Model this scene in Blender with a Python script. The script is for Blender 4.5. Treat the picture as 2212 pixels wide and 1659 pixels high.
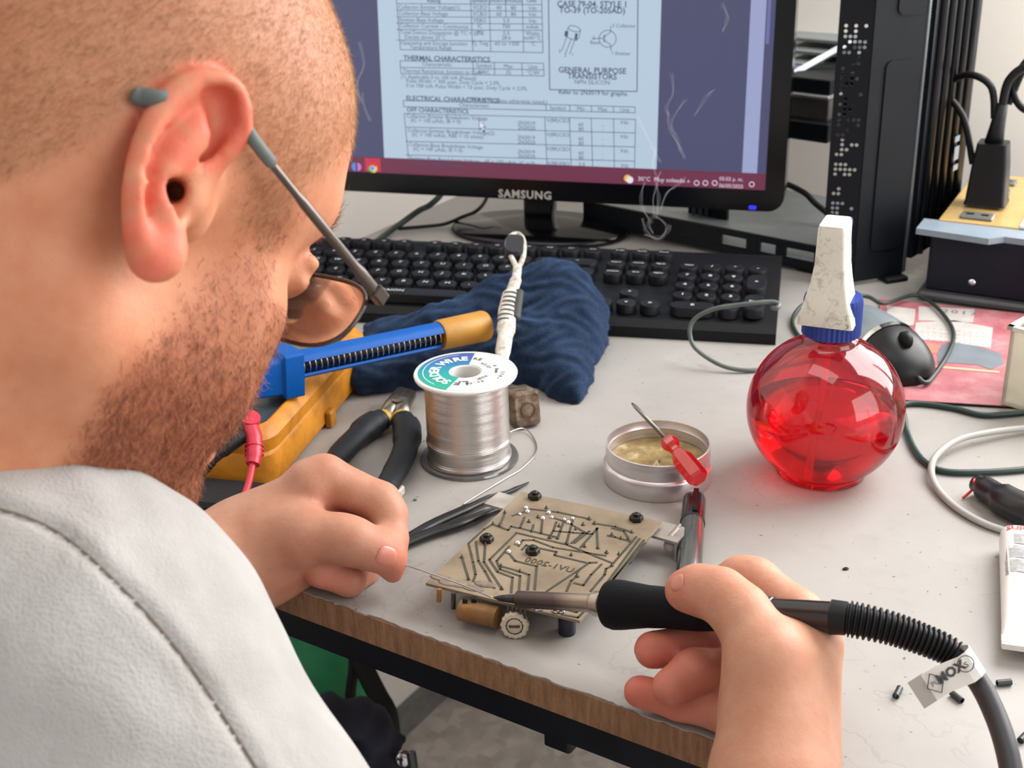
import bpy, bmesh, math, random
import numpy as np
from mathutils import Vector, Matrix

sc = bpy.context.scene
for o in list(bpy.data.objects):
    bpy.data.objects.remove(o)
COL = sc.collection

# ------------------------------------------------------------------ camera
TT = 0.75                       # height of the table top above the floor (m)
PITCH, ROLL, FPX, CAMH = math.radians(24), math.radians(1.75), 2800.0, 385.0
_u0 = np.array([0, math.sin(PITCH), math.cos(PITCH)])
FW = np.array([0, math.cos(PITCH), -math.sin(PITCH)])
RT = math.cos(ROLL) * np.array([1.0, 0, 0]) - math.sin(ROLL) * _u0
UP = math.sin(ROLL) * np.array([1.0, 0, 0]) + math.cos(ROLL) * _u0
CAM = np.array([0, 0, CAMH])


def ray(px, py):
    return FW + (px - 1106.0) / FPX * RT - (py - 829.5) / FPX * UP


def C(px, py, Z):
    """measured point: picture position and distance (mm) -> mm, table top = 0"""
    return CAM + Z * ray(px, py)


def G(px, py, h=0.0):
    """measured point at height h (mm) above the table top"""
    d = ray(px, py)
    return CAM + d * ((h - CAMH) / d[2])


def W(p):
    """mm above the table -> metres in the room"""
    return Vector((p[0] / 1000.0, p[1] / 1000.0, p[2] / 1000.0 + TT))


cam_data = bpy.data.cameras.new('camera')
cam = bpy.data.objects.new('camera', cam_data)
COL.objects.link(cam)
cam.matrix_world = Matrix(((RT[0], UP[0], -FW[0], 0), (RT[1], UP[1], -FW[1], 0), (RT[2], UP[2], -FW[2], TT + CAMH / 1000), (0, 0, 0, 1)))
cam_data.sensor_width = 36.0
cam_data.lens = FPX / 2212.0 * 36.0
cam_data.clip_start = 0.01
cam_data.dof.use_dof = True
cam_data.dof.focus_distance = 0.66
cam_data.dof.aperture_fstop = 18.0
sc.camera = cam

# ------------------------------------------------------------------ light
world = bpy.data.worlds.new('world')
sc.world = world
world.use_nodes = True
bg = world.node_tree.nodes['Background']
bg.inputs[0].default_value = (1.0, 0.98, 0.96, 1)
bg.inputs[1].default_value = 0.44


POWER_A, POWER_B, POWER_C = 19, 16, 4


def area_light(name, loc, target, sx, sy, power, color):
    d = bpy.data.lights.new(name, 'AREA')
    d.shape = 'RECTANGLE'
    d.size, d.size_y, d.energy, d.color = sx, sy, power, color
    o = bpy.data.objects.new(name, d)
    COL.objects.link(o)
    o.location = loc
    o.rotation_euler = (Vector(target) - Vector(loc)).to_track_quat('-Z', 'Y').to_euler()
    return o


# the room lies turned against the camera: TX along the table edge, TY towards the back wall
TX, TY, UZ = np.array([.838, -.545, 0]), np.array([.545, .838, 0]), np.array([0, 0, 1.0])
TX, TY = TX / np.linalg.norm(TX), TY / np.linalg.norm(TY)
T0 = float(np.array([-120, 599, 0]) @ TY)
T1, TW = T0 + 800.0, T0 + 880.0
S0, S1, SL, SR = -792.0, 760.0, -905.0, 1900.0


def st(s, t, h=0.0):
    return TX * s + TY * t + UZ * h


# daylight through the back wall window right of the table; added right-hand fill; ceiling lamp
area_light('back_window_daylight', W(st(180, TW - 15, 560)), W(st(-100, T0 + 100, 0)), 0.74, 1.0, POWER_A, (1.0, 0.99, 0.975))
area_light('back_wall_fill_light', W(st(SR - 25, 420, 760)), W(st(-400, 900, 300)), 1.5, 1.2, POWER_B, (1.0, 0.985, 0.965))  # unseen source added to brighten the back wall
area_light('ceiling_lamp_light', W(st(-250, 250, 1750)), W(st(-150, 700, 0)), 1.2, 0.5, POWER_C, (1.0, 0.95, 0.88))

sc.cycles.max_bounces = 9
sc.cycles.diffuse_bounces = 3
sc.cycles.glossy_bounces = 3
sc.cycles.transmission_bounces = 8
sc.cycles.transparent_max_bounces = 12
vs = sc.view_settings
vs.view_transform = 'Standard'
vs.look = 'None'
vs.gamma = 1.0
vs.use_curve_mapping = False
vs.exposure = 0.5


# ------------------------------------------------------------------ helpers
def s2l(c):
    c = c / 255.0
    return c / 12.92 if c <= 0.04045 else ((c + 0.055) / 1.055) ** 2.4


def rgb(r, g, b):
    return (s2l(r), s2l(g), s2l(b), 1.0)


class NT:
    """tiny node helper"""
    def __init__(self, name):
        self.m = bpy.data.materials.new(name)
        self.m.use_nodes = True
        self.t = self.m.node_tree
        self.b = self.t.nodes['Principled BSDF']
        self.out = self.t.nodes['Material Output']

    def n(self, typ, **kw):
        nd = self.t.nodes.new(typ)
        for k, v in kw.items():
            if k.startswith('i_'):
                nd.inputs[k[2:].replace('_', ' ')].default_value = v
            elif k[0] == 'x' and k[1:].isdigit():
                nd.inputs[int(k[1:])].default_value = v
            else:
                setattr(nd, k, v)
        return nd

    def l(self, a, b):
        self.t.links.new(a, b)

    def noise(self, scale, detail=3.0, rough=0.55, coord=None, dist=0.0):
        nd = self.n('ShaderNodeTexNoise')
        nd.inputs['Scale'].default_value = scale
        nd.inputs['Detail'].default_value = detail
        nd.inputs['Roughness'].default_value = rough
        nd.inputs['Distortion'].default_value = dist
        self.l(coord or self.obj(), nd.inputs['Vector'])
        return nd

    def obj(self):
        if not hasattr(self, '_tc'):
            self._tc = self.n('ShaderNodeTexCoord')
        return self._tc.outputs['Object']

    def ramp(self, fac, stops):
        nd = self.n('ShaderNodeValToRGB')
        el = nd.color_ramp.elements
        while len(el) < len(stops):
            el.new(0.5)
        for e, (pos, c) in zip(el, stops):
            e.position = pos
            e.color = c
        self.l(fac, nd.inputs[0])
        return nd.outputs[0]

    def mix(self, fac, a, b, mode='MIX'):
        nd = self.n('ShaderNodeMix', data_type='RGBA', blend_type=mode)
        for sock, v in ((nd.inputs[0], fac), (nd.inputs[6], a), (nd.inputs[7], b)):
            if hasattr(v, 'links'):
                self.l(v, sock)
            else:
                sock.default_value = v
        return nd.outputs[2]

    def math(self, op, a, b=0.0, clamp=False):
        nd = self.n('ShaderNodeMath', operation=op, use_clamp=clamp)
        for sock, v in ((nd.inputs[0], a), (nd.inputs[1], b)):
            if hasattr(v, 'links'):
                self.l(v, sock)
            else:
                sock.default_value = v
        return nd.outputs[0]

    def bump(self, h, strength=0.3, dist=0.001):
        nd = self.n('ShaderNodeBump')
        nd.inputs['Strength'].default_value = strength
        nd.inputs['Distance'].default_value = dist
        self.l(h, nd.inputs['Height'])
        self.l(nd.outputs[0], self.b.inputs['Normal'])

    def set(self, **kw):
        for k, v in kw.items():
            self.b.inputs[k.replace('_', ' ')].default_value = v
        return self


MATS = {}


def mat(name, col, rough=0.5, metal=0.0, spec=0.5, emit=None, estr=0.0, mottle=0.0, mscale=60.0, bump=0.0, bscale=400.0, coat=0.0):
    """plain procedural material with slight mottling and fine relief"""
    if name in MATS:
        return MATS[name]
    k = NT(name)
    k.set(Roughness=rough, Metallic=metal, Specular_IOR_Level=spec, Coat_Weight=coat)
    k.b.inputs['Base Color'].default_value = col
    if mottle:
        nz = k.noise(mscale, 4.0)
        d = tuple(c * (1 - mottle) for c in col[:3]) + (1,)
        e = tuple(min(1.0, c * (1 + mottle * 0.7)) for c in col[:3]) + (1,)
        k.l(k.ramp(nz.outputs[0], [(0.3, d), (0.7, e)]), k.b.inputs['Base Color'])
    if bump:
        k.bump(k.noise(bscale, 3.0).outputs[0], bump, 0.0006)
    if emit:
        k.b.inputs['Emission Color'].default_value = emit
        k.b.inputs['Emission Strength'].default_value = estr
    MATS[name] = k.m
    return k.m


def mesh_obj(name, verts, faces, m, parent=None, smooth=True, scale=True):
    """verts in mm above the table -> one mesh object"""
    me = bpy.data.meshes.new(name)
    v = np.asarray(verts, dtype=np.float64)
    if scale:
        v = v / 1000.0
        v[:, 2] += TT
    if isinstance(faces, np.ndarray):
        nf, k = faces.shape
        me.vertices.add(len(v))
        me.vertices.foreach_set('co', v.astype(np.float32).ravel())
        me.loops.add(nf * k)
        me.loops.foreach_set('vertex_index', faces.astype(np.int32).ravel())
        me.polygons.add(nf)
        me.polygons.foreach_set('loop_start', np.arange(0, nf * k, k, dtype=np.int32))
        me.update(calc_edges=True)
        me.validate()
    else:
        me.from_pydata([tuple(q) for q in v], [], faces)
        me.update()
    o = bpy.data.objects.new(name, me)
    COL.objects.link(o)
    if m is not None:
        me.materials.append(m)
    if smooth:
        me.polygons.foreach_set('use_smooth', [True] * len(me.polygons))
    if parent is not None:
        adopt(o, parent)
    return o


def adopt(o, parent):
    o.parent = parent
    o.matrix_parent_inverse = MW(parent).inverted()


def MW(o):
    """world matrix without waiting for the depsgraph"""
    if o.parent is None:
        return o.matrix_basis.copy()
    return MW(o.parent) @ o.matrix_parent_inverse @ o.matrix_basis


def tag(o, label, cat, group=None, kind=None):
    o['label'] = label
    o['category'] = cat
    if group:
        o['group'] = group
    if kind:
        o['kind'] = kind
    return o


def empty(name, p, label=None, cat=None, group=None):
    o = bpy.data.objects.new(name, None)
    COL.objects.link(o)
    o.location = W(p)
    o.empty_display_size = 0.02
    if label:
        tag(o, label, cat, group)
    return o


def structure(o):
    o['kind'] = 'structure'
    return o


class MB:
    """collects shapes (mm above the table) into one mesh"""
    def __init__(self, M=None):
        self.v, self.f = [], []
        self.M = M

    def add(self, vs_, fs):
        b = len(self.v)
        for q in vs_:
            q = np.asarray(q, float)
            if self.M is not None:
                q = self.M[:3, :3] @ q + self.M[:3, 3]
            self.v.append(q)
        self.f += [tuple(b + i for i in f) for f in fs]
        return self

    def box(self, c, s, ax=None, bev=0.0):
        c = np.asarray(c, float)
        hx, hy, hz = s[0] / 2, s[1] / 2, s[2] / 2
        A = np.eye(3) if ax is None else np.asarray(ax, float)
        if bev <= 0:
            vs_ = [(x, y, z) for z in (-hz, hz) for y in (-hy, hy) for x in (-hx, hx)]
            fs = [(0, 2, 3, 1), (4, 5, 7, 6), (0, 1, 5, 4), (2, 6, 7, 3), (0, 4, 6, 2), (1, 3, 7, 5)]
            return self.add([c + A.T @ np.array(q) if ax is not None else c + np.array(q) for q in vs_], fs)
        bev = min(bev, hx * .99, hy * .99, hz * .99)
        # rounded in plan, chamfered at top and bottom
        ring = []
        for (sx, sy, a0) in ((1, 1, 0), (-1, 1, 90), (-1, -1, 180), (1, -1, 270)):
            for k in range(4):
                a = math.radians(a0 + k * 30)
                ring.append((sx * (hx - bev), sy * (hy - bev), math.cos(a), math.sin(a)))
        vs_ = []
        for (z, kk) in ((-hz, .35), (-hz + bev * .65, 1.0), (hz - bev * .65, 1.0), (hz, .35)):
            for (x, y, ca, sa) in ring:
                vs_.append((x + bev * kk * ca, y + bev * kk * sa, z))
        n = len(ring)
        fs = [tuple(range(n - 1, -1, -1)), tuple(range(3 * n, 4 * n))]
        for j in range(3):
            for i in range(n):
                fs.append((j * n + i, j * n + (i + 1) % n, (j + 1) * n + (i + 1) % n, (j + 1) * n + i))
        return self.add([c + A.T @ np.array(q) for q in vs_], fs)

    def tube(self, pts, r, n=10, caps=True, flat=None, closed=False):
        """swept circle; r number or list; flat = (direction, factor) squashes the section"""
        P = [np.asarray(q, float) for q in pts]
        m = len(P)
        rr = [r] * m if np.isscalar(r) else list(r)
        vs_, fs = [], []
        prev = None
        for i in range(m):
            if closed:
                t = P[(i + 1) % m] - P[i - 1]
            else:
                t = P[min(i + 1, m - 1)] - P[max(i - 1, 0)]
            t = t / (np.linalg.norm(t) + 1e-9)
            if prev is None:
                a = np.array([0, 0, 1.0]) if abs(t[2]) < .9 else np.array([1.0, 0, 0])
            else:
                a = prev
            a = a - t * (a @ t)
            a /= np.linalg.norm(a)
            prev = a
            b = np.cross(t, a)
            for j in range(n):
                th = 2 * math.pi * j / n
                off = rr[i] * (math.cos(th) * a + math.sin(th) * b)
                if flat is not None:
                    d = np.asarray(flat[0], float)
                    off = off - d * (off @ d) * (1 - flat[1])
                vs_.append(P[i] + off)
        for i in range(m if closed else m - 1):
            for j in range(n):
                i2 = (i + 1) % m
                fs.append((i * n + j, i * n + (j + 1) % n, i2 * n + (j + 1) % n, i2 * n + j))
        if caps and not closed:
            fs.append(tuple(range(n - 1, -1, -1)))
            fs.append(tuple((m - 1) * n + j for j in range(n)))
        return self.add(vs_, fs)

    def lathe(self, c, prof, n=32, ax=None, cap0=True, cap1=True, rfun=None):
        """profile [(radius, height)] turned about the z axis of frame ax at c"""
        c = np.asarray(c, float)
        A = np.eye(3) if ax is None else np.asarray(ax, float)   # rows: x, y, z axes
        vs_, fs = [], []
        for (r, z) in prof:
            for j in range(n):
                th = 2 * math.pi * j / n
                q = r * (rfun(th) if rfun else 1.0)
                vs_.append(c + A[0] * q * math.cos(th) + A[1] * q * math.sin(th) + A[2] * z)
        m = len(prof)
        for i in range(m - 1):
            for j in range(n):
                fs.append((i * n + j, i * n + (j + 1) % n, (i + 1) * n + (j + 1) % n, (i + 1) * n + j))
        if cap0:
            fs.append(tuple(range(n - 1, -1, -1)))
        if cap1:
            fs.append(tuple((m - 1) * n + j for j in range(n)))
        return self.add(vs_, fs)

    def prism(self, poly, o, ex, ey, ez, h0, h1):
        """polygon in the frame (ex, ey) at o, swept from h0 to h1 along ez"""
        o, ex, ey, ez = (np.asarray(q, float) for q in (o, ex, ey, ez))
        n = len(poly)
        vs_ = [o + ex * x + ey * y + ez * h0 for x, y in poly] + [o + ex * x + ey * y + ez * h1 for x, y in poly]
        fs = [tuple(range(n - 1, -1, -1)), tuple(range(n, 2 * n))]
        fs += [(i, (i + 1) % n, n + (i + 1) % n, n + i) for i in range(n)]
        return self.add(vs_, fs)

    def build(self, name, m, parent=None, smooth=False, angle=None):
        o = mesh_obj(name, self.v, self.f, m, parent, smooth or angle is not None)
        if angle is not None:
            sharp_by_angle(o.data, angle)
        return o


def sharp_by_angle(me, deg=35):
    bm = bmesh.new()
    bm.from_mesh(me)
    bmesh.ops.recalc_face_normals(bm, faces=bm.faces)
    lim = math.radians(deg)
    for e in bm.edges:
        if len(e.link_faces) != 2 or e.calc_face_angle(0) > lim:
            e.smooth = False
    bm.to_mesh(me)
    bm.free()


def unit(v):
    v = np.asarray(v, float)
    return v / np.linalg.norm(v)


def frame(z, xhint=(1, 0, 0)):
    """rows x, y, z of a right handed frame with z along the given direction"""
    z = unit(z)
    x = np.asarray(xhint, float)
    x = unit(x - z * (x @ z))
    return np.array([x, np.cross(z, x), z])


def spline(pts, n=8, closed=False):
    """Catmull-Rom through the points"""
    P = [np.asarray(q, float) for q in pts]
    m = len(P)
    out = []
    for i in range(m if closed else m - 1):
        g = (lambda k: P[k % m]) if closed else (lambda k: P[min(max(k, 0), m - 1)])
        p0, p1, p2, p3 = g(i - 1), g(i), g(i + 1), g(i + 2)
        for k in range(n):
            t = k / n
            out.append(.5 * (2 * p1 + (p2 - p0) * t + (2 * p0 - 5 * p1 + 4 * p2 - p3) * t * t + (3 * p1 - p0 - 3 * p2 + p3) * t ** 3))
    if not closed:
        out.append(P[-1])
    return out


_fonts = {}


def text_polys(s, size=1.0, align='LEFT', spacing=1.0, bold=0.0):
    """outline mesh of a line of lettering: (verts Nx2, faces)"""
    key = (s, align, spacing, bold)
    if key not in _fonts:
        cu = bpy.data.curves.new('lettering', 'FONT')
        cu.body = s
        cu.align_x = align
        cu.align_y = 'CENTER'
        cu.resolution_u = 2
        cu.space_character = spacing
        cu.offset = bold
        o = bpy.data.objects.new('lettering', cu)
        COL.objects.link(o)
        bpy.context.view_layer.update()
        me = o.evaluated_get(bpy.context.evaluated_depsgraph_get()).to_mesh()
        v = np.array([q.co[:2] for q in me.vertices]).reshape(-1, 2)
        f = [tuple(q.vertices) for q in me.polygons]
        bpy.data.objects.remove(o)
        bpy.data.curves.remove(cu)
        _fonts[key] = (v, f)
    v, f = _fonts[key]
    return v * size, f


def text(mb, s, o, ex, ey, size, align='LEFT', spacing=1.0, lift=0.0, bold=0.0, fun=None):
    """lettering lying in the plane (ex, ey) at o, or bent by fun(x, y)"""
    v, f = text_polys(s, size, align, spacing, bold)
    if not len(v):
        return
    o, ex, ey = (np.asarray(q, float) for q in (o, ex, ey))
    nz = np.cross(ex, ey)
    if fun:
        mb.add([fun(x, y) for x, y in v], f)
    else:
        mb.add([o + ex * x + ey * y + nz * lift for x, y in v], f)


# ------------------------------------------------------------------ organic shapes: smooth distance fields and surface nets
def cap_sd(P, a, b, ra, rb, flat=None):
    d = P - a
    ab = b - a
    t = np.clip((d @ ab) / max(float(ab @ ab), 1e-9), 0, 1)
    q = d - t[:, None] * ab
    if flat is not None:
        n, s = flat
        w = q @ n
        q = q + np.outer(w * (1 / s - 1), n)
    return np.sqrt(np.einsum('ij,ij->i', q, q)) - (ra + (rb - ra) * t)


def ell_sd(P, c, A, r):
    q = (P - c) @ A.T
    k0 = np.sqrt((((q / r) ** 2).sum(1))) + 1e-6
    k1 = np.sqrt((((q / (r * r)) ** 2).sum(1))) + 1e-6
    return k0 * (k0 - 1) / k1


class Sdf:
    def __init__(self):
        self.groups = []

    def group(self, k_in, k_out, op='+'):
        self.g = dict(k=k_in, ko=k_out, op=op, p=[])
        self.groups.append(self.g)
        return self

    def cap(self, a, b, ra, rb=None, flat=None):
        rb = ra if rb is None else rb
        a, b = np.asarray(a, np.float32), np.asarray(b, np.float32)
        c = (a + b) / 2
        R = float(np.linalg.norm(a - b) / 2 + max(ra, rb))
        if flat is not None:
            flat = (np.asarray(flat[0], np.float32), flat[1])
        self.g['p'].append((c, R, lambda P: cap_sd(P, a, b, ra, rb, flat)))
        return self

    def chain(self, pts, flat=None):
        """pts: list of (point, radius)"""
        for (a, ra), (b, rb) in zip(pts[:-1], pts[1:]):
            self.cap(a, b, ra, rb, flat)
        return self

    def ell(self, c, r, A=None):
        c = np.asarray(c, np.float32)
        r = np.asarray(r, np.float32)
        A = np.eye(3, dtype=np.float32) if A is None else np.asarray(A, np.float32)
        self.g['p'].append((c, float(r.max()), lambda P: ell_sd(P, c, A, r)))
        return self

    def bounds(self):
        lo = np.min([c - R for g in self.groups if g['op'] == '+' for c, R, f in g['p']], 0)
        hi = np.max([c + R for g in self.groups if g['op'] == '+' for c, R, f in g['p']], 0)
        return lo - 6, hi + 6

    def eval(self, P, bc=None, br=0.0):
        d = np.full(len(P), 60.0, np.float32)
        for g in self.groups:
            dg = None
            for c, R, f in g['p']:
                if bc is not None and np.linalg.norm(c - bc) > R + br + g['k'] + g['ko'] + 12:
                    continue
                v = f(P)
                if dg is None:
                    dg = v
                else:
                    k = g['k']
                    h = np.maximum(k - np.abs(dg - v), 0) / k
                    dg = np.minimum(dg, v) - h * h * k * .25
            if dg is None:
                continue
            k = g['ko']
            if g['op'] == '+':
                h = np.maximum(k - np.abs(d - dg), 0) / k
                d = np.minimum(d, dg) - h * h * k * .25
            else:
                h = np.maximum(k - np.abs(-dg - d), 0) / k
                d = np.maximum(d, -dg) + h * h * k * .25
        return d

    def mesh(self, vox, n=18, disp=None, clip=None):
        lo, hi = self.bounds()
        if clip is not None:
            lo, hi = np.maximum(lo, clip[0]), np.minimum(hi, clip[1])
        bs = vox * n
        nb = np.ceil((hi - lo) / bs).astype(int)
        ii = np.stack(np.meshgrid(*[np.arange(q) for q in nb], indexing='ij'), -1).reshape(-1, 3)
        cen = (lo + (ii + .5) * bs).astype(np.float32)
        d = self.eval(cen)
        br = bs * .8661
        act = ii[np.abs(d) < br * 1.7 + 6]
        N = nb * n + 1
        key = lambda I, J, K: (I.astype(np.int64) * N[1] + J) * N[2] + K
        g = np.arange(n + 1)
        gx, gy, gz = np.meshgrid(g, g, g, indexing='ij')
        loc = np.stack([gx, gy, gz], -1).reshape(-1, 3)
        corners = [(a, b, c) for a in (0, 1) for b in (0, 1) for c in (0, 1)]
        edges = [(i, j) for i in range(8) for j in range(i + 1, 8) if sum(abs(np.array(corners[i]) - np.array(corners[j]))) == 1]
        VK, VP, EK = [], [], []
        for b in act:
            base = b * n
            P = (lo + (base + loc) * vox).astype(np.float32)
            bc = (lo + (b + .5) * bs)
            S = self.eval(P, bc, br)
            if disp is not None:
                S = S + disp(P)
            S = S.reshape(n + 1, n + 1, n + 1)
            if S.min() > 0 or S.max() < 0:
                continue
            neg = S < 0
            cs = [neg[a:a + n, bb:bb + n, c:c + n] for a, bb, c in corners]
            cnt = sum(q.astype(np.int8) for q in cs)
            idx = np.argwhere((cnt > 0) & (cnt < 8))
            if len(idx) == 0:
                continue
            val = np.stack([S[idx[:, 0] + a, idx[:, 1] + bb, idx[:, 2] + c] for a, bb, c in corners], 1)
            acc = np.zeros((len(idx), 3))
            num = np.zeros(len(idx))
            for i, j in edges:
                m = (val[:, i] < 0) != (val[:, j] < 0)
                t = np.where(m, val[:, i] / (val[:, i] - val[:, j] + 1e-12), 0)
                pi, pj = np.array(corners[i], float), np.array(corners[j], float)
                acc += (pi + np.outer(t, pj - pi)) * m[:, None]
                num += m
            gi = idx + base
            VK.append(key(gi[:, 0], gi[:, 1], gi[:, 2]))
            VP.append(lo + (gi + acc / num[:, None]) * vox)
            for ax in range(3):
                a = neg[:n, :n, :n]
                sl = [slice(0, n)] * 3
                sl[ax] = slice(1, n + 1)
                bb = neg[tuple(sl)]
                e = np.argwhere(a != bb)
                if len(e):
                    EK.append(np.concatenate([e + base, np.full((len(e), 1), ax), a[e[:, 0], e[:, 1], e[:, 2]][:, None]], 1))
        VK, VP, EK = np.concatenate(VK), np.concatenate(VP), np.concatenate(EK)
        o = np.argsort(VK)
        VK, VP = VK[o], VP[o]
        quads = []
        for ax in range(3):
            e = EK[EK[:, 3] == ax]
            u, v = (ax + 1) % 3, (ax + 2) % 3
            ids = []
            ok = np.ones(len(e), bool)
            for du, dv in ((0, 0), (-1, 0), (-1, -1), (0, -1)):
                q = e[:, :3].copy()
                q[:, u] += du
                q[:, v] += dv
                kk = key(q[:, 0], q[:, 1], q[:, 2])
                p = np.clip(np.searchsorted(VK, kk), 0, len(VK) - 1)
                ok &= VK[p] == kk
                ids.append(p)
            Q = np.stack(ids, 1)
            fl = e[:, 4] == 0
            Q[fl] = Q[fl][:, ::-1]
            quads.append(Q[ok])
        return VP, np.concatenate(quads)


def relax(V, Q, it=2, w=.5):
    """light smoothing of a net of quads"""
    for _ in range(it):
        s = np.zeros_like(V)
        c = np.zeros(len(V))
        for a in range(4):
            b = (a + 1) % 4
            np.add.at(s, Q[:, a], V[Q[:, b]])
            np.add.at(s, Q[:, b], V[Q[:, a]])
            np.add.at(c, Q[:, a], 1)
            np.add.at(c, Q[:, b], 1)
        V = V + w * (s / np.maximum(c, 1)[:, None] - V)
    return V


def vnormals(V, Q):
    n = np.cross(V[Q[:, 2]] - V[Q[:, 0]], V[Q[:, 3]] - V[Q[:, 1]])
    N = np.zeros_like(V)
    for a in range(4):
        np.add.at(N, Q[:, a], n)
    return N / (np.linalg.norm(N, axis=1)[:, None] + 1e-9)


def cc(x, y, z):
    return x * RT + y * UP + z * FW


# head frame: forward, up, right of the head; origin midway between the ears
def _turn(v, k, deg):
    a = math.radians(deg)
    return v * math.cos(a) + np.cross(k, v) * math.sin(a) + k * (k @ v) * (1 - math.cos(a))


HF, HU = cc(.605, -.277, .747), cc(.304, .947, .105)
HF = unit(HF)
HU = unit(HU - HF * (HU @ HF))
HF = _turn(HF, HU, 3.0)
HR = np.cross(HF, HU)
HF, HU = _turn(HF, HR, -5.0), _turn(HU, HR, -5.0)
HO = CAM + cc(-105.3, 61.1, 412.0) - 72 * HR
HA = np.array([HF, HU, HR])


def hd(f, u, r):
    return HO + HF * f + HU * u + HR * r


def to_head(P):
    return (P - HO) @ HA.T


def to_px(P):
    d = P - CAM
    z = d @ FW
    return 1106 + FPX * (d @ RT) / z, 829.5 - FPX * (d @ UP) / z


def E_(px, py, dz=0.0):
    return C(px, py, 405 + .085 * (px - 440) + dz)


VOX = 1.7


def build_person():
    S = Sdf()
    # ---- skull, face and neck
    S.group(14, 10)
    S.ell(hd(-4, 42, 0), (97, 84, 77), HA)
    S.ell(hd(33, 40, 0), (65, 68, 69), HA)
    S.ell(hd(47, -24, 0), (45, 62, 58), HA)
    S.ell(hd(20, -40, 0), (50, 45, 58), HA)
    S.ell(hd(68, -60, 0), (30, 35, 34), HA)
    for s in (-1, 1):
        S.cap(hd(2, -52, 53 * s), hd(74, -88, 18 * s), 16, 16)
        S.ell(hd(55, -46, 38 * s), (29, 33, 22), HA)
        S.cap(hd(88, 26, 12 * s), hd(74, 30, 42 * s), 9, 9)
        S.ell(hd(58, -18, 43 * s), (22, 18, 15), HA)
    S.cap(hd(80, -92, -6), hd(80, -92, 6), 14)
    # neck and upper trunk
    S.group(30, 26)
    S.cap(hd(-28, -10, 0), C(-120, 1120, 478), 60, 66)
    S.cap(hd(10, -50, 0), C(-60, 1180, 500), 46, 50)
    S.cap(C(-120, 1160, 480), C(-330, 1900, 480), 70, 100)
    S.cap(C(-100, 1300, 470), C(60, 1420, 440), 55, 42)
    S.cap(C(-200, 1250, 520), C(-420, 1420, 620), 60, 45)
    # nose, lips, eyes
    S.group(6, 8)
    S.cap(hd(96, 14, 0), hd(112, -26, 0), 6.5, 9)
    S.cap(hd(104, -31, -11), hd(104, -31, 11), 7.5)
    S.group(3, 6)
    S.cap(hd(99, -58, -14), hd(99, -58, 14), 6.5)
    S.cap(hd(97, -69, -12), hd(97, -69, 12), 7)
    for s in (-1, 1):
        S.group(2, 10, '-')
        S.ell(hd(99, 6, 33 * s), (17, 11, 19), HA)
        S.group(2, 3)
        S.ell(hd(81, 6, 32 * s), (13, 13, 13), HA)
        S.group(2, 4)
        S.cap(hd(94, 10, 22 * s), hd(86, 11, 44 * s), 3.0)
        S.cap(hd(92, 0, 22 * s), hd(85, 2, 44 * s), 3.0)
    # ---- right ear
    S.group(10, 6)
    S.ell(E_(390, 415, 20), (12, 17, 11), np.array([RT, UP, FW]))
    rim = [(512, 292, 5), (517, 258, 1), (508, 212, -2), (480, 184, -3), (440, 178, -3), (398, 190, -3), (360, 224, -3), (332, 272, -3),
           (310, 330, -3), (297, 390, -3), (293, 445, -2), (296, 500, -1), (309, 545, 0), (330, 566, 2)]
    rimp = [E_(*q) for q in rim]
    S.group(5, 4)
    for q, p in zip(rim, rimp):
        t = .45
        mid = E_(388 * (1 - t) + q[0] * t, 408 * (1 - t) + q[1] * t, 9)
        S.cap(E_(388, 408, 13), mid, 3.6, 2.6)
        S.cap(mid, p, 2.6, 2.4)
    S.cap(E_(345, 480, 6), E_(335, 545, 3), 5.5, 6)
    S.group(2, 2.5)
    rr = [3.4, 3.7, 3.9, 4.0, 4.0, 3.9, 3.9, 3.9, 3.9, 3.8, 3.7, 3.8, 4.2, 5]
    sp = spline(rimp, 3)
    ri = np.interp(np.linspace(0, 1, len(sp)), np.linspace(0, 1, len(rr)), rr)
    S.chain(list(zip(sp, ri)))
    S.group(6, 5)
    S.ell(E_(338, 556, 2), (7.6, 6.6, 5), np.array([RT, UP, FW]))
    S.ell(E_(350, 530, 4), (7.5, 8, 5), np.array([RT, UP, FW]))
    S.group(4, 3)
    ah = [(458, 238, 5, 3.6), (432, 258, 3, 5.2), (408, 294, 2, 5.8), (378, 334, 1, 5.0), (354, 380, 0, 4.4), (341, 428, 0, 4.0), (347, 464, 1, 4.4)]
    S.chain([(E_(*q[:3]), q[3]) for q in ah])
    S.group(3, 4)                                    # crus of the helix, tragus, antitragus
    S.chain([(E_(512, 285, 5), 3.8), (E_(484, 318, 6), 4.2), (E_(448, 348, 9), 4.4), (E_(410, 360, 13), 4)])
    S.group(4, 8)
    S.cap(E_(414, 392, 8), E_(408, 436, 7), 4.4, 4.6)
    S.group(3, 3)
    S.cap(E_(352, 458, 1), E_(360, 486, 2), 4.2, 4.2)
    S.group(3, 3, '-')                               # hollows
    S.chain([(E_(452, 204, -5), 2.5), (E_(478, 222, -3.5), 4.6), (E_(482, 258, -1), 4.2), (E_(468, 284, 1.5), 3.6)])
    S.group(2, 2, '-')
    S.chain([(E_(468, 300, 4), 2.2), (E_(448, 322, 5), 2.2), (E_(420, 337, 5), 2.4), (E_(390, 343, 6), 1.6)])
    S.group(2, 2, '-')
    S.chain([(E_(362, 272, -4), 1.2), (E_(336, 322, -4), 1.8), (E_(320, 372, -4), 2.0), (E_(313, 430, -3), 1.8), (E_(318, 470, -3), 1.0)])
    S.group(3, 3, '-')
    S.cap(E_(370, 408, -1), E_(372, 412, 8), 3.6, 3.6)
    S.cap(E_(372, 412, 8), E_(384, 414, 24), 3.6, 3)
    S.group(2.5, 3, '-')
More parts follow.
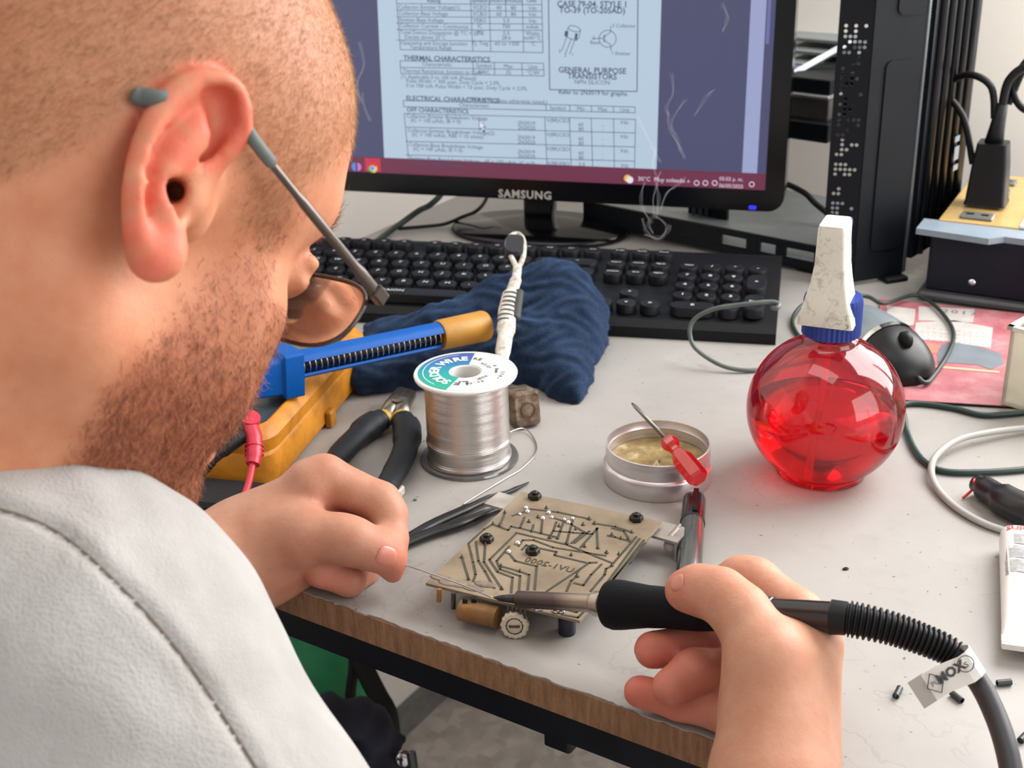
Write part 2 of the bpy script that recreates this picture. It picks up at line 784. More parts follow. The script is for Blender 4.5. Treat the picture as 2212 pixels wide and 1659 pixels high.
    S.cap(E_(374, 440, 1), E_(366, 482, 3), 3.2, 1.4)
    # ---- left ear (far side)
    S.group(8, 5)
    S.ell(hd(-6, 2, -76), (18, 31, 6), HA)

    # ---- left forearm and hand (fist pinching the solder wire)
    S.group(16, 8)
    L = lambda px, py, Z: C(px, py, Z)
    S.chain([(L(-60, 1560, 585), 40), (L(300, 1330, 660), 36), (L(505, 1212, 700), 28)])
    S.group(14, 12)
    S.cap(L(480, 1220, 700), L(565, 1180, 706), 27, 26)
    S.cap(L(560, 1160, 708), L(668, 1052, 704), 22, 13.5)          # to index knuckle
    S.cap(L(560, 1170, 712), L(700, 1085, 722), 22, 13)            # to middle knuckle
    S.cap(L(560, 1200, 708), L(715, 1150, 724), 20, 12)
    S.cap(L(565, 1225, 703), L(700, 1205, 716), 18, 12)
    S.cap(L(560, 1190, 700), L(640, 1165, 690), 22, 16)            # ball of the thumb
    S.group(4, 5)                                                  # index
    S.chain([(L(672, 1045, 704), 13.5), (L(700, 1032, 706), 12.5), (L(822, 1085, 706), 10.8), (L(840, 1112, 702), 9.8), (L(846, 1165, 694), 8.6), (L(846, 1215, 690), 7.2), (L(849, 1240, 689), 5.0)])
    S.group(4, 3)                                                  # middle, ring: curled behind
    S.chain([(L(705, 1090, 724), 12), (L(820, 1125, 728), 10), (L(805, 1195, 714), 8.5), (L(745, 1205, 708), 8)])
    S.group(4, 3)
    S.chain([(L(715, 1150, 726), 11.5), (L(805, 1185, 726), 9.5), (L(780, 1235, 710), 8.5), (L(725, 1230, 702), 8)])
    S.group(4, 3)                                                  # little finger
    S.chain([(L(690, 1205, 716), 11), (L(780, 1232, 712), 9), (L(755, 1254, 694), 8.2), (L(690, 1238, 690), 8)])
    S.group(6, 7)                                                  # thumb
    S.chain([(L(585, 1160, 694), 19), (L(660, 1158, 684), 14.5), (L(735, 1163, 680), 12.2), (L(768, 1172, 679), 11.6), (L(815, 1190, 681), 10.2), (L(838, 1204, 683), 8.4)])

    # ---- right arm and hand (holding the iron like a pen)
    S.group(18, 10)
    S.chain([(C(40, 1420, 430), 44), (C(1548, 3409, 380), 42)])
    S.chain([(C(1548, 3409, 380), 40), (C(1625, 2150, 474), 34), (C(1672, 1760, 528), 22)])
    S.group(14, 12)
    w = C(1674, 1700, 536)
    S.cap(C(1672, 1760, 528), w, 21.5, 21)
    S.cap(w, C(1748, 1395, 568), 20, 13.5)
    S.cap(w, C(1748, 1450, 580), 20, 13)
    S.cap(w, C(1735, 1520, 582), 18, 12.5)
    S.cap(w, C(1712, 1585, 568), 18, 12)
    S.cap(C(1658, 1650, 537), C(1650, 1450, 550), 18.5, 16.5)
    S.cap(C(1650, 1520, 560), C(1705, 1420, 562), 17, 14)
    S.group(4, 5)                                                  # index
    S.chain([(C(1750, 1388, 570), 13), (C(1722, 1332, 580), 12), (C(1632, 1256, 596), 10.6), (C(1600, 1250, 600), 10), (C(1535, 1276, 610), 8.8), (C(1482, 1305, 616), 7.6)])
    S.group(4, 3)                                                  # middle
    S.chain([(C(1755, 1445, 584), 12.5), (C(1600, 1378, 610), 10.4), (C(1520, 1392, 608), 9.8), (C(1410, 1404, 602), 8.8)])
    S.group(4, 1.5)                                                # ring
    S.chain([(C(1745, 1515, 586), 12), (C(1590, 1448, 592), 10.4), (C(1500, 1450, 588), 9.8), (C(1450, 1484, 582), 8.8)])
    S.group(4, 1.5)                                                # little
    S.chain([(C(1722, 1585, 568), 11), (C(1575, 1542, 584), 9.2), (C(1470, 1516, 595), 8.4), (C(1382, 1494, 598), 7.6)])
    S.group(6, 8)                                                  # thumb
    S.chain([(C(1675, 1580, 542), 18.5), (C(1662, 1425, 547), 15.5), (C(1600, 1325, 563), 12.2), (C(1556, 1285, 572), 11.2), (C(1506, 1274, 580), 10.4), (C(1478, 1276, 584), 8.8)])
    V, Q = S.mesh(VOX)
    V = relax(V, Q, 2, .45)
    # hands and wrists press flat on the table top
    on = (V @ TY > T0 + .5) & (V[:, 2] > -17) & (V[:, 2] < .25)
    V[on, 2] = .25
    return V, Q


PV, PQ = build_person()
PN = vnormals(PV, PQ)


def build_shirt():
    S = Sdf()
    S.group(26, 20)
    S.cap(C(-170, 1240, 478), C(-330, 1900, 470), 84, 122)
    S.cap(C(-160, 1440, 470), C(150, 1490, 440), 68, 60)
    S.cap(C(-60, 1330, 466), C(140, 1462, 440), 46, 52)
    S.cap(C(-220, 1275, 438), C(50, 1300, 432), 47, 46)
    S.cap(C(-220, 1300, 520), C(-440, 1460, 630), 74, 60)
    S.chain([(C(180, 1485, 440), 64), (C(440, 1960, 425), 62), (C(670, 2420, 412), 60)])
    S.cap(C(-330, 1900, 470), (-290, 300, -220), 122, 128)
    S.cap(C(-440, 1440, 630), C(-330, 1560, 600), 58, 54)

    def folds(P):
        x, y, z = P[:, 0], P[:, 1], P[:, 2]
        a = np.sin(x * .055 + .04 * z + 1.3 * np.sin(y * .03)) * np.sin(y * .045 - .03 * z + 1.1 * np.sin(x * .025))
        b = np.sin(x * .13 + y * .06 + 2 * np.sin(z * .05)) * np.sin(z * .11 - x * .04 + 1.7 * np.sin(y * .06))
        return 1.5 * a + .8 * b

    V, Q = S.mesh(VOX * 1.2, disp=folds)
    V = relax(V, Q, 3, .5)
    N = vnormals(V, Q)
    # armhole seam: a pressed line around the shoulder
    px, py = to_px(V)
    seam = [(-40, 1085), (0, 1100), (60, 1118), (120, 1146), (180, 1190), (240, 1246), (300, 1306), (350, 1362), (400, 1424), (450, 1496), (500, 1572), (555, 1660), (600, 1740)]
    sp = np.array(spline([np.array([a, b, 0.0]) for a, b in seam], 6))[:, :2]
    front = (N @ -FW > -.05)
    near = front & (px > -60) & (px < 640) & (py > 1040) & (py < 1760)
    idx = np.where(near)[0]
    q = np.stack([px[idx], py[idx]], 1)
    A, B = sp[:-1], sp[1:]
    best = np.full(len(idx), 1e9)
    side = np.zeros(len(idx))
    for a, b in zip(A, B):
        ab = b - a
        t = np.clip(((q - a) @ ab) / (ab @ ab), 0, 1)
        e = q - a - t[:, None] * ab
        d = np.hypot(e[:, 0], e[:, 1])
        m = d < best
        best[m] = d[m]
        side[m] = np.sign(ab[0] * e[m, 1] - ab[1] * e[m, 0])
    dm = best / 6.6
    off = -1.6 * np.exp(-(dm / 1.5) ** 2) + .9 * np.exp(-((dm - 5) / 3.5) ** 2) * np.where(side < 0, 1.0, .25)
    V[idx] += N[idx] * off[:, None]
    return V, Q


SV, SQ = build_shirt()


# ---- colouring of the skin, hair and beard
def poly_in(px, py, poly):
    """signed distance (px, positive inside) to a polygon"""
    P = np.stack([px, py], 1)
    best = np.full(len(px), 1e9)
    ins = np.zeros(len(px), bool)
    for (x0, y0), (x1, y1) in zip(poly, poly[1:] + poly[:1]):
        a, ab = np.array([x0, y0], float), np.array([x1 - x0, y1 - y0], float)
        t = np.clip(((P - a) @ ab) / (ab @ ab), 0, 1)
        e = P - a - t[:, None] * ab
        best = np.minimum(best, np.hypot(e[:, 0], e[:, 1]))
        c = ((y0 > py) != (y1 > py))
        xx = (x1 - x0) * (py - y0) / ((y1 - y0) if y1 != y0 else 1e-9) + x0
        ins ^= c & (px < xx)
    return np.where(ins, best, -best)


def sstep(x, a, b):
    t = np.clip((x - a) / (b - a), 0, 1)
    return t * t * (3 - 2 * t)


POLY_HAIR = [(-900, -900), (1100, -900), (1000, 160), (860, 260), (750, 320), (700, 370), (650, 400), (590, 520), (530, 470), (540, 380), (525, 300), (528, 200), (480, 140), (420, 150), (340, 185),
             (260, 235), (180, 310), (90, 360), (-20, 385), (-300, 420), (-900, 500)]
POLY_BEARD = [(585, 470), (640, 420), (640, 540), (670, 620), (720, 700), (760, 800), (760, 1100), (500, 1300), (100, 1160), (170, 960), (235, 860), (320, 740), (390, 640), (450, 560), (520, 510)]


def head_zones(P):
    h = to_head(P)
    hm = h.copy()
    hm[:, 2] = np.abs(h[:, 2])
    px, py = to_px(HO + hm @ HA)
    onhead = (np.linalg.norm(P - HO, axis=1) < 175) & (h[:, 1] > -140)
    hair = np.where(onhead, sstep(poly_in(px, py, POLY_HAIR), -38, 30), 0)
    beard = np.where(onhead, sstep(poly_in(px, py, POLY_BEARD), -45, 60), 0)
    # bare: lips, brow to nose strip, eye hollow
    bare = (h[:, 0] > 88) & (np.abs(h[:, 2]) < 22) & (h[:, 1] > -78)
    beard = np.where(bare & ~((h[:, 1] < -40) & (h[:, 1] > -52)), 0, beard)
    beard = np.where((h[:, 1] > -12) & (h[:, 0] > 58), 0, beard)
    low = sstep(-h[:, 1], 20, 62)
    beard = beard * (.3 + .7 * low)
    return hair, beard, h


def ear_weight(P):
    pts = np.array([E_(512, 285), E_(510, 220), E_(470, 185), E_(420, 190), E_(370, 225), E_(335, 280), E_(305, 350), E_(296, 430), E_(300, 500), E_(330, 560), E_(350, 520),
                    E_(345, 420), E_(380, 330), E_(430, 265), E_(450, 330, 6)])
    best = np.full(len(P), 1e9)
    for q in pts:
        best = np.minimum(best, np.linalg.norm(P - q, axis=1))
    return 1 - sstep(best, 4.5, 10.5)


def skin_colours(P):
    lin = lambda *c: np.array([s2l(q) for q in c])
    hair, beard, h = head_zones(P)
    ear = ear_weight(P)
    base = np.tile(lin(190, 141, 116), (len(P), 1))

    def mixin(w, c):
        base[:] = base * (1 - w[:, None]) + c * w[:, None]
    face = 1 - sstep(np.linalg.norm(P - HO, axis=1), 130, 220)
    mixin(.65 * face, lin(208, 139, 102))
    mixin(.75 * hair, lin(176, 122, 92))
    mixin(.8 * beard, lin(150, 86, 62))
    mixin(.92 * ear, lin(216, 110, 88))
    lips = np.exp(-((h[:, 0] - 100) / 12) ** 2 - ((h[:, 1] + 63) / 8) ** 2 - (h[:, 2] / 18) ** 2)
    mixin(.6 * lips, lin(196, 106, 96))
    lh = np.exp(-(np.linalg.norm(P - C(640, 1140, 700), axis=1) / 130) ** 4)
    mixin(.7 * lh, lin(174, 128, 106))
    for q, r in (((1400, 1404, 602), 30), ((1440, 1492, 594), 26), ((1375, 1492, 596), 24), ((1520, 1400, 606), 30), ((849, 1240, 689), 14), ((838, 1204, 680), 12), ((700, 1245, 690), 22),
                 ((1468, 1262, 584), 14), ((700, 1100, 715), 20)):
        w = np.exp(-(np.linalg.norm(P - C(*q), axis=1) / r) ** 2)
        mixin(.55 * w, lin(200, 112, 96))
    return base


def skin_material():
    k = NT('skin')
    at = k.n('ShaderNodeVertexColor', layer_name='tone')
    n1 = k.noise(90, 4)
    c = k.mix(k.ramp(n1.outputs[0], [(.35, (0, 0, 0, 1)), (.75, (1, 1, 1, 1))]), at.outputs[0], (.9, .78, .72, 1), 'MULTIPLY')
    n2 = k.noise(420, 2)                                                 # freckles
    fr = k.ramp(n2.outputs[0], [(.68, (0, 0, 0, 1)), (.76, (.35, .35, .35, 1))])
    c = k.mix(fr, c, (.42, .16, .085, 1))
    k.l(c, k.b.inputs['Base Color'])
    k.set(Roughness=.52, Specular_IOR_Level=.35, Subsurface_Weight=.22, Subsurface_Scale=.006)
    k.b.inputs['Subsurface Radius'].default_value = (1.0, .35, .18)
    h = k.math('ADD', k.noise(1500, 2).outputs[0], k.math('MULTIPLY', k.noise(350, 3).outputs[0], 1.5))
    k.bump(h, .22, .0006)
    return k.m


def colour_layer(me, name, cols):
    a = me.color_attributes.new(name, 'FLOAT_COLOR', 'POINT')
    rgba = np.ones((len(me.vertices), 4), np.float32)
    rgba[:, :3] = cols
    a.data.foreach_set('color', rgba.ravel())


person = empty('person', (-150, 300, 0), 'person in a white t-shirt bending over the circuit board with a soldering iron', 'person')
body = mesh_obj('body', PV, PQ, skin_material(), person)
colour_layer(body.data, 'tone', skin_colours(PV))


def shirt_material():
    k = NT('white_cotton')
    n1 = k.noise(28, 5, .6)
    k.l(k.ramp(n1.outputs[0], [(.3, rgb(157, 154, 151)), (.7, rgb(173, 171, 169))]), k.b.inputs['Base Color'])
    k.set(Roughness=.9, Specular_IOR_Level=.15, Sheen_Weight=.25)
    k.bump(k.math('ADD', k.math('MULTIPLY', k.noise(26, 4, .55, dist=.8).outputs[0], 5.0), k.noise(900, 2).outputs[0]), .34, .0018)
    return k.m


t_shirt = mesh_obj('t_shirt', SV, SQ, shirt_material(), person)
def seam_part():
    from mathutils.bvhtree import BVHTree
    bv = BVHTree.FromPolygons([tuple(v) for v in SV], [tuple(int(i) for i in q) for q in SQ])
    pts = []
    for q in spline([np.array([a, b, 0.0]) for a, b in [(0, 1100), (60, 1118), (120, 1146), (180, 1190), (240, 1246), (300, 1306), (350, 1362), (400, 1424), (450, 1496), (500, 1572), (555, 1660), (600, 1740)]], 6):
        h_ = bv.ray_cast(Vector(CAM), Vector(ray(q[0], q[1])))
        if h_[0] is not None:
            pts.append(np.array(h_[0]))
    o = MB().tube(pts, .55, 6).build('shoulder_seam', mat('shaded_seam_thread', rgb(120, 110, 102), .9), person, smooth=True)  # seam thread coloured darker to draw the shade of the crease
    return o


seam_part()
t_shirt['label'] = 'white cotton t-shirt with a stitched shoulder seam'


def strands(name, count, weight_fn, lens, flow, lift, rad, colours, seed, segs=1, curl=0.0):
    rng = np.random.default_rng(seed)
    tri = np.concatenate([PQ[:, [0, 1, 2]], PQ[:, [0, 2, 3]]])
    cen = PV[tri].mean(1)
    keep = np.linalg.norm(cen - HO, axis=1) < 178
    tri, cen = tri[keep], cen[keep]
    wgt = weight_fn(cen) * np.linalg.norm(np.cross(PV[tri[:, 1]] - PV[tri[:, 0]], PV[tri[:, 2]] - PV[tri[:, 0]]), axis=1)
    wgt *= 1 - sstep(ear_weight(cen), .02, .2)
    wgt /= wgt.sum()
    pick = rng.choice(len(tri), count, p=wgt)
    r1, r2 = np.sqrt(rng.random(count)), rng.random(count)
    T = tri[pick]
    P = PV[T[:, 0]] * (1 - r1)[:, None] + PV[T[:, 1]] * (r1 * (1 - r2))[:, None] + PV[T[:, 2]] * (r1 * r2)[:, None]
    N = PN[T[:, 0]]
    D = np.tile(flow, (count, 1)) + rng.normal(0, .32, (count, 3))
    D -= N * (D * N).sum(1)[:, None]
    D /= np.linalg.norm(D, axis=1)[:, None]
    D = D + N * (lift + rng.normal(0, .12, count))[:, None]
    D /= np.linalg.norm(D, axis=1)[:, None]
    L = lens[0] + (lens[1] - lens[0]) * rng.random(count)
    side = np.cross(D, rng.normal(0, 1, (count, 3)))
    side /= np.linalg.norm(side, axis=1)[:, None]
    up = np.cross(D, side)
    rings = []
    pos = P - N * .3
    d = D.copy()
    for sgm in range(segs):
        rings.append(pos)
        pos = pos + d * (L / segs)[:, None]
        d = d + rng.normal(0, 1, (count, 3)) * curl - N * .22 * (segs > 1)
        d /= np.linalg.norm(d, axis=1)[:, None]
    verts, faces = [], []
    b = 0
    rr = rad * (.7 + .6 * rng.random(count))
    for sgm, q in enumerate(rings):
        for a in range(3):
            th = 2 * math.pi * a / 3
            verts.append(q + (side * math.cos(th) + up * math.sin(th)) * (rr * (1 - .45 * sgm / segs))[:, None])
    verts.append(pos)
    nv = len(verts)
    Vv = np.stack(verts, 1).reshape(-1, 3)
    base = np.arange(count) * nv
    F = []
    for sgm in range(segs - 1):
        for a in range(3):
            c0, c1 = sgm * 3 + a, sgm * 3 + (a + 1) % 3
            F.append(np.stack([base + c0, base + c1, base + c1 + 3], 1))
            F.append(np.stack([base + c0, base + c1 + 3, base + c0 + 3], 1))
    l0 = (segs - 1) * 3
    for a in range(3):
        F.append(np.stack([base + l0 + a, base + l0 + (a + 1) % 3, base + nv - 1], 1))
    k = NT(name + '_fibre')
    at = k.n('ShaderNodeVertexColor', layer_name='tone')
    k.l(at.outputs[0], k.b.inputs['Base Color'])
    k.set(Roughness=.42, Specular_IOR_Level=.5)
    o = mesh_obj(name, Vv, np.concatenate(F), k.m, person, smooth=True)
    cs = np.array([[s2l(q) for q in c] for c in colours])
    mixv = rng.random(count)
    ci = np.clip((mixv * (len(cs) - 1)), 0, len(cs) - 1.001)
    c0 = ci.astype(int)
    cv = cs[c0] * (1 - (ci - c0))[:, None] + cs[c0 + 1] * (ci - c0)[:, None]
    colour_layer(o.data, 'tone', np.repeat(cv, nv, 0))
    o['kind'] = 'stuff'
    return o


HD = 1.0
hair = strands('hair', int(90000 * HD), lambda P: head_zones(P)[0] ** 1.5, (3.0, 6.2), -.75 * HU - .45 * HF, .3, .055, [(118, 78, 52), (176, 124, 80), (214, 162, 106), (226, 178, 120), (240, 202, 150)], 3)
hair['label'] = 'very short cropped ginger-blond hair'
beard = strands('beard', int(26000 * HD), lambda P: head_zones(P)[1] ** 1.3, (3.8, 8.0), -.8 * HU + .15 * HF, .5, .075, [(86, 40, 26), (132, 68, 44), (168, 98, 64), (204, 140, 98)], 5, 4, .42)
beard['label'] = 'short curly ginger beard'
brow_w = lambda P: np.exp(-((to_head(P)[:, 1] - 27) / 6) ** 2) * (np.abs(np.abs(to_head(P)[:, 2]) - 30) < 17) * (to_head(P)[:, 0] > 60) + 1e-9
brow = strands('eyebrow', int(900 * HD), brow_w, (6, 9), .3 * HU + .5 * HR, .3, .09, [(110, 60, 40), (170, 110, 70)], 7, 2, .1)


# ------------------------------------------------------------------ the room and the table
def wall_material():
    k = NT('cream_wall_paint')
    n = k.noise(2.5, 3)
    k.l(k.ramp(n.outputs[0], [(.3, rgb(246, 241, 234)), (.7, rgb(251, 247, 241))]), k.b.inputs['Base Color'])
    k.set(Roughness=.75)
    k.bump(k.noise(220, 3).outputs[0], .12, .001)
    return k.m


WALL = wall_material()


def slab(name, pts, thick_dir, m, parent=None):
    """flat panel from a polygon, given thickness"""
    n = len(pts)
    d = np.asarray(thick_dir, float)
    v = [np.asarray(q, float) for q in pts] + [np.asarray(q, float) + d for q in pts]
    f = [tuple(range(n)), tuple(range(2 * n - 1, n - 1, -1))] + [(i, n + i, n + (i + 1) % n, (i + 1) % n) for i in range(n)]
    return mesh_obj(name, v, f, m, parent, smooth=False)


def floor_material():
    k = NT('terrazzo')
    v = k.n('ShaderNodeTexVoronoi')
    v.inputs['Scale'].default_value = 55
    k.l(k.obj(), v.inputs['Vector'])
    n = k.noise(24, 5, .65)
    base = k.ramp(n.outputs[0], [(.3, rgb(176, 167, 159)), (.55, rgb(206, 197, 188)), (.75, rgb(226, 217, 209))])
    chips = k.ramp(v.outputs['Color'], [(.2, rgb(176, 166, 158)), (.55, rgb(216, 206, 198)), (.9, rgb(236, 222, 214))])
    k.l(k.mix(.45, base, chips), k.b.inputs['Base Color'])
    k.set(Roughness=.45)
    return k.m


structure(slab('floor', [st(SL - 100, -900, -750), st(SR + 100, -900, -750), st(SR + 100, TW + 100, -750), st(SL - 100, TW + 100, -750)], (0, 0, -40), floor_material()))
RA = np.array([TX, TY, UZ])


def wall_with_opening(name, along, a0, a1, base, out, o0, o1, oz0, oz1):
    """wall of four blocks around a window opening; base + along * a + up"""
    m = MB()
    ax = np.array([along, np.cross(UZ, along), UZ])
    for (p0, p1, z0, z1) in ((a0, o0, -750, 1900), (o1, a1, -750, 1900), (o0, o1, -750, oz0), (o0, o1, oz1, 1900)):
        m.box(base + along * (p0 + p1) / 2 + out * 30 + UZ * (z0 + z1) / 2, (p1 - p0, 60, z1 - z0), ax)
    return structure(m.build(name, WALL))


def window(name, along, base, out, o0, o1, oz0, oz1):
    ax = np.array([along, np.cross(UZ, along), UZ])
    w_ = bpy.data.objects.new(name, None)
    COL.objects.link(w_)
    w_.location = W(base + along * (o0 + o1) / 2 + out * 30 + UZ * oz0)
    structure(w_)
    fm = mat('white_window_frame', rgb(228, 228, 224), .4, mottle=.05)
    mid = (o0 + o1) / 2
    for (p0, p1, z0, z1) in ((o0, o0 + 40, oz0, oz1), (o1 - 40, o1, oz0, oz1), (mid - 18, mid + 18, oz0, oz1), (o0, o1, oz0, oz0 + 40), (o0, o1, oz1 - 40, oz1)):
        MB().box(base + along * (p0 + p1) / 2 + out * 30 + UZ * (z0 + z1) / 2, (p1 - p0, 46, z1 - z0), ax).build('window_frame', fm, w_)
    return w_


wall_with_opening('wall_back', TX, SL, SR, TY * TW, TY, -200, 560, 40, 1080)
window('window_1', TX, TY * TW, TY, -200, 560, 40, 1080)
wall_with_opening('wall_right', TY, -900, TW, TX * SR, TX, -340, 1180, 150, 1370)
window('added_window', TY, TX * SR, TX, -340, 1180, 150, 1370)  # unseen window added for the fill on the back wall
structure(slab('wall_left', [st(SL, -900, -750), st(SL, TW, -750), st(SL, TW, 1900), st(SL, -900, 1900)], -TX * 60, WALL))
structure(slab('baseboard_left', [st(SL, -900, -750), st(SL, TW, -750), st(SL, TW, -706), st(SL, -900, -706)], TX * 12, mat('baseboard_grey', rgb(120, 118, 116), .5, mottle=.2)))
structure(slab('baseboard_back', [st(SL, TW, -750), st(SR, TW, -750), st(SR, TW, -670), st(SL, TW, -670)], -TY * 12, mat('baseboard_grey', rgb(120, 118, 116))))


def laminate_material():
    k = NT('worn_white_laminate')
    n1 = k.noise(5.5, 6, .62)
    c = k.ramp(n1.outputs[0], [(.28, rgb(143, 140, 136)), (.5, rgb(156, 152, 148)), (.72, rgb(165, 161, 157))])
    n2 = k.noise(38, 6, .7, dist=.8)                                    # grime
    c = k.mix(k.ramp(n2.outputs[0], [(.58, (0, 0, 0, 1)), (.8, (.22, .22, .22, 1))]), c, rgb(112, 104, 96))
    n3 = k.noise(260, 2)                                                # specks
    c = k.mix(k.ramp(n3.outputs[0], [(.715, (0, 0, 0, 1)), (.735, (.75, .75, .75, 1))]), c, rgb(70, 62, 56))
    w = k.n('ShaderNodeTexWave', wave_type='BANDS')                     # long scratches
    w.inputs['Scale'].default_value = 9
    w.inputs['Distortion'].default_value = 24
    w.inputs['Detail'].default_value = 4
    w.inputs['Detail Scale'].default_value = 2.2
    k.l(k.obj(), w.inputs['Vector'])
    sc_ = k.math('MULTIPLY', k.ramp(w.outputs[1], [(.965, (0, 0, 0, 1)), (.998, (.22, .22, .22, 1))]), k.ramp(k.noise(7, 2).outputs[0], [(.5, (0, 0, 0, 1)), (.6, (1, 1, 1, 1))]))
    c = k.mix(sc_, c, rgb(112, 106, 100))
    k.l(c, k.b.inputs['Base Color'])
    k.l(k.ramp(k.noise(14, 4).outputs[0], [(.3, (.34, .34, .34, 1)), (.7, (.52, .52, .52, 1))]), k.b.inputs['Roughness'])
    k.set(Specular_IOR_Level=.4)
    k.bump(k.noise(700, 2).outputs[0], .06, .0004)
    return k.m


def chip_material():
    k = NT('raw_chipboard_edge')
    mp = k.n('ShaderNodeMapping')
    mp.inputs['Rotation'].default_value = (0, 0, math.radians(33))
    mp.inputs['Scale'].default_value = (60, 60, 9)
    k.l(k.obj(), mp.inputs[0])
    n = k.noise(6, 5, .7, coord=mp.outputs[0])
    k.l(k.ramp(n.outputs[0], [(.25, rgb(104, 76, 54)), (.5, rgb(136, 102, 74)), (.75, rgb(158, 122, 90))]), k.b.inputs['Base Color'])
    k.set(Roughness=.9)
    k.bump(k.noise(500, 4).outputs[0], .5, .001)
    return k.m


table = empty('work_table', st(0, (T0 + T1) / 2, -750), 'long work table with worn white laminate top, chipped brown edge and black steel frame', 'table')
rng = random.Random(4)
core = [st(S0, T0, -1), st(S1, T0, -1), st(S1, T1, -1), st(S0, T1, -1)]
slab('table_board', core, (0, 0, -17), chip_material(), table)
fr, s, chip = [], S0, 0.0
while s < S1:
    chip = max(-.2, min(2.2, chip * .55 + rng.uniform(-.6, 1.0)))
    fr.append(st(s, T0 + chip, 0))
    s += rng.uniform(1.5, 4.5)
fr.append(st(S1, T0, 0))
slab('laminate_sheet', fr + [st(S1, T1, 0), st(S0, T1, 0)], (0, 0, -1), laminate_material(), table)
BLK = mat('black_painted_steel', rgb(14, 17, 26), .42, spec=.3, mottle=.25, mscale=40, bump=.15)
for nm, a, b in (('front_rail', st(S0 + 8, T0 + 6), st(S1 - 8, T0 + 6)), ('back_rail', st(S0 + 8, T1 - 6), st(S1 - 8, T1 - 6)), ('side_rail', st(S0 + 8, T0 + 6), st(S0 + 8, T1 - 6)),
                 ('side_rail', st(S1 - 8, T0 + 6), st(S1 - 8, T1 - 6)), ('cross_rail', st(40, T0 + 30), st(40, T1 - 30))):
    d = unit(b - a)
    m = MB()
    c = (a + b) / 2 - UZ * (18.5 + 9.5)
    m.box(c, (np.linalg.norm(b - a), 4, 19), np.array([d, np.cross(UZ, d), UZ]))
    inward = np.cross(UZ, d) if nm != 'back_rail' else -np.cross(UZ, d)
    m.box((a + b) / 2 - UZ * 20 + inward * 14, (np.linalg.norm(b - a), 28, 3), np.array([d, np.cross(UZ, d), UZ]))
    m.build(nm, BLK, table)
for s_, t_ in ((S0 + 24, T0 + 24), (S1 - 24, T0 + 24), (S0 + 24, T1 - 24), (S1 - 24, T1 - 24)):
    MB().box(st(s_, t_, -386), (34, 34, 728), np.array([TX, TY, UZ]), 3).build('leg', BLK, table)
q = G(1215, 1575, -46)
MB().box(q + np.array([0, 6, -6]), (16, 12, 18), np.array([TX, TY, UZ]), 2).build('rail_clip', BLK, table)

# ------------------------------------------------------------------ helpers for cables
def cable(name, pts, r, m, label=None, cat=None, parent=None, n=8, group=None):
    o = MB().tube(spline(pts, 10), r, n).build(name, m, parent, smooth=True)
    if label:
        tag(o, label, cat, group)
    return o


RUB = mat('black_rubber', rgb(14, 15, 18), .5, spec=.3, mottle=.2)
PLB = mat('black_plastic', rgb(13, 14, 18), .38, spec=.3, mottle=.2, bump=.05)

# ------------------------------------------------------------------ monitor
HB = 46.0
mL, mR = G(760, 412, HB), G(1692, 458, HB)
MX = unit(mR - mL)
_back = unit(np.cross(UZ, MX))
MY = unit(UZ * math.cos(math.radians(4)) + _back * math.sin(math.radians(4)))
MN = -np.cross(MX, MY)
MN = MN if MN @ FW < 0 else -MN                 # towards the viewer


def SCR(px, py, lift=0.0):
    d = ray(px, py)
    t = ((mR + MN * lift - CAM) @ MN) / (d @ MN)
    return CAM + d * t


def scr_uv(P):
    e = P - mR
    return float(e @ MX), float(e @ MY)


monitor = empty('monitor', G(1165, 506), 'black widescreen computer monitor showing a transistor datasheet', 'monitor')
MWID, MHGT = 508.0, 318.0
R_ = 12.0


def rrect(x0, y0, x1, y1, r, n=5):
    out = []
    for cx, cy, a0 in ((x1 - r, y1 - r, 0), (x0 + r, y1 - r, 90), (x0 + r, y0 + r, 180), (x1 - r, y0 + r, 270)):
        for k in range(n + 1):
            a = math.radians(a0 + 90 * k / n)
            out.append((cx + r * math.cos(a), cy + r * math.sin(a)))
    return out


sx1, sy0 = scr_uv(SCR(1653, 411))
_, sy0l = scr_uv(SCR(765, 377))
sx0, sy1 = sx1 - 472, sy0 + 266
gl = mat('glossy_black_bezel', rgb(9, 10, 14), .16, spec=.35, mottle=.1)
bz = MB()
outer = rrect(-MWID, 0, 0, MHGT, 14)
bz.prism(outer, mR, MX, MY, MN, -26, -4)
bz.build('housing', gl, monitor, angle=30)
for nm, (x0, y0, x1, y1) in (('bezel_bottom', (-MWID, 0, 0, sy0)), ('bezel_top', (-MWID, sy1, 0, MHGT)), ('bezel_right', (sx1, sy0, 0, sy1)), ('bezel_left', (-MWID, sy0, sx0, sy1))):
    m = MB()
    if nm == 'bezel_bottom':
        pl = [(x0, y1), (x0, y0 + 14)] + [(x0 + 14 - 14 * math.cos(a), y0 + 14 - 14 * math.sin(a)) for a in np.linspace(0, math.pi / 2, 6)] + [(x1 - 14 + 14 * math.sin(a), y0 + 14 - 14 * math.cos(a)) for a in np.linspace(0, math.pi / 2, 6)] + [(x1, y1)]
    else:
        pl = [(x0, y0), (x1, y0), (x1, y1), (x0, y1)]
    m.prism(pl, mR, MX, MY, MN, -4, 2)
    m.build('bezel', gl, monitor)


def emis(name, col, s=1.0):
    if name in MATS:
        return MATS[name]
    k = NT(name)
    k.b.inputs['Base Color'].default_value = (.02, .02, .025, 1)
    k.b.inputs['Emission Color'].default_value = col
    k.b.inputs['Emission Strength'].default_value = s * .72
    k.set(Roughness=.35)
    MATS[name] = k.m
    return k.m


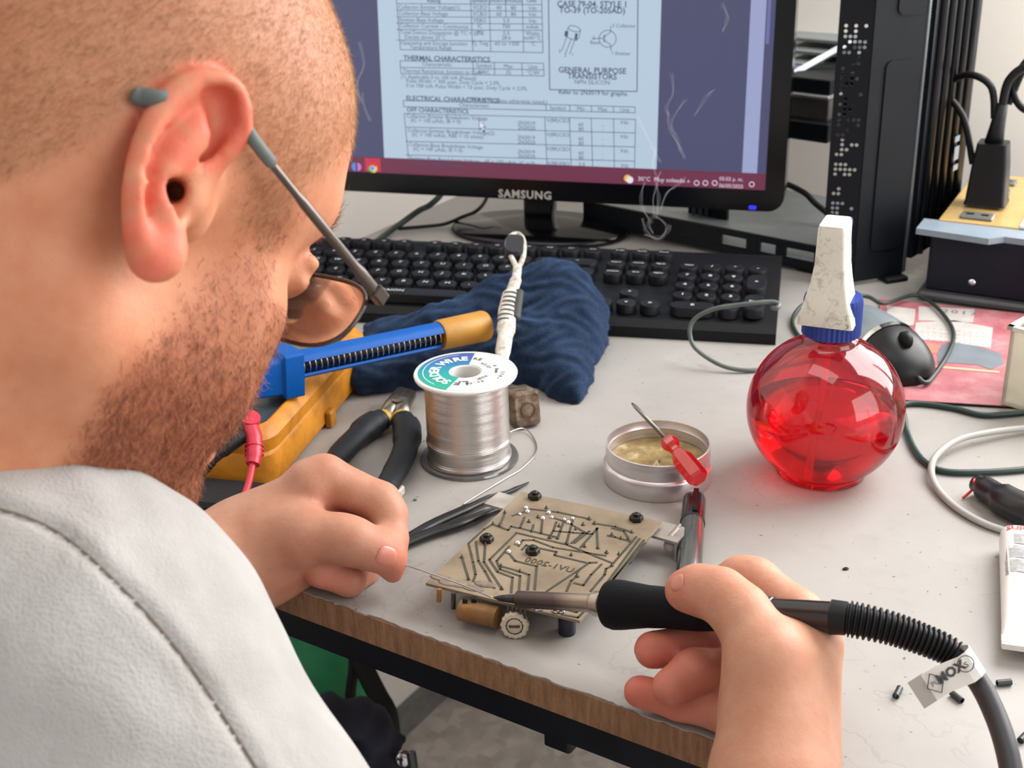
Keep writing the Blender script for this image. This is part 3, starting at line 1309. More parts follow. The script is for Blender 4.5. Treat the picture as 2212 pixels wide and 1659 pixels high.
def scr_rect(name, x0, y0, x1, y1, col, lift, s=1.0):
    """lit rectangle on the screen, given by screen coordinates in mm"""
    m = MB()
    m.prism([(x0, y0), (x1, y0), (x1, y1), (x0, y1)], mR, MX, MY, MN, lift - .3, lift)
    return m.build(name, emis('lit_' + name, col, s), screen)


screen = MB().prism([(sx0, sy0), (sx1, sy0), (sx1, sy1), (sx0, sy1)], mR, MX, MY, MN, -4, 0).build('screen', emis('lit_screen', rgb(66, 70, 104), 1.0), monitor)
tb_y1 = scr_uv(SCR(1200, 356))[1]
px0 = scr_uv(SCR(824, 200))[0]
px1 = scr_uv(SCR(1423, 200))[0]
scr_rect('page', px0, tb_y1, px1, sy1, rgb(176, 196, 214), .3)
scr_rect('taskbar', sx0, sy0, sx1, tb_y1, rgb(104, 38, 66), .4)
bx0, bx1 = scr_uv(SCR(1612, 200))[0], scr_uv(SCR(1645, 200))[0]
scr_rect('scroll_bar', bx0, tb_y1, bx1, sy1, rgb(150, 158, 196), .3)
scr_rect('scroll_thumb', bx1 + 1, scr_uv(SCR(1655, 95))[1], bx1 + 4, sy1, rgb(104, 104, 160), .3)
cb = scr_uv(SCR(806, 363))
scr_rect('active_app_tile', cb[0] - 8, sy0 + 1, cb[0] + 8, tb_y1 - 1, rgb(196, 40, 70), .6)
ink = emis('lit_page_ink', rgb(62, 76, 104), 1.0)
tx, ln = MB(), MB()


def ptext(s, px, py, size, align='LEFT', bold=0.0, mb=None):
    v = scr_uv(SCR(px, py))
    text(mb or tx, s, mR + MX * v[0] + MY * v[1], MX, MY, size, align, 1.0, .75, bold)


def pline(pts, wid=.55):
    q = [scr_uv(SCR(*a)) for a in pts]
    for (xa, ya), (xb, yb) in zip(q[:-1], q[1:]):
        d = np.array([xb - xa, yb - ya])
        L = np.hypot(*d)
        if L < 1e-6:
            continue
        d /= L
        nn = np.array([-d[1], d[0]]) * wid / 2
        pl = [(xa - nn[0], ya - nn[1]), (xb - nn[0], yb - nn[1]), (xb + nn[0], yb + nn[1]), (xa + nn[0], ya + nn[1])]
        ln.prism(pl, mR, MX, MY, MN, .4, .7)


def crop1(x, y):
    return 740 + x / 2.989, y / 2.989


def cl(*pts, **k):
    pline([crop1(*p) for p in pts], **k)


def ct(s, x, y, size, align='LEFT', bold=0.0):
    ptext(s, *crop1(x, y), size, align, bold)


# the datasheet
cl((345, -60), (375, 320), (1295, 340), (1285, -60))
for y, yl, yr in ((22, 22, 30), (65, 65, 72), (108, 108, 112), (148, 148, 155), (190, 190, 196), (258, 258, 270)):
    cl((350, yl), (1290, yr))
cl((825, -60), (842, 328)); cl((945, -60), (958, 330)); cl((1160, -60), (1170, 334)); cl((1052, -60), (1056, 110))
for i, (a, b, c_, d) in enumerate((('Collector-Emitter Voltage(1)', 'VCEO', '40      80', 'Vdc'), ('Collector-Base Voltage', 'VCBO', '60      80', 'Vdc'), ('Emitter-Base Voltage', 'VEBO', '5.0', 'Vdc'),
                                   ('Collector Current - Continuous', 'IC', '700', 'mAdc'), ('Total Device Dissipation @ TC = 25°C', 'PD', '5.0', 'Watts'), ('   Derate above 25°C', '', '28.6', 'mW/°C'),
                                   ('Operating and Storage Junction', 'TJ, Tstg', '-65 to +200', '°C'), ('      Temperature Range', '', '', ''))):
    y = (45, 86, 128, 166, 208, 238, 276, 304)[i]
    ct(a, 362 + i * 2.4, y, 5.1); ct(b, 888, y + 4, 5.1, 'CENTER'); ct(c_, 1058, y + 6, 5.1, 'CENTER'); ct(d, 1228, y + 8, 5.1, 'CENTER')
for s_, x in (('Rating', 590), ('Symbol', 885), ('2N3019', 1002), ('2N3020', 1105), ('Unit', 1222)):
    ct(s_, x, 4, 5.2, 'CENTER', .012)
cl((1330, -60), (1338, 578), (1902, 590), (1908, -60), wid=.8)
ct('CASE 79-04, STYLE 1', 1612, 28, 7.2, 'CENTER', .02); ct('TO-39 (TO-205AD)', 1612, 68, 7.2, 'CENTER', .02)
ct('GENERAL PURPOSE', 1612, 456, 7.2, 'CENTER', .02); ct('TRANSISTORS', 1612, 494, 7.2, 'CENTER', .02); ct('NPN SILICON', 1612, 532, 5.4, 'CENTER')
ct('Refer to 2N3019 for graphs.', 1618, 600, 5.6, 'CENTER', .012)
ct('THERMAL CHARACTERISTICS', 395, 374, 6.4, 'LEFT', .022)
cl((372, 392), (378, 474), (1302, 490), (1298, 408), (372, 392)); cl((374, 434), (1300, 450)); cl((842, 400), (848, 482)); cl((980, 404), (984, 485)); cl((1158, 406), (1162, 488))
ct('Characteristic', 610, 416, 5.1, 'CENTER'); ct('Symbol', 914, 424, 5.1, 'CENTER'); ct('Max', 1070, 428, 5.1, 'CENTER'); ct('Unit', 1228, 432, 5.1, 'CENTER')
ct('Thermal Resistance, Junction to Case', 390, 456, 5.1); ct('RθJC', 914, 466, 5.1, 'CENTER'); ct('35', 1072, 468, 5.1, 'CENTER'); ct('°C/W', 1230, 470, 5.1, 'CENTER')
ct('(1) Applicable 0 to 100 mA (Pulsed):', 376, 494, 5.1); ct('Pulse Width < 300 µsec, Duty Cycle < 2.0%.', 412, 522, 5.1); ct('0 to 700 mA: Pulse Width < 10 µsec, Duty Cycle < 2.0%.', 412, 552, 5.1)
ct('ELECTRICAL CHARACTERISTICS', 412, 634, 6.4, 'LEFT', .022); ct('(TA = 25°C unless otherwise noted.)', 806, 644, 5.1)
cl((392, 648), (396, 688), (1890, 728), (1888, 690), (392, 648)); cl((1312, 672), (1316, 712)); cl((1466, 676), (1470, 716)); cl((1606, 680), (1610, 722)); cl((1748, 684), (1752, 726))
ct('Characteristic', 850, 680, 5.1, 'CENTER')
for s_, x, y in (('Symbol', 1390, 698), ('Min', 1540, 702), ('Max', 1680, 706), ('Unit', 1822, 710)):
    ct(s_, x, y, 5.1, 'CENTER')
ct('OFF CHARACTERISTICS', 416, 708, 5.8, 'LEFT', .02)
cl((398, 732), (1892, 770)); cl((398, 732), (430, 1045)); cl((1306, 752), (1322, 1092)); cl((1466, 756), (1478, 1092)); cl((1606, 762), (1616, 1094)); cl((1750, 766), (1756, 1096)); cl((1892, 770), (1886, 1100))
for y0, y1 in ((820, 858), (912, 948), (1000, 1040)):
    cl((408, y0), (1888, y1))
for i, (a, b) in enumerate((('Collector-Emitter Breakdown Voltage', '(IC = 100 µAdc, IB = 0)'), ('Collector-Emitter Breakdown Voltage(2)', '(IC = 100 mAdc, RBE = 10 ohms)'), ('Collector-Base Breakdown Voltage', '(IC = 100 µAdc, IE = 0)'))):
    y = 748 + i * 92
    ct(a, 412 + i * 8, y, 5.2); ct(b, 440 + i * 8, y + 28, 5.2)
    ct('2N3019', 1130, y + 46, 5.2); ct('2N3020', 1132, y + 76, 5.2); ct('V(BR)CEO', 1392, y + 30, 5.0, 'CENTER'); ct('Vdc', 1820, y + 42, 5.0, 'CENTER')
    ct('60', 1540, y + 56, 5.0, 'CENTER'); ct('80', 1542, y + 86, 5.0, 'CENTER'); ct('-', 1680, y + 60, 5.0, 'CENTER'); ct('-', 1682, y + 88, 5.0, 'CENTER')
ct('Emitter-Base Breakdown Voltage   (IE = 100 µAdc, IC = 0)', 436, 1022, 5.2); ct('Collector Cutoff Current', 438, 1054, 5.2); ct('V(BR)EBO', 1394, 1056, 5.0, 'CENTER'); ct('5.0', 1546, 1060, 5.0, 'CENTER'); ct('Vdc', 1824, 1070, 5.0, 'CENTER')
# the transistor drawing and its symbol
for a in range(24):
    t0_, t1_ = 2 * math.pi * a / 24, 2 * math.pi * (a + 1) / 24
    cl((1712 + 55 * math.cos(t0_), 250 + 55 * math.sin(t0_)), (1712 + 55 * math.cos(t1_), 250 + 55 * math.sin(t1_)))
    cl((1497 + 38 * math.cos(t0_), 185 + 18 * math.sin(t0_) + 8 * math.cos(t0_)), (1497 + 38 * math.cos(t1_), 185 + 18 * math.sin(t1_) + 8 * math.cos(t1_)))
cl((1610, 248), (1690, 248)); cl((1690, 225), (1690, 272), wid=.9); cl((1690, 238), (1732, 205), (1732, 165)); cl((1690, 258), (1732, 290), (1734, 330))
cl((1458, 178), (1440, 230), (1460, 245), (1512, 262), (1528, 240), (1538, 195)); cl((1450, 232), (1415, 330)); cl((1478, 250), (1440, 345)); cl((1500, 258), (1466, 350)); cl((1448, 200), (1444, 235), wid=3); cl((1512, 215), (1506, 255), wid=2.4)
ct('3 Collector', 1740, 166, 4.6); ct('2', 1616, 244, 4.6); ct('Base', 1600, 274, 4.6); ct('1 Emitter', 1736, 344, 4.6); ct('3', 1395, 330, 4.6); ct('2', 1432, 356, 4.6); ct('1', 1478, 352, 4.6)
tx.build('page_lettering', ink, screen)
ln.build('page_lines', ink, screen)
# task bar: icons and clock
tb = MB()
ptext('30°C  Muy soleado', 1378, 386, 5.6, mb=tb)
ptext('^', 1484, 394, 6, mb=tb)
ptext('05:02 p. m.', 1606, 388, 4.8, 'RIGHT', mb=tb)
ptext('06/05/2025', 1606, 403, 4.8, 'RIGHT', mb=tb)
for px in (1505, 1524, 1544, 1624):
    v = scr_uv(SCR(px, 395 + (px > 1600) * 3))
    for r0 in (2.6,):
        for a in range(8):
            p = [(v[0] + r * math.cos(math.pi * 2 * (a + b) / 8), v[1] + r * math.sin(math.pi * 2 * (a + b) / 8)) for r, b in ((r0, 0), (r0, 1), (r0 - .7, 1), (r0 - .7, 0))]
            tb.prism(p, mR, MX, MY, MN, .5, .8)
tb.build('taskbar_lettering', emis('lit_white_lettering', rgb(224, 208, 224)), screen)


def disc(name, px, py, r, col, lift, a0=0, a1=360, rin=0.0):
    v = scr_uv(SCR(px, py))
    an = [math.radians(a0 + (a1 - a0) * k / 20) for k in range(21)]
    pl = [(v[0] + r * math.cos(a), v[1] + r * math.sin(a)) for a in an]
    if rin or a1 - a0 < 360:
        pl += [(v[0] + max(rin, .01) * math.cos(a), v[1] + max(rin, .01) * math.sin(a)) for a in an[::-1]]
    MB().prism(pl, mR, MX, MY, MN, lift - .2, lift).build(name, emis('lit_' + name, col), screen)


for i, c_ in enumerate(((214, 66, 56), (92, 168, 96), (226, 190, 84))):
    disc('browser_icon_' + ('red', 'green', 'yellow')[i], 806, 363, 4.6, rgb(*c_), 1.0, 30 + i * 120, 150 + i * 120)
disc('browser_icon_ring', 806, 363, 2.4, rgb(226, 226, 226), 1.2)
disc('browser_icon_centre', 806, 363, 1.8, rgb(70, 130, 214), 1.4)
disc('assistant_icon_blue', 769, 360, 4.2, rgb(70, 140, 220), 1.0, 90, 270)
disc('assistant_icon_pink', 773, 360, 4.0, rgb(206, 110, 200), 1.0, -90, 90)
disc('weather_icon_sun', 1356, 385, 3.4, rgb(230, 176, 76), 1.0)
disc('weather_icon_cloud', 1361, 388, 3.2, rgb(222, 222, 226), 1.2)
# mouse pointer
v = scr_uv(SCR(1035, 257))
ar = [(0, 0), (0, -10.5), (2.5, -8.4), (4.4, -12.4), (6, -11.6), (4.2, -7.8), (7.2, -7.4)]
MB().prism([(v[0] + x, v[1] + y) for x, y in ar], mR, MX, MY, MN, .8, 1.0).build('pointer_outline', emis('lit_pointer_dark', rgb(58, 66, 84)), screen)
MB().prism([(v[0] + .7 + x * .7, v[1] - 1.3 + y * .72) for x, y in ar], mR, MX, MY, MN, 1.0, 1.2).build('pointer', emis('lit_pointer_fill', rgb(216, 224, 236)), screen)
# maker's lettering, lamp, stand
lg = MB()
v = scr_uv(SCR(1135, 420))
text(lg, 'SAMSUNG', mR + MX * v[0] + MY * v[1], MX, MY, 10.5, 'CENTER', 1.12, 2.25, .03)
lg.build('maker_lettering', mat('silver_lettering', rgb(188, 186, 184), .35, .3), monitor)
v = scr_uv(SCR(1626, 447))
MB().prism(rrect(v[0] - 3.4, v[1] - 1.7, v[0] + 3.4, v[1] + 1.7, 1.2), mR, MX, MY, MN, 1.6, 2.6).build('power_lamp', emis('lit_blue_power_lamp', (.02, .02, 1, 1), 1.6), monitor)
nb = G(1165, 502)
MB().box(nb + UZ * 44 + _back * 4, (30, 18, 88), np.array([MX, _back, UZ]), 4).build('stand_neck', gl, monitor)
MB().lathe(nb + UZ * .2, [(88, 0), (90, 3), (86, 7), (30, 11)], 40, np.array([MX, _back * .62, UZ])).build('stand_base', gl, monitor, smooth=True)

# ------------------------------------------------------------------ keyboard
ka = math.radians(-13)
KX, KY = np.array([math.cos(ka), math.sin(ka), 0]), np.array([-math.sin(ka), math.cos(ka), 0])
KV = np.array([-106.6, 1032.4, 0])
U_ = 19.0
keyboard = empty('keyboard', KV + KX * 100, 'black full-size keyboard with round typewriter-style keys', 'keyboard')


def kp(col, row, h=0.0):
    """col in key units from the left edge, row 0 = function keys .. 5 = space bar"""
    y = (4 - row) * U_ + (6 if row == 0 else 0)
    return KV + KX * ((col - 5.75) * U_) + KY * y + UZ * (h + .085 * y + 1.5)


kcase = MB()
x0, x1 = -5.75 * U_ - 9, 16.75 * U_ + 9
prof = [(-37, 0), (-37, 9), (-31, 14), (98, 25.5), (108, 24.5), (108, 11), (100, 9)]
n = len(prof)
vv = [KV + KX * x + KY * y + UZ * z for x in (x0, x1) for y, z in prof]
kcase.add(vv, [tuple(range(n)), tuple(range(2 * n - 1, n - 1, -1))] + [(i, n + i, n + (i + 1) % n, (i + 1) % n) for i in range(n)])
KB = mat('keyboard_black', rgb(16, 17, 20), .5, spec=.22, mottle=.2, bump=.1)
kc = kcase.build('keyboard_case', KB, keyboard)
KEYM = mat('keycap_black', rgb(19, 20, 24), .45, spec=.3, mottle=.12, mscale=150, bump=.05)
LEGM = mat('legend_white', rgb(196, 196, 196), .5)


def key(col, row, wid=1.0, leg='', tall=1.0, sq=False):
    """one key cap; col/row of its left edge/centre"""
    c = kp(col + wid / 2, row, 15.5) - KY * (tall - 1) * U_ / 2
    hx, hy, r = wid * U_ / 2 - 1.4, tall * U_ / 2 - 1.4, 8.1
    ring = rrect(-hx, -hy, hx, hy, min(r, hx, hy), 6)
    m = MB()
    k = len(ring)
    rows = [(1.0, 0), (1.0, 6.4), (.95, 7.6), (.82, 7.9), (.5, 7.2)]
    vs_ = []
    for sc_, z in rows:
        for x, y in ring:
            if sc_ < 1:
                x, y = x * (hx - (1 - sc_) * 8) / hx, y * (hy - (1 - sc_) * 8) / hy
            vs_.append(c + KX * x + KY * y + UZ * z)
    fs = [(j * k + i, j * k + (i + 1) % k, (j + 1) * k + (i + 1) % k, (j + 1) * k + i) for j in range(len(rows) - 1) for i in range(k)] + [tuple((len(rows) - 1) * k + i for i in range(k))]
    m.add(vs_, fs)
    o = m.build('key', KEYM, keyboard, angle=40)
    if leg:
        t = MB()
        sz = 6.0 if len(leg) == 1 else 3.6
        text(t, leg, c + UZ * 7.5 + KY * (1.0 if len(leg) > 1 else 0), KX, KY, sz, 'CENTER', 1, .5, .02)
        if t.v:
            t.build('legend', LEGM, o)
    return o


key(0, 0, 1, 'Esc')
for g, c0 in enumerate((2, 6.5, 11)):
    for i in range(4):
        key(c0 + i, 0, 1, 'F%d' % (g * 4 + i + 1))
for i, l in enumerate('1234567890'):
    key(1 + i, 1, 1, l)
key(0, 1, 1, '~'); key(11, 1, 1, '-'); key(12, 1, 1, '='); key(13, 1, 2, '<-')
key(0, 2, 1.5, 'Tab')
for i, l in enumerate('QWERTYUIOP'):
    key(1.5 + i, 2, 1, l)
key(11.5, 2, 1, '['); key(12.5, 2, 1, ']'); key(13.5, 2, 1.5, '|')
key(0, 3, 1.75, 'Caps')
for i, l in enumerate('ASDFGHJKL'):
    key(1.75 + i, 3, 1, l)
key(10.75, 3, 1, 'Ñ'); key(11.75, 3, 1, '"'); key(12.75, 3, 2.25, 'Enter')
key(0, 4, 2.25, 'Shift')
for i, l in enumerate('ZXCVBNM'):
    key(2.25 + i, 4, 1, l)
key(9.25, 4, 1, ','); key(10.25, 4, 1, '.'); key(11.25, 4, 1, '/'); key(12.25, 4, 2.75, 'Shift')
for i, (c0, w_, l) in enumerate(((0, 1.25, 'Ctrl'), (1.25, 1.25, 'Win'), (2.5, 1.25, 'Alt'))):
    key(c0, 5, w_, l)
space = key(3.75, 5, 6.25, '')
t = MB()
text(t, 'ΔDAION', kp(6.4, 5, 23.3), KX, KY, 6.2, 'CENTER', 1.05, .3, .02)
t.build('brand_lettering', LEGM, space)
for c0, l in ((10, 'AltGr'), (11.25, 'Fn'), (12.5, 'Menu'), (13.75, 'Ctrl')):
    key(c0, 5, 1.25, l)
for i, (a, b, c_) in enumerate((('PrtSc', 'ScrLk', 'Pause'), ('Insert', 'Home', 'PgUp'), ('Delete', 'End', 'PgDn'))):
    for j, l in enumerate((a, b, c_)):
        key(15.25 + j, (0, 1, 2)[i], 1, l)
key(16.25, 4, 1, '^'); key(15.25, 5, 1, '<'); key(16.25, 5, 1, 'v'); key(17.25, 5, 1, '>')
for i, row in enumerate((('Num', '/', '*', '-'), ('7', '8', '9'), ('4', '5', '6'), ('1', '2', '3'))):
    for j, l in enumerate(row):
        key(18.5 + j, i + 1, 1, l)
key(21.5, 2, 1, '+', 2.0); key(21.5, 4, 1, 'Enter', 2.0); key(18.5, 5, 2, '0'); key(20.5, 5, 1, 'Supr')
for sgn in (.12, .88):
    MB().box(KV + KX * (x0 + (x1 - x0) * sgn) + KY * 92 + UZ * 4.8, (22, 14, 9.6), np.array([KX, KY, UZ]), 2).build('tilt_foot', KB, keyboard)

# ------------------------------------------------------------------ round red spray bottle
BC = np.array([191.0, 716.0, 0])


def clear_plastic(name, col, gloss=.06, rough=.08, body=None, bodyw=0.0):
    """thin tinted clear plastic: lets tinted light through, reflects at grazing angles"""
    k = NT(name)
    tr = k.n('ShaderNodeBsdfTransparent')
    tr.inputs[0].default_value = col
    gs = k.n('ShaderNodeBsdfGlossy')
    gs.inputs['Roughness'].default_value = rough
    lw = k.n('ShaderNodeLayerWeight')
    lw.inputs[0].default_value = .25
    fac = k.math('MULTIPLY_ADD', lw.outputs['Fresnel'], .75)
    fac.node.inputs[2].default_value = gloss
    base = tr.outputs[0]
    if body:
        tl = k.n('ShaderNodeBsdfTranslucent')
        tl.inputs[0].default_value = body
        df = k.n('ShaderNodeBsdfDiffuse')
        df.inputs[0].default_value = body
        m0 = k.n('ShaderNodeMixShader', x0=.3)
        k.l(tl.outputs[0], m0.inputs[1])
        k.l(df.outputs[0], m0.inputs[2])
        m1 = k.n('ShaderNodeMixShader', x0=bodyw)
        k.l(base, m1.inputs[1])
        k.l(m0.outputs[0], m1.inputs[2])
        base = m1.outputs[0]
    ms = k.n('ShaderNodeMixShader')
    k.l(fac, ms.inputs[0])
    k.l(base, ms.inputs[1])
    k.l(gs.outputs[0], ms.inputs[2])
    k.l(ms.outputs[0], k.out.inputs[0])
    return k.m


def liquid_mat():
    k = NT('red_liquid')
    k.b.inputs['Base Color'].default_value = (.97, .22, .27, 1)
    k.set(Roughness=0.0, Transmission_Weight=1.0, IOR=1.3)
    return k.m


bottle = empty('spray_bottle', BC, 'round red translucent spray bottle with blue collar and grimy white spray head', 'bottle')
r_s, h_s = 47.5, 43.5
prof = [(0.1, 1.2), (22, 1.2), (25, 0), (27.5, 1.2)]
a0 = math.asin((1.2 - h_s) / r_s) + .07
for a in np.linspace(a0, math.asin(.93), 26):
    prof.append((r_s * math.cos(a), h_s + r_s * math.sin(a)))
prof += [(16.6, 89), (16.4, 91.5), (15.2, 92), (15.2, 98)]
REDP = clear_plastic('red_clear_plastic', (.93, .17, .23, 1), .05, .06, (.74, .03, .07, 1), .2)
o = MB().lathe(BC, prof, 64, cap0=False, cap1=False).build('flask', REDP, bottle, smooth=True)
lp = [(0.1, 2.2), (24, 2.2)]
for a in np.linspace(a0 + .03, math.asin(.02), 16):
    lp.append(((r_s - 1.4) * math.cos(a), h_s + (r_s - 1.4) * math.sin(a)))
lp.append((0.1, lp[-1][1]))
MB().lathe(BC, lp, 64, cap0=False, cap1=False).build('liquid', liquid_mat(), bottle, smooth=True)
MB().tube(spline([BC + np.array([-1, -2, 96]), BC + np.array([-3, -4, 60]), BC + np.array([-7, -8, 24]), BC + np.array([-9, -11, 3])], 6), 2.1, 10).build('dip_tube', clear_plastic('red_tube', (.95, .3, .32, 1), .1, .1, (.95, .12, .16, 1), .5), bottle, smooth=True)
BLU = mat('blue_plastic', rgb(16, 46, 132), .38, mottle=.12)
MB().lathe(BC, [(15.8, 93), (17.0, 93.5), (17.0, 114), (16.2, 117), (9, 117.5)], 144, rfun=lambda th: 1 + .022 * math.cos(36 * th), cap0=True).build('ribbed_collar', BLU, bottle, angle=50)


def loft(m, secs, n=4):
    """secs: list of (centre, xaxis, yaxis, hx, hy, r) rounded rectangles"""
    rings = []
    for c, ex, ey, hx, hy, r in secs:
        rings.append([np.asarray(c) + ex * x + ey * y for x, y in rrect(-hx, -hy, hx, hy, r, n)])
    k = len(rings[0])
    vs_ = [q for g in rings for q in g]
    fs = [(j * k + i, j * k + (i + 1) % k, (j + 1) * k + (i + 1) % k, (j + 1) * k + i) for j in range(len(rings) - 1) for i in range(k)]
    fs += [tuple(range(k - 1, -1, -1)), tuple((len(rings) - 1) * k + i for i in range(k))]
    return m.add(vs_, fs)


ba = math.radians(-24)
BXx, BYy = np.array([math.cos(ba), math.sin(ba), 0]), np.array([-math.sin(ba), math.cos(ba), 0])


def grimy():
    k = NT('grimy_white_plastic')
    n = k.noise(160, 5, .7, dist=1.2)
    n2 = k.noise(45, 3)
    f = k.math('MULTIPLY', k.ramp(n.outputs[0], [(.5, (0, 0, 0, 1)), (.62, (1, 1, 1, 1))]), k.ramp(n2.outputs[0], [(.35, (.15, .15, .15, 1)), (.65, (.85, .85, .85, 1))]))
    k.l(k.mix(f, rgb(206, 202, 190), rgb(112, 100, 86)), k.b.inputs['Base Color'])
    k.set(Roughness=.6)
    return k.m


GRM = grimy()
m = MB()
secs = []
for h, hw, hy, oy in ((103, 16.2, 11, -9), (108, 15.6, 12, -8), (116, 13.2, 12.5, -6), (126, 10.6, 12, -1), (138, 8.8, 11.5, 1), (150, 8.2, 12, 2.5), (159, 7.8, 12.5, 4), (161, 7.2, 12, 4)):
    secs.append((BC + BYy * oy * .8 - BXx * (1.2 + (h - 103) * .03) + UZ * h, BXx, BYy, hw, hy, 2.2))
loft(m, secs).build('spray_head', GRM, bottle, angle=40)
m = MB()
loft(m, [(BC + BYy * (5 + d) + UZ * z - BXx * 2.2, BXx, BYy, 6.9, d + 8, 2) for d, z in ((1, 146), (3, 150), (4, 157), (3, 159.8))]).build('nozzle_cap', BLU, bottle, angle=40)
m = MB()
m.tube(spline([BC + BYy * 18 + UZ * 148, BC + BYy * 26 + UZ * 132, BC + BYy * 25 + UZ * 112], 5), 4.5, 10, flat=(BYy, .5)).build('trigger', mat('white_trigger', rgb(214, 212, 204), .5), bottle, smooth=True)

# ------------------------------------------------------------------ spool of solder wire
SC = np.array([-29.0, 748.0, 0])
spool = empty('solder_spool', SC, 'spool of shiny solder wire with green and blue paper label on top', 'spool')
CLR = clear_plastic('clear_spool_plastic', (.86, .86, .86, 1), .12, .15, (.7, .7, .7, 1), .25)
WHT = mat('white_spool_plastic', rgb(214, 212, 208), .4, mottle=.05)
MB().lathe(SC, [(9.5, 0), (31.5, 0), (32, 1), (31.5, 2.2), (9.5, 2.2)], 64, cap0=False, cap1=False).build('clear_flange', CLR, spool, angle=40)


def wound():
    k = NT('wound_solder_wire')
    w = k.n('ShaderNodeTexWave', wave_type='BANDS', bands_direction='Z')
    w.inputs['Scale'].default_value = 330
    w.inputs['Distortion'].default_value = .6
    k.l(k.obj(), w.inputs['Vector'])
    k.set(Metallic=1.0, Roughness=.3)
    k.b.inputs['Base Color'].default_value = rgb(205, 200, 196)
    k.bump(w.outputs[1], .35, .0004)
    return k.m


rn = random.Random(9)
prof = [(11, 2.2)]
for i in range(58):
    h = 2.4 + i * .975
    r = 26.6 + .05 * math.sin(i * .9) + (1.0 if i < 3 else 0) + (.9 * math.exp(-((h - 15) / 1.5) ** 2)) + rn.uniform(-.05, .05) - .03 * (i % 2)
    prof.append((r, h))
prof.append((11, 59))
MB().lathe(SC, prof, 72, cap0=False, cap1=False).build('wire_winding', wound(), spool, smooth=True)
m = MB()
m.lathe(SC, [(9.6, 40), (9.6, 61), (10.2, 61.6), (32.2, 61.6), (32.8, 60.6), (32.4, 59.2), (26, 59), (10.5, 59)], 64, cap0=False, cap1=False)
m.build('label_flange', WHT, spool, angle=35)


def sector(name, r0, r1, a0, a1, z, m_, n=40, parent=None):
    b = MB()
    an = [math.radians(a0 + (a1 - a0) * i / n) for i in range(n + 1)]
    vs_ = [SC + np.array([r * math.cos(a), r * math.sin(a), zz]) for zz in (z, z + .15) for r in (r0, r1) for a in an]
    k = n + 1
    fs = []
    for i in range(n):
        fs += [(2 * k + i, 2 * k + i + 1, 3 * k + i + 1, 3 * k + i), (k + i, k + i + 1, 3 * k + i + 1, 3 * k + i)]
    return b.add(vs_, fs).build(name, m_, parent or spool)


def label_mat():
    k = NT('green_blue_label')
    sp_ = k.n('ShaderNodeSeparateXYZ')
    k.l(k.obj(), sp_.inputs[0])
    k.l(k.ramp(k.math('MULTIPLY_ADD', sp_.outputs[1], 22.0), [(0, rgb(22, 152, 128)), (.45, rgb(14, 142, 140)), (.75, rgb(24, 110, 158)), (1, rgb(52, 78, 138))]), k.b.inputs['Base Color'])
    k.set(Roughness=.4)
    return k


lk = label_mat()
for nd in lk.t.nodes:
    if nd.type == 'MATH':
        nd.inputs[2].default_value = -22.0 * (SC[1] / 1000 - .0225)
sector('grey_label', 10.5, 30, -112, 79, 61.65, mat('pale_label_paper', rgb(206, 205, 202), .5, mottle=.04))
sector('coloured_label', 10.5, 30, 79, 248, 61.65, lk.m)
sector('label_ring', 26.6, 27.0, 100, 226, 61.85, mat('label_white', rgb(226, 232, 228), .5))


def arc_text(s, r, amid, size, mb, z=62.0, step=None, inward=True):
    """letters along a circle about the spool axis, read from the inside"""
    nn = len(s)
    step = step or 9.0
    for i, ch in enumerate(s):
        a = math.radians(amid + (nn - 1) / 2 * step - i * step)
        er = np.array([math.cos(a), math.sin(a), 0])
        et = np.array([math.sin(a), -math.cos(a), 0])
        text(mb, ch, SC + er * r + UZ * z, et, er, size, 'CENTER', 1, 0, .03)


lm = MB()
arc_text('SOLDER WIRE', 19.5, 164, 8.6, lm, step=14.2)
lm.build('label_lettering', mat('label_white', rgb(226, 232, 228), .5), spool)
lm = MB()
arc_text('RE', 20, 68, 5, lm, step=9); arc_text('LF', 18.5, -96, 8.5, lm, step=15)
for i, s_ in enumerate(('63/37', '0.8mm', '250g', 'FLUX', 'Sn-Cu')):
    arc_text(s_, 15.5 + 4.2 * (i % 3), 18 - 26 * i + 14, 3.4, lm, step=7.5)
lm.build('label_print', mat('label_ink', rgb(84, 84, 86), .6), spool)
# loose end of the wire
TIN = mat('tin_wire', rgb(186, 182, 178), .28, 1.0)
we = spline([SC + np.array([20, 17, 7]), G(1128, 925, 3), G(1152, 945, 1), G(1158, 975, .8), G(1130, 1010, .8), G(1090, 1035, .8), G(1040, 1065, .8), G(1000, 1090, .8)], 8)
MB().tube(we, .45, 6).build('loose_wire', TIN, spool, smooth=True)

# ------------------------------------------------------------------ tin of rosin flux and the small screwdriver
FC = np.array([89.0, 715.0, 0])
tin = empty('flux_tin', FC, 'open round aluminium tin of amber rosin flux', 'tin')
ALU = mat('brushed_aluminium', rgb(212, 206, 208), .36, .85, mottle=.06, mscale=90)
prof = [(33, 0), (33.6, .8), (33.6, 11), (33.2, 12.2), (32.0, 13), (32.0, 14.6), (32.4, 15.6), (31.8, 17), (32.3, 18.4), (31.8, 20), (32.2, 22.5), (32.0, 24), (31.2, 24.2), (31.2, 20), (30.6, 19), (31.1, 17.6), (30.6, 16.2), (31.1, 15), (30.7, 13.6), (31, 12)]
MB().lathe(FC, prof, 72, cap1=False).build('tin_body', ALU, tin, angle=50)


def rosin():
    k = NT('amber_rosin')
    n = k.noise(95, 5, .65)
    k.l(k.ramp(n.outputs[0], [(.3, rgb(112, 92, 52)), (.55, rgb(152, 130, 82)), (.72, rgb(196, 180, 136))]), k.b.inputs['Base Color'])
    k.set(Roughness=.35, Subsurface_Weight=.2, Subsurface_Scale=.003)
    k.bump(n.outputs[0], .5, .003)
    return k.m


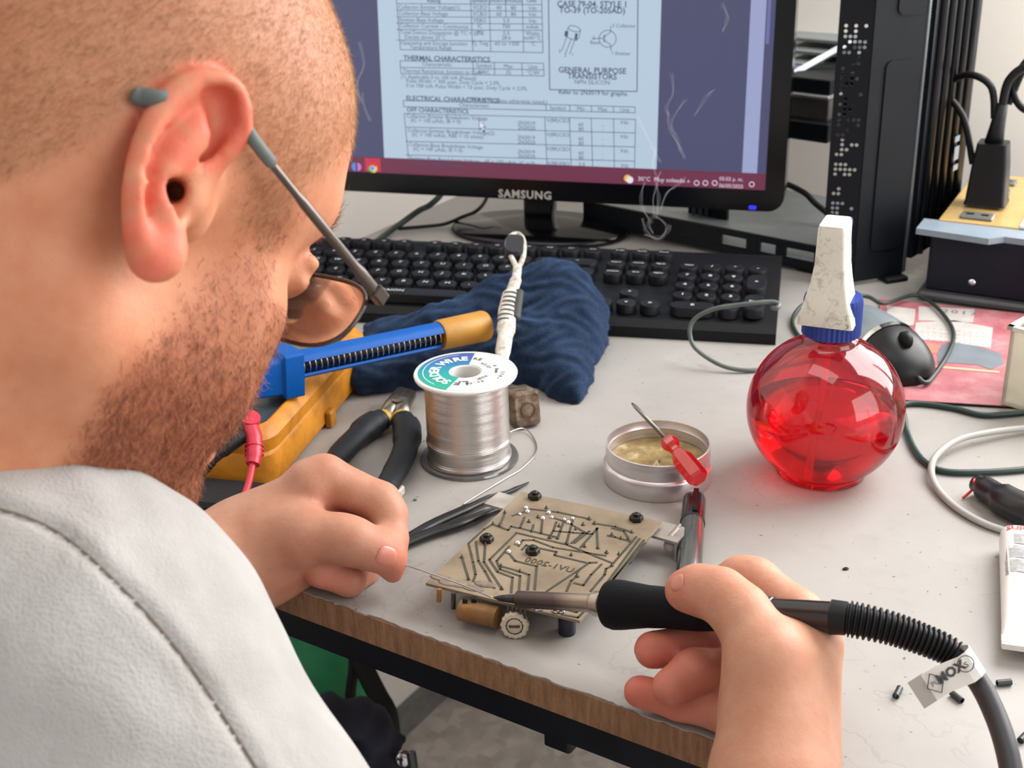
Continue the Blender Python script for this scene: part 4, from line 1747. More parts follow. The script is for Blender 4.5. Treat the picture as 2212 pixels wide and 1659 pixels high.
m = MB()
vs_, fs = [], []
NR, NA = 10, 48
rn = random.Random(2)
for i in range(NR + 1):
    for j in range(NA):
        a, r = 2 * math.pi * j / NA, 30.9 * i / NR
        vs_.append(FC + np.array([r * math.cos(a), r * math.sin(a), 11.2 + (rn.uniform(-.5, .5) + 1.0 * math.sin(r * .23 + 2 * a)) * (1 - (i / NR) ** 4) + .8 * (i / NR) ** 4]))
for i in range(NR):
    for j in range(NA):
        fs.append((i * NA + j, i * NA + (j + 1) % NA, (i + 1) * NA + (j + 1) % NA, (i + 1) * NA + j))
m.add(vs_, fs).build('rosin', rosin(), tin, smooth=True)

sd = empty('screwdriver', G(1490, 1010, 24), 'tiny screwdriver with faceted clear red handle resting across the tin', 'screwdriver')
sA, sB, sC_ = G(1365, 871, 45), G(1440, 948, 33), G(1510, 1035, 21)
ax = unit(sC_ - sB)
REDH = clear_plastic('red_clear_handle', (.85, .03, .04, 1), .08, .12, (.85, .012, .02, 1), .75)
MB().tube([sA, sA + (sB - sA) * .1, sB + ax * 4], [.6, 1.25, 1.25], 10).build('blade', mat('steel_shaft', rgb(122, 120, 110), .35, 1.0), sd, smooth=True)
fa = frame(ax, (0, 0, 1))
L_ = np.linalg.norm(sC_ - sB)
MB().lathe(sB, [(1.6, -1), (4.4, .5), (5.4, 3), (5.2, 6), (3.6, 9), (3.4, 11), (5.4, 15), (6.4, 18), (6.6, L_ - 2), (6.0, L_), (.1, L_)], 6, fa, cap1=False).build('handle', REDH, sd)
# ------------------------------------------------------------------ black marker lying behind the hand
mk = empty('marker_pen', G(1490, 1180), 'glossy black marker pen lying behind the right hand beside the circuit board', 'pen')
a_, b_ = G(1500, 1078, 7.2), G(1486, 1260, 7.2)
d = unit(b_ - a_)
L_ = np.linalg.norm(b_ - a_)
fa = frame(d, (0, 0, 1))
gb = mat('glossy_black_pen', rgb(20, 19, 22), .14, mottle=.1, coat=.3)
MB().lathe(a_, [(4.5, -2), (6.2, -.5), (6.9, 3), (7.0, 28)], 28, fa, cap1=True).build('pen_cap', gb, mk, angle=40)
MB().lathe(a_, [(7.2, 28), (7.2, 29.5), (6.8, 30)], 28, fa).build('cap_ring', mat('pen_ring', rgb(10, 10, 12), .4), mk)
MB().lathe(a_, [(6.7, 30), (6.9, 38), (6.9, L_ + 20), (5, L_ + 24)], 28, fa).build('barrel', mat('dark_grey_barrel', rgb(62, 64, 62), .25, coat=.3, mottle=.15), mk, angle=40)
m = MB()
m.box(a_ + fa[0] * 7.2 + d * 14 - fa[1] * 1, (1.6, 3.0, 26), fa)
m.build('pen_clip', gb, mk)

# ------------------------------------------------------------------ soldering iron
iA, iB = G(1066, 1291, 17.4), C(1800, 1333, 555)
ID = unit(iB - iA)
IL = float(np.linalg.norm(iB - iA))
IF = frame(ID, (0, 0, 1))
iron = empty('soldering_iron', C(1500, 1312, 598), 'soldering iron with steel barrel and black foam grip held over the board', 'soldering iron')


def burnt():
    k = NT('heat_tinted_steel')
    sp_ = k.n('ShaderNodeSeparateXYZ')
    k.l(k.obj(), sp_.inputs[0])
    n = k.noise(120, 4)
    x = k.math('ADD', sp_.outputs[0], k.math('MULTIPLY', n.outputs[0], .006))
    mr = k.n('ShaderNodeMapRange')
    mr.inputs[1].default_value, mr.inputs[2].default_value = iA[0] / 1000 + .012, iA[0] / 1000 + .062
    k.l(x, mr.inputs[0])
    k.l(k.ramp(mr.outputs[0], [(0, rgb(74, 66, 64)), (.4, rgb(92, 78, 76)), (.6, rgb(150, 136, 124)), (1, rgb(176, 162, 146))]), k.b.inputs['Base Color'])
    k.set(Metallic=.85, Roughness=.36)
    return k.m


def ipt(frac_px):
    """distance along the iron of the point seen at picture column px"""
    lo_, hi_ = 0.0, IL
    for _ in range(40):
        mid = (lo_ + hi_) / 2
        if to_px((iA + ID * mid)[None])[0][0] < frac_px:
            lo_ = mid
        else:
            hi_ = mid
    return lo_


d1, d2, d3, d4, d5, d6 = (ipt(q) for q in (1120, 1290, 1316, 1345, 1510, 1690))
MB().lathe(iA, [(.3, 0), (1.5, 4), (2.7, d1), (2.8, d1 + 2)], 20, IF).build('tip', mat('dark_tip', rgb(70, 74, 78), .4, .9, mottle=.3, mscale=200), iron, smooth=True)
MB().lathe(iA, [(3.4, d1 - 1), (4.3, d1), (4.45, d2 - 2), (4.45, d2)], 28, IF).build('barrel', burnt(), iron, angle=40)
MB().lathe(iA, [(5.2, d2 - 3), (6.2, d2 - 1), (6.4, d2 + 3), (5.6, d2 + 4), (6.6, d2 + 5), (6.6, d3)], 28, IF).build('collar_nut', mat('collar_steel', rgb(170, 160, 148), .3, .9, mottle=.15, mscale=200), iron, angle=40)
FOAM = mat('black_foam', rgb(12, 13, 17), .8, spec=.2, mottle=.15, mscale=300, bump=.5, bscale=900)
MB().lathe(iA, [(8, d3 - 1), (11.2, d3), (12.0, d3 + 3), (11.8, d4), (10.0, d4 + 14), (9.6, d4 + 24), (10.0, d5), (9.4, d5 + 8), (7.4, d5 + 9)], 32, IF).build('foam_grip', FOAM, iron, angle=50)
MB().lathe(iA, [(7.2, d5 + 6), (7.2, d6 - 8), (6.9, d6 - 6), (6.6, IL + 2)], 32, IF).build('handle_tube', mat('handle_black', rgb(24, 23, 26), .22, mottle=.1, coat=.2), iron, angle=40)
for i in range(5):
    c_ = iA + ID * (d6 - 16 + i * 2.6)
    MB().lathe(c_, [(7.2, 0), (7.6, .5), (7.6, 1.2), (7.2, 1.7)], 28, IF).build('grip_rib', mat('handle_black', rgb(24, 23, 26), .22), iron, smooth=True)
# corrugated strain relief and cord
cpts = [iB - ID * 1, C(1840, 1338, 552), C(1920, 1356, 549), C(1990, 1380, 547), C(2058, 1412, 545), C(2110, 1468, 540), C(2148, 1540, 531), C(2175, 1620, 520), C(2192, 1720, 508), C(2200, 1860, 490), C(2150, 2100, 470)]
sp = spline(cpts, 26)
cut = next(i for i, q in enumerate(sp) if to_px(q[None])[0][0] > 2058)
rl = []
for i in range(cut + 1):
    f_ = i / cut
    base = 7.6 - 1.9 * f_
    rl.append(base + (0 if i < 22 else (.75 if (i % 4) < 2 else -.75)))
MB().tube(sp[:cut + 1], rl, 24).build('strain_relief', RUB, iron, angle=30)
MB().tube(sp[cut - 1:], 4.6, 16).build('cord', mat('black_cord', rgb(38, 38, 42), .45), iron, smooth=True)
# paper tag folded round the cord
tg = MB()
k0 = C(2078, 1440, 538)
tdir = unit(C(1990, 1497, 538) - k0)
tup = unit(np.cross(tdir, -FW))
pts = []
for i in range(7):
    a = math.pi * (i / 6)
    pts.append(k0 - tdir * (5.4 * math.sin(a)) * 1.3 - FW * (5.4 * math.cos(a)))
strip = [C(1988, 1496, 534)] + [C(2040, 1465, 533)] + pts
wv = tup * 6.2
vs_ = [q + wv for q in strip] + [q - wv for q in strip]
n = len(strip)
tgo = tg.add(vs_, [(i, i + 1, n + i + 1, n + i) for i in range(n - 1)]).build('paper_tag', mat('white_tag_paper', rgb(214, 210, 204), .6, mottle=.05), iron)
so = tgo.modifiers.new('thickness', 'SOLIDIFY')
so.thickness = .0003
l_ = MB()
text(l_, 'MOX', C(2054, 1453, 532.2), -tdir, -tup if (tup @ UP) < 0 else tup, 5.6, 'CENTER', 1, 0, .04)
c0 = C(2021, 1476, 532.2)
ex, ey = -tdir, (-tup if (tup @ UP) < 0 else tup)
for i in range(4):
    p0, p1 = ((4, 0), (0, 4.6), (-4, 0), (0, -4.6))[i], ((4, 0), (0, 4.6), (-4, 0), (0, -4.6))[(i + 1) % 4]
    l_.tube([c0 + ex * p0[0] + ey * p0[1], c0 + ex * p1[0] + ey * p1[1]], .22, 4)
text(l_, 'PU', c0, ex, ey, 3.2, 'CENTER')
c0 = C(2086, 1434, 531.4)
for i in range(16):
    a, b = 2 * math.pi * i / 16, 2 * math.pi * (i + 1) / 16
    l_.tube([c0 + ex * 3.4 * math.cos(a) + ey * 3.4 * math.sin(a), c0 + ex * 3.4 * math.cos(b) + ey * 3.4 * math.sin(b)], .25, 4)
text(l_, 's', c0, ex, ey, 5, 'CENTER')
l_.build('tag_print', mat('tag_ink', rgb(60, 58, 58), .6), tgo)
MB().box(C(1994, 1493, 533.6), (7, 12.6, .5), np.array([ex, ey, np.cross(ex, ey)])).build('tag_adhesive', mat('tag_grey', rgb(158, 152, 146), .6), tgo)

# ------------------------------------------------------------------ printed circuit board, solder side up
pcb = empty('circuit_board', G(1170, 1210, 15), 'old tan printed circuit board with dark tracks lying solder side up under the iron', 'circuit board')
PH = 15.0


def pg(px, py, lift=0.0):
    return G(px, py, PH + 1.6 + lift)


def k6(x, y):
    return 840 + x / 3.072, 1020 + y / 3.072


def board_mat():
    k = NT('tan_phenolic_board')
    n = k.noise(26, 5, .65)
    n2 = k.noise(220, 3)
    c = k.ramp(n.outputs[0], [(.25, rgb(98, 84, 68)), (.5, rgb(132, 117, 96)), (.75, rgb(150, 136, 114))])
    c = k.mix(k.ramp(n2.outputs[0], [(.62, (0, 0, 0, 1)), (.74, (.5, .5, .5, 1))]), c, rgb(120, 100, 78))
    k.l(c, k.b.inputs['Base Color'])
    k.set(Roughness=.42)
    return k.m


corner = [pg(*k6(880, 128)), pg(*k6(1815, 325)), pg(*k6(1268, 985)), pg(*k6(245, 735))]
slab('board', corner, (0, 0, -1.6), board_mat(), pcb)
TRK = mat('dark_track', rgb(74, 70, 58), .35, .3, mottle=.3, mscale=200)
SOLD = mat('bright_solder', rgb(214, 214, 218), .16, 1.0)
GREY = mat('dull_lead', rgb(84, 80, 74), .4, .7, mottle=.3, mscale=300)
tracks = [
    [(530, 480), (560, 600), (576, 680), (560, 725)], [(578, 462), (595, 590), (640, 660), (700, 772)], [(640, 480), (632, 598), (750, 775)], [(485, 565), (530, 710)],
    [(840, 412), (668, 582), (722, 662), (822, 700), (812, 800)], [(800, 492), (716, 590), (738, 645), (872, 690), (864, 790)], [(745, 625), (870, 660), (932, 682), (922, 780)],
    [(795, 535), (838, 590), (982, 625), (968, 780)], [(862, 492), (888, 452), (962, 452), (1090, 500), (1440, 556)], [(884, 516), (912, 486), (1112, 530), (1100, 552), (1312, 602)],
    [(700, 350), (792, 386), (812, 360), (862, 372)], [(530, 472), (632, 380), (692, 345)], [(842, 402), (1182, 482), (1482, 604)], [(1050, 790), (1332, 602), (1380, 600)],
    [(1180, 790), (1210, 722), (1252, 690)], [(1230, 736), (1292, 752), (1342, 682), (1412, 612)], [(1340, 790), (1432, 682), (1442, 642), (1482, 622)],
    [(1642, 430), (1484, 612)], [(1664, 442), (1440, 745)], [(1692, 452), (1424, 790)], [(940, 245), (1122, 266), (1332, 312)], [(770, 270), (736, 356)], [(1060, 440), (1092, 390), (1112, 330)],
    [(1380, 372), (1386, 500)], [(1386, 372), (1272, 500)], [(1332, 392), (1232, 472)], [(1292, 402), (1212, 472)], [(1100, 392), (1222, 402), (1352, 412)], [(1372, 342), (1502, 362), (1622, 402)],
    [(1452, 422), (1502, 432), (1542, 442), (1602, 462)], [(1150, 945), (1256, 966), (1340, 880)], [(1190, 915), (1246, 930), (1300, 872)], [(1700, 470), (1330, 900)], [(900, 300), (870, 372), (1110, 432)],
    [(960, 350), (950, 395)], [(1020, 310), (1010, 405)], [(1160, 330), (1120, 440)], [(1222, 312), (1180, 470)], [(1482, 372), (1560, 392), (1590, 440)], [(820, 290), (900, 262)], [(1080, 300), (1190, 335), (1300, 400)],
]


def flat_line(mb, pts, wid, lift0, lift1):
    q = [pg(*k6(*p)) for p in pts]
    for a, b in zip(q[:-1], q[1:]):
        d = unit(b - a)
        nn = np.cross(UZ, d) * wid / 2
        mb.add([a - nn - d * wid * .3, b - nn + d * wid * .3, b + nn + d * wid * .3, a + nn - d * wid * .3,
                a - nn - d * wid * .3 + UZ * lift1, b - nn + d * wid * .3 + UZ * lift1, b + nn + d * wid * .3 + UZ * lift1, a + nn - d * wid * .3 + UZ * lift1],
               [(4, 5, 6, 7), (0, 1, 5, 4), (1, 2, 6, 5), (2, 3, 7, 6), (3, 0, 4, 7)])


for tr_ in tracks:
    m = MB()
    flat_line(m, tr_, 1.35, 0, .22)
    m.build('track', TRK, pcb)
rn = random.Random(12)
for x, y in ((910, 240), (920, 265), (1060, 272), (1082, 302), (1165, 316), (1192, 336), (1220, 310), (855, 475), (795, 532), (1005, 905), (1110, 925), (1022, 310), (870, 282), (1148, 928), (985, 912)):
    r = rn.uniform(1.0, 1.7) * (1.35 if y > 880 else 1)
    MB().lathe(pg(*k6(x, y)), [(r * 1.15, 0), (r, r * .5), (r * .6, r * 1.0), (.1, r * 1.25)], 12, cap1=False).build('solder_joint', SOLD, pcb, smooth=True)
for x, y in ((950, 392), (1015, 407), (1070, 436), (1120, 441), (1180, 472), (692, 346), (1388, 505), (1446, 536), (1526, 546), (1300, 496), (1366, 342), (1046, 240), (1210, 552), (1250, 692), (745, 626), (870, 660), (750, 776), (530, 712),
             (1480, 622), (1590, 446), (1612, 400), (1480, 418), (1540, 442), (770, 270), (736, 356), (486, 566), (640, 482), (930, 330), (990, 300), (1130, 360), (1240, 380), (1290, 350), (1330, 312)):
    r = rn.uniform(.8, 1.15)
    MB().lathe(pg(*k6(x, y)), [(r * 1.3, 0), (r, .5), (r * .45, 1.0), (r * .35, 1.8), (.1, 2.0)], 8, cap1=False).build('lead_joint', GREY, pcb, smooth=True)
NUT = mat('dark_steel_nut', rgb(62, 60, 58), .38, .9, mottle=.2, mscale=200)
for x, y in ((968, 172), (1642, 318), (650, 456), (955, 535)):
    c_ = pg(*k6(x, y))
    o = MB().lathe(c_, [(4.0, 0), (4.0, 2.6), (3.5, 3.1), (1.8, 3.1)], 6, cap1=False).build('nut', NUT, pcb)
    MB().lathe(c_, [(1.75, 1.0), (1.75, 4.2), (1.3, 4.6)], 14).build('bolt_end', NUT, o, angle=40)
# name etched in mirror writing, read through the board
m = MB()
e0, e1 = pg(*k6(1195, 648)), pg(*k6(975, 596))
ex = unit(e1 - e0)
text(m, 'LUV1-2000', (e0 + e1) / 2, ex, -np.cross(UZ, ex), 6.6, 'CENTER', 1.05, -.25, .01)
m.build('etched_lettering', TRK, pcb)
# flux residue and solder on the front edge
m = MB()
for i in range(5):
    x, y = ((345, 700), (400, 735), (470, 745), (560, 770), (640, 745))[i]
    m.lathe(pg(*k6(x, y)), [(4.2, 0), (3.6, .35), (2, .6), (.1, .7)], 14, np.array([unit((1, -.4, 0)) * 1.5, unit((.4, 1, 0)) * .7, UZ]), cap1=False)
m.build('flux_residue', mat('flux_residue', rgb(128, 114, 102), .25, mottle=.4, mscale=120), pcb, smooth=True)
# parts hanging under the board
CAPB = mat('brown_capacitor', rgb(128, 88, 44), .4, mottle=.3, mscale=150)
q = pg(*k6(640, 850))
MB().tube([q + np.array([-13, 4, -8]), q + np.array([6, -4, -8])], 5.6, 18).build('electrolytic_capacitor', CAPB, pcb, angle=40)
q = pg(*k6(530, 840))
for dx in (-2, 2.5):
    MB().box(q + np.array([dx, 1, -6.5]), (2.6, 2.6, 13), None, .5).build('component_pin', PLB, pcb)
for x, y, c_ in ((335, 790, 'brown'), (430, 815, 'grey')):
    q = pg(*k6(x, y - 15))
    MB().tube([q, q + np.array([-.6, -1, -7 - (c_ == 'grey') * 2])], 1.3, 8).build('component_lead', CAPB if c_ == 'brown' else GREY, pcb)
for px, py, sx_, sy_ in ((1180, 1130, 24, 14), (1300, 1160, 16, 16), (1240, 1240, 20, 12), (1120, 1180, 12, 18), (1340, 1130, 18, 10)):
    q = G(px, py, PH)
    MB().box(q + np.array([0, 0, -6.5]), (sx_, sy_, 12.5), np.array([TX, TY, UZ]), 1.5).build('hidden_component', PLB, pcb)
for x, y in ((930, 200), (1560, 420), (1180, 880)):
    q = pg(*k6(x, y))
    MB().lathe(q + UZ * (-PH - 1.6), [(4.5, 0), (4.5, PH - .4)], 16).build('standing_capacitor', mat('blue_black_can', rgb(30, 34, 46), .35, mottle=.1), pcb, angle=40)
# trimmer wheel at the front edge
wc = G(1112, 1350, 7.0)
wx = unit(np.cross(UZ, CAM - wc) * np.array([1, 1, 0]))
wn = unit(np.array([-.1, -1, .18]))
fa = frame(wn, wx)
IVO = mat('ivory_trimmer', rgb(198, 188, 166), .45, mottle=.15, mscale=200)
wo = MB().lathe(wc, [(6.4, -2), (7.1, -1.4), (7.1, 1.2), (6.2, 2.0), (4.6, 2.0), (4.3, 1.4), (3.6, 1.4), (.1, 1.8)], 60, fa, cap1=False, rfun=lambda th: 1 + .035 * math.copysign(1, math.sin(15 * th))).build('trimmer_wheel', IVO, pcb, angle=30)
MB().box(wc + fa[2] * 2.0, (5.5, 1.1, .9), fa).build('trimmer_slot', GREY, wo)
MB().lathe(wc + fa[2] * 1.75, [(3.9, 0), (4.5, .15)], 28, fa, cap0=False, cap1=False).build('trimmer_groove', GREY, wo)
for i in range(5):
    q = pg(*k6(790 + i * 28, 880 + i * 6))
    MB().box(q + np.array([0, -1, -4]), (1.2, 1.2, 7)).build('trimmer_pin', GREY, pcb)
# bright metal brackets behind
BRK = mat('dull_aluminium_bracket', rgb(176, 170, 164), .4, .7, mottle=.2, mscale=80)
q = G(1093, 1086, PH - 2)
MB().box(q, (20, 16, 1.6), np.array([TX, TY, UZ])).build('heat_tab', BRK, pcb)
q = G(1435, 1148, PH - 3)
m = MB()
m.box(q, (24, 17, 1.6), np.array([TX, TY, UZ]))
m.box(q + TX * 11 - UZ * 6, (1.6, 17, 12), np.array([TX, TY, UZ]))
m.build('mounting_bracket', BRK, pcb)
MB().lathe(G(1449, 1178, 6), [(.1, -3), (3.6, -2.4), (4.2, 0), (3.6, 2.4), (.1, 3)], 16, cap0=False, cap1=False).build('ferrite_bead', mat('white_bead', rgb(206, 200, 196), .3), pcb, smooth=True)
MB().tube([G(1445, 1160, 12), G(1470, 1132, 18)], 1.0, 8).build('bracket_pin', SOLD, pcb)

# ------------------------------------------------------------------ thin wire of solder fed by the left hand
wp = [C(846, 1170, 684), C(850, 1214, 680), G(880, 1222, 20), G(935, 1240, 20), G(985, 1258, 20), G(1030, 1276, 19), G(1062, 1290, 18)]
tag(MB().tube(spline(wp, 6), .45, 6).build('solder_wire', TIN, smooth=True), 'thin solder wire pinched in the left hand, feeding the iron tip', 'wire')

# ------------------------------------------------------------------ tweezers
tw = empty('tweezers', G(980, 1110), 'slim black tweezers lying behind the circuit board', 'tweezers')
TWM = mat('black_tweezer_coating', rgb(26, 28, 30), .35, .3, mottle=.15)
j = G(858, 1178, 3.5)
MB().tube(spline([j, G(930, 1134, 4.2), G(1010, 1098, 4), G(1060, 1075, 3), G(1098, 1062, 2), G(1142, 1042, 1.2)], 6), [3.9] * 13 + [3.3] * 6 + [2.6] * 4 + [1.9] * 4 + [1.3, 1.0, .8, .6], 10, flat=(UZ, .55)).build('tweezer_arm', TWM, tw, smooth=True)
MB().tube(spline([j + np.array([0, -1, 0]), G(930, 1150, 4), G(1000, 1128, 4), G(1050, 1108, 3), G(1090, 1094, 2), G(1128, 1080, 1.2)], 6), [3.9] * 13 + [3.4] * 6 + [2.7] * 4 + [2.0] * 4 + [1.4, 1.1, .8, .6], 10, flat=(UZ, .55)).build('tweezer_arm', TWM, tw, smooth=True)

# ------------------------------------------------------------------ diagonal pliers
pl = empty('pliers', G(850, 930), 'cutting pliers with dark grey grips and yellow bands behind the left hand', 'pliers')
GRIP = mat('dark_grip_rubber', rgb(26, 30, 35), .55, spec=.3, mottle=.15, bump=.1)
YEL = mat('yellow_grip_band', rgb(198, 162, 46), .5, mottle=.15)
STL = mat('worn_tool_steel', rgb(128, 120, 112), .36, .9, mottle=.3, mscale=120)
gl_ = spline([G(828, 905, 9), G(800, 918, 9.5), G(765, 950, 10), G(728, 990, 10), G(690, 1045, 9.5)], 6)
gr_ = spline([G(868, 905, 9), G(880, 930, 9.5), G(874, 975, 10), G(850, 1025, 10), G(812, 1090, 9)], 6)
MB().tube(gl_, [6] + [8.5] * 3 + [9.6] * 6 + [8.2] * 8 + [7.6] * 6 + [5], 14, flat=(UZ, .85)).build('grip', GRIP, pl, smooth=True)
MB().tube(gr_, [6] + [8.3] * 3 + [9.6] * 6 + [8.2] * 8 + [7.6] * 6 + [5], 14, flat=(UZ, .85)).build('grip', GRIP, pl, smooth=True)
for a, b in ((gl_[0], gl_[1]), (gr_[0], gr_[1])):
    d = unit(b - a)
    MB().tube([a - d * 2.5, a + d * 1.5], 7.2, 16, flat=(UZ, .85)).build('grip_band', YEL, pl, angle=40)
MB().tube([gl_[0] + (gl_[0] - gl_[1]) * .2, G(850, 872, 8), G(870, 850, 8)], [5.2, 6.2, 6.5], 10, flat=(UZ, .8)).build('jaw', STL, pl, smooth=True)
MB().tube([gr_[0] + (gr_[0] - gr_[1]) * .2, G(868, 876, 8), G(882, 852, 8)], [5.2, 6.2, 6.0], 10, flat=(UZ, .8)).build('jaw', STL, pl, smooth=True)
MB().lathe(G(862, 866, 12), [(5.2, 0), (5.0, 1.6), (3.4, 2.2)], 20).build('pivot', STL, pl, angle=40)

# ------------------------------------------------------------------ yellow multimeter with its leads
mo = np.array([-150.0, 711.0, 0])
my_ = unit(np.array([.24, .97, 0]))
mx_ = unit(np.array([-.97, .24, 0]))                      # from right edge towards the left
meter = empty('multimeter', mo + mx_ * 46 + my_ * 95, 'yellow-cased digital multimeter with a dark grey face', 'multimeter')
YM = NT('dirty_yellow_holster')
n_ = YM.noise(60, 5, .65)
YM.l(YM.ramp(n_.outputs[0], [(.25, rgb(148, 90, 10)), (.5, rgb(188, 120, 18)), (.75, rgb(202, 136, 32))]), YM.b.inputs['Base Color'])
YM.set(Roughness=.5)
YM.bump(YM.noise(900, 2).outputs[0], .2, .0006)
MWd, MLn, MHt = 92.0, 190.0, 40.0
o_ = rrect(0, 0, MWd, MLn, 16, 5)
i_ = rrect(9, 9, MWd - 9, MLn - 9, 9, 5)
vs_, fs = [], []
lev = [(o_, 0, -3), (o_, 4, 0), (o_, MHt * .55, 0), (o_, MHt * .6, -1.2), (o_, MHt - 7, 0), (o_, MHt - 1.5, -3.5), (o_, MHt, -7), (i_, MHt - 1, 0), (i_, MHt - 4, 0)]
k = len(o_)
for ring, z, grow in lev:
    for x, y in ring:
        cx, cy = MWd / 2, MLn / 2
        fx = x + np.sign(x - cx) * grow * (abs(x - cx) / (MWd / 2))
        fy = y + np.sign(y - cy) * grow * (abs(y - cy) / (MLn / 2))
        vs_.append(mo + mx_ * fx + my_ * fy + UZ * z)
for j_ in range(len(lev) - 1):
    fs += [(j_ * k + i, j_ * k + (i + 1) % k, (j_ + 1) * k + (i + 1) % k, (j_ + 1) * k + i) for i in range(k)]
fs.append(tuple(range(k - 1, -1, -1)))
MB().add(vs_, fs).build('holster', YM.m, meter, angle=35)


def mp(x, y, z=0.0):
    """x from the right edge, y from the near end"""
    return mo + mx_ * x + my_ * y + UZ * z


MAX_ = np.array([-mx_, my_, UZ])
MB().box(mp(MWd / 2, MLn / 2, MHt - 5), (MWd - 17, MLn - 17, 4), MAX_, 3).build('face', mat('slate_face', rgb(64, 74, 84), .4, mottle=.1), meter)
MB().box(mp(MWd / 2, MLn - 42, MHt - 2.5), (60, 36, 1.5), MAX_, .6).build('display', mat('lcd', rgb(108, 112, 100), .15), meter)
MB().lathe(mp(MWd / 2, 88, MHt - 3), [(25, 0), (24, 5), (22, 6.5), (.1, 6.5)], 40, cap1=False).build('selector_dial', PLB, meter, angle=40)
MB().box(mp(MWd / 2, 88, MHt + 5.5), (5, 40, 5), frame(UZ, unit((1, .6, 0))), 2).build('dial_grip', PLB, meter)
OR = mat('orange_button', rgb(214, 120, 44), .4)
MB().box(mp(24, 126, MHt - 2.2), (13, 6, 2), MAX_, .8).build('button', OR, meter)
MB().box(mp(44, 128, MHt - 2.2), (11, 6, 2), MAX_, .8).build('button', mat('grey_button', rgb(150, 150, 150), .4), meter)
MB().box(mp(64, 128, MHt - 2.2), (11, 6, 2), MAX_, .8).build('button', mat('grey_button', rgb(150, 150, 150), .4), meter)
lt = MB()
for s_, x, y in (('mA', 22, 84), ('10A', 24, 68), ('V~', 70, 92), ('OFF', 46, 118), ('COM', 46, 24), ('µA', 18, 100)):
    text(lt, s_, mp(x, y, MHt - 2.8), -mx_, my_, 6.0, 'CENTER')
lt.build('face_lettering', mat('face_white', rgb(206, 208, 208), .5), meter)
m = MB()
m.box(mp(-2.0, 96, 6), (5, 10, 12), MAX_, 1.5)
m.build('stand_hinge', YM.m, meter)
# leads: plugs and wires
rl = empty('red_test_lead', mp(22, 26, MHt - 6), 'red test lead plugged into the multimeter', 'test lead')
REDL = mat('red_lead_plastic', rgb(190, 34, 60), .4, mottle=.1)
pa, pb = C(539, 905, 775), C(545, 1000, 758)
MB().tube([C(537, 918, 776), C(540, 900, 772)], [6.2, 6.4], 14).build('plug_cap', REDL, rl, angle=40)
MB().tube(spline([C(537, 916, 774), C(548, 950, 768), C(549, 985, 761), C(546, 1003, 758)], 4), [5.4] * 5 + [4.8] * 4 + [4.2] * 4, 14).build('plug', REDL, rl, angle=50)
for i in range(3):
    MB().tube([C(549, 962 + i * 9, 765.5 - i), C(549, 966 + i * 9, 765 - i)], 5.6, 14).build('plug_ring', REDL, rl)
MB().tube([C(537, 912, 775), mp(24, 24, MHt - 6.5)], 3.6, 10).build('plug_pin', REDL, rl)
MB().tube(spline([C(546, 1000, 758), C(538, 1040, 752), C(522, 1085, 744), C(505, 1110, 738), G(440, 1106, 2.0), G(380, 1118, 2), G(330, 1110, 2)], 8), 2.0, 10).build('wire', mat('red_wire', rgb(206, 46, 62), .4, mottle=.08), rl, smooth=True)
bl = empty('black_test_lead', mp(46, 26, MHt - 6), 'black test lead plugged into the multimeter beside the red one', 'test lead')
MB().tube([C(512, 938, 771), C(519, 932, 766)], [6.6, 6.6], 14).build('plug_cap', RUB, bl, angle=40)
MB().tube(spline([C(520, 938, 768), C(488, 962, 762), C(458, 985, 757), C(436, 1008, 753), C(418, 1036, 748)], 4), [5.8] * 6 + [5.0] * 5 + [4.0] * 6, 14).build('plug', RUB, bl, angle=50)
for i in range(4):
    f_ = i / 3
    a = C(452 - 18 * f_, 990 + 20 * f_, 756.5 - 3 * f_)
    b = C(448 - 18 * f_, 994 + 20 * f_, 756 - 3 * f_)
    MB().tube([a, b], 5.6, 14).build('plug_ring', RUB, bl)
MB().tube([C(516, 938, 768), mp(50, 28, MHt - 6.5)], 3.6, 10).build('plug_pin', RUB, bl)
MB().tube(spline([C(420, 1030, 749), C(404, 1068, 745), C(396, 1100, 740), G(385, 1130, 2.2), G(330, 1150, 2.2)], 8), 2.1, 10).build('wire', RUB, bl, smooth=True)
oblong = MB().box(G(470, 1072, 5) + np.array([-20, 4, 0]), (110, 34, 9), np.array([-mx_, my_, UZ]), 4).build('black_oblong', mat('matt_black_oblong', rgb(24, 24, 30), .85, mottle=.3, bump=.4), smooth=False)  # flat black piece filling an unidentified dark patch by the meter
tag(oblong, 'flat black pouch poking out under the near end of the multimeter', 'oblong')

# ------------------------------------------------------------------ blue desoldering pump with yellow end
pA, pB = G(608, 795, 58), G(1050, 703, 46)
pump = empty('desoldering_pump', (pA + pB) / 2, 'blue desoldering pump with exposed spring and yellow end cap', 'desoldering pump')
PD = unit(pB - pA)
PLn = float(np.linalg.norm(pB - pA))
fa = frame(PD, (0, 0, 1))           # x up, y sideways
sgn_ = 1 if fa[1] @ (CAM - pA) > 0 else -1
BL2 = mat('bright_blue_plastic', rgb(0, 78, 156), .45, spec=.2, mottle=.1)
BL3 = mat('slot_dark', rgb(40, 52, 74), .5)


def plen(px):
    lo_, hi_ = 0.0, PLn
    for _ in range(40):
        mid = (lo_ + hi_) / 2
        if to_px((pA + PD * mid)[None])[0][0] < px:
            lo_ = mid
        else:
            hi_ = mid
    return lo_


e0_, e1_ = plen(632), plen(950)
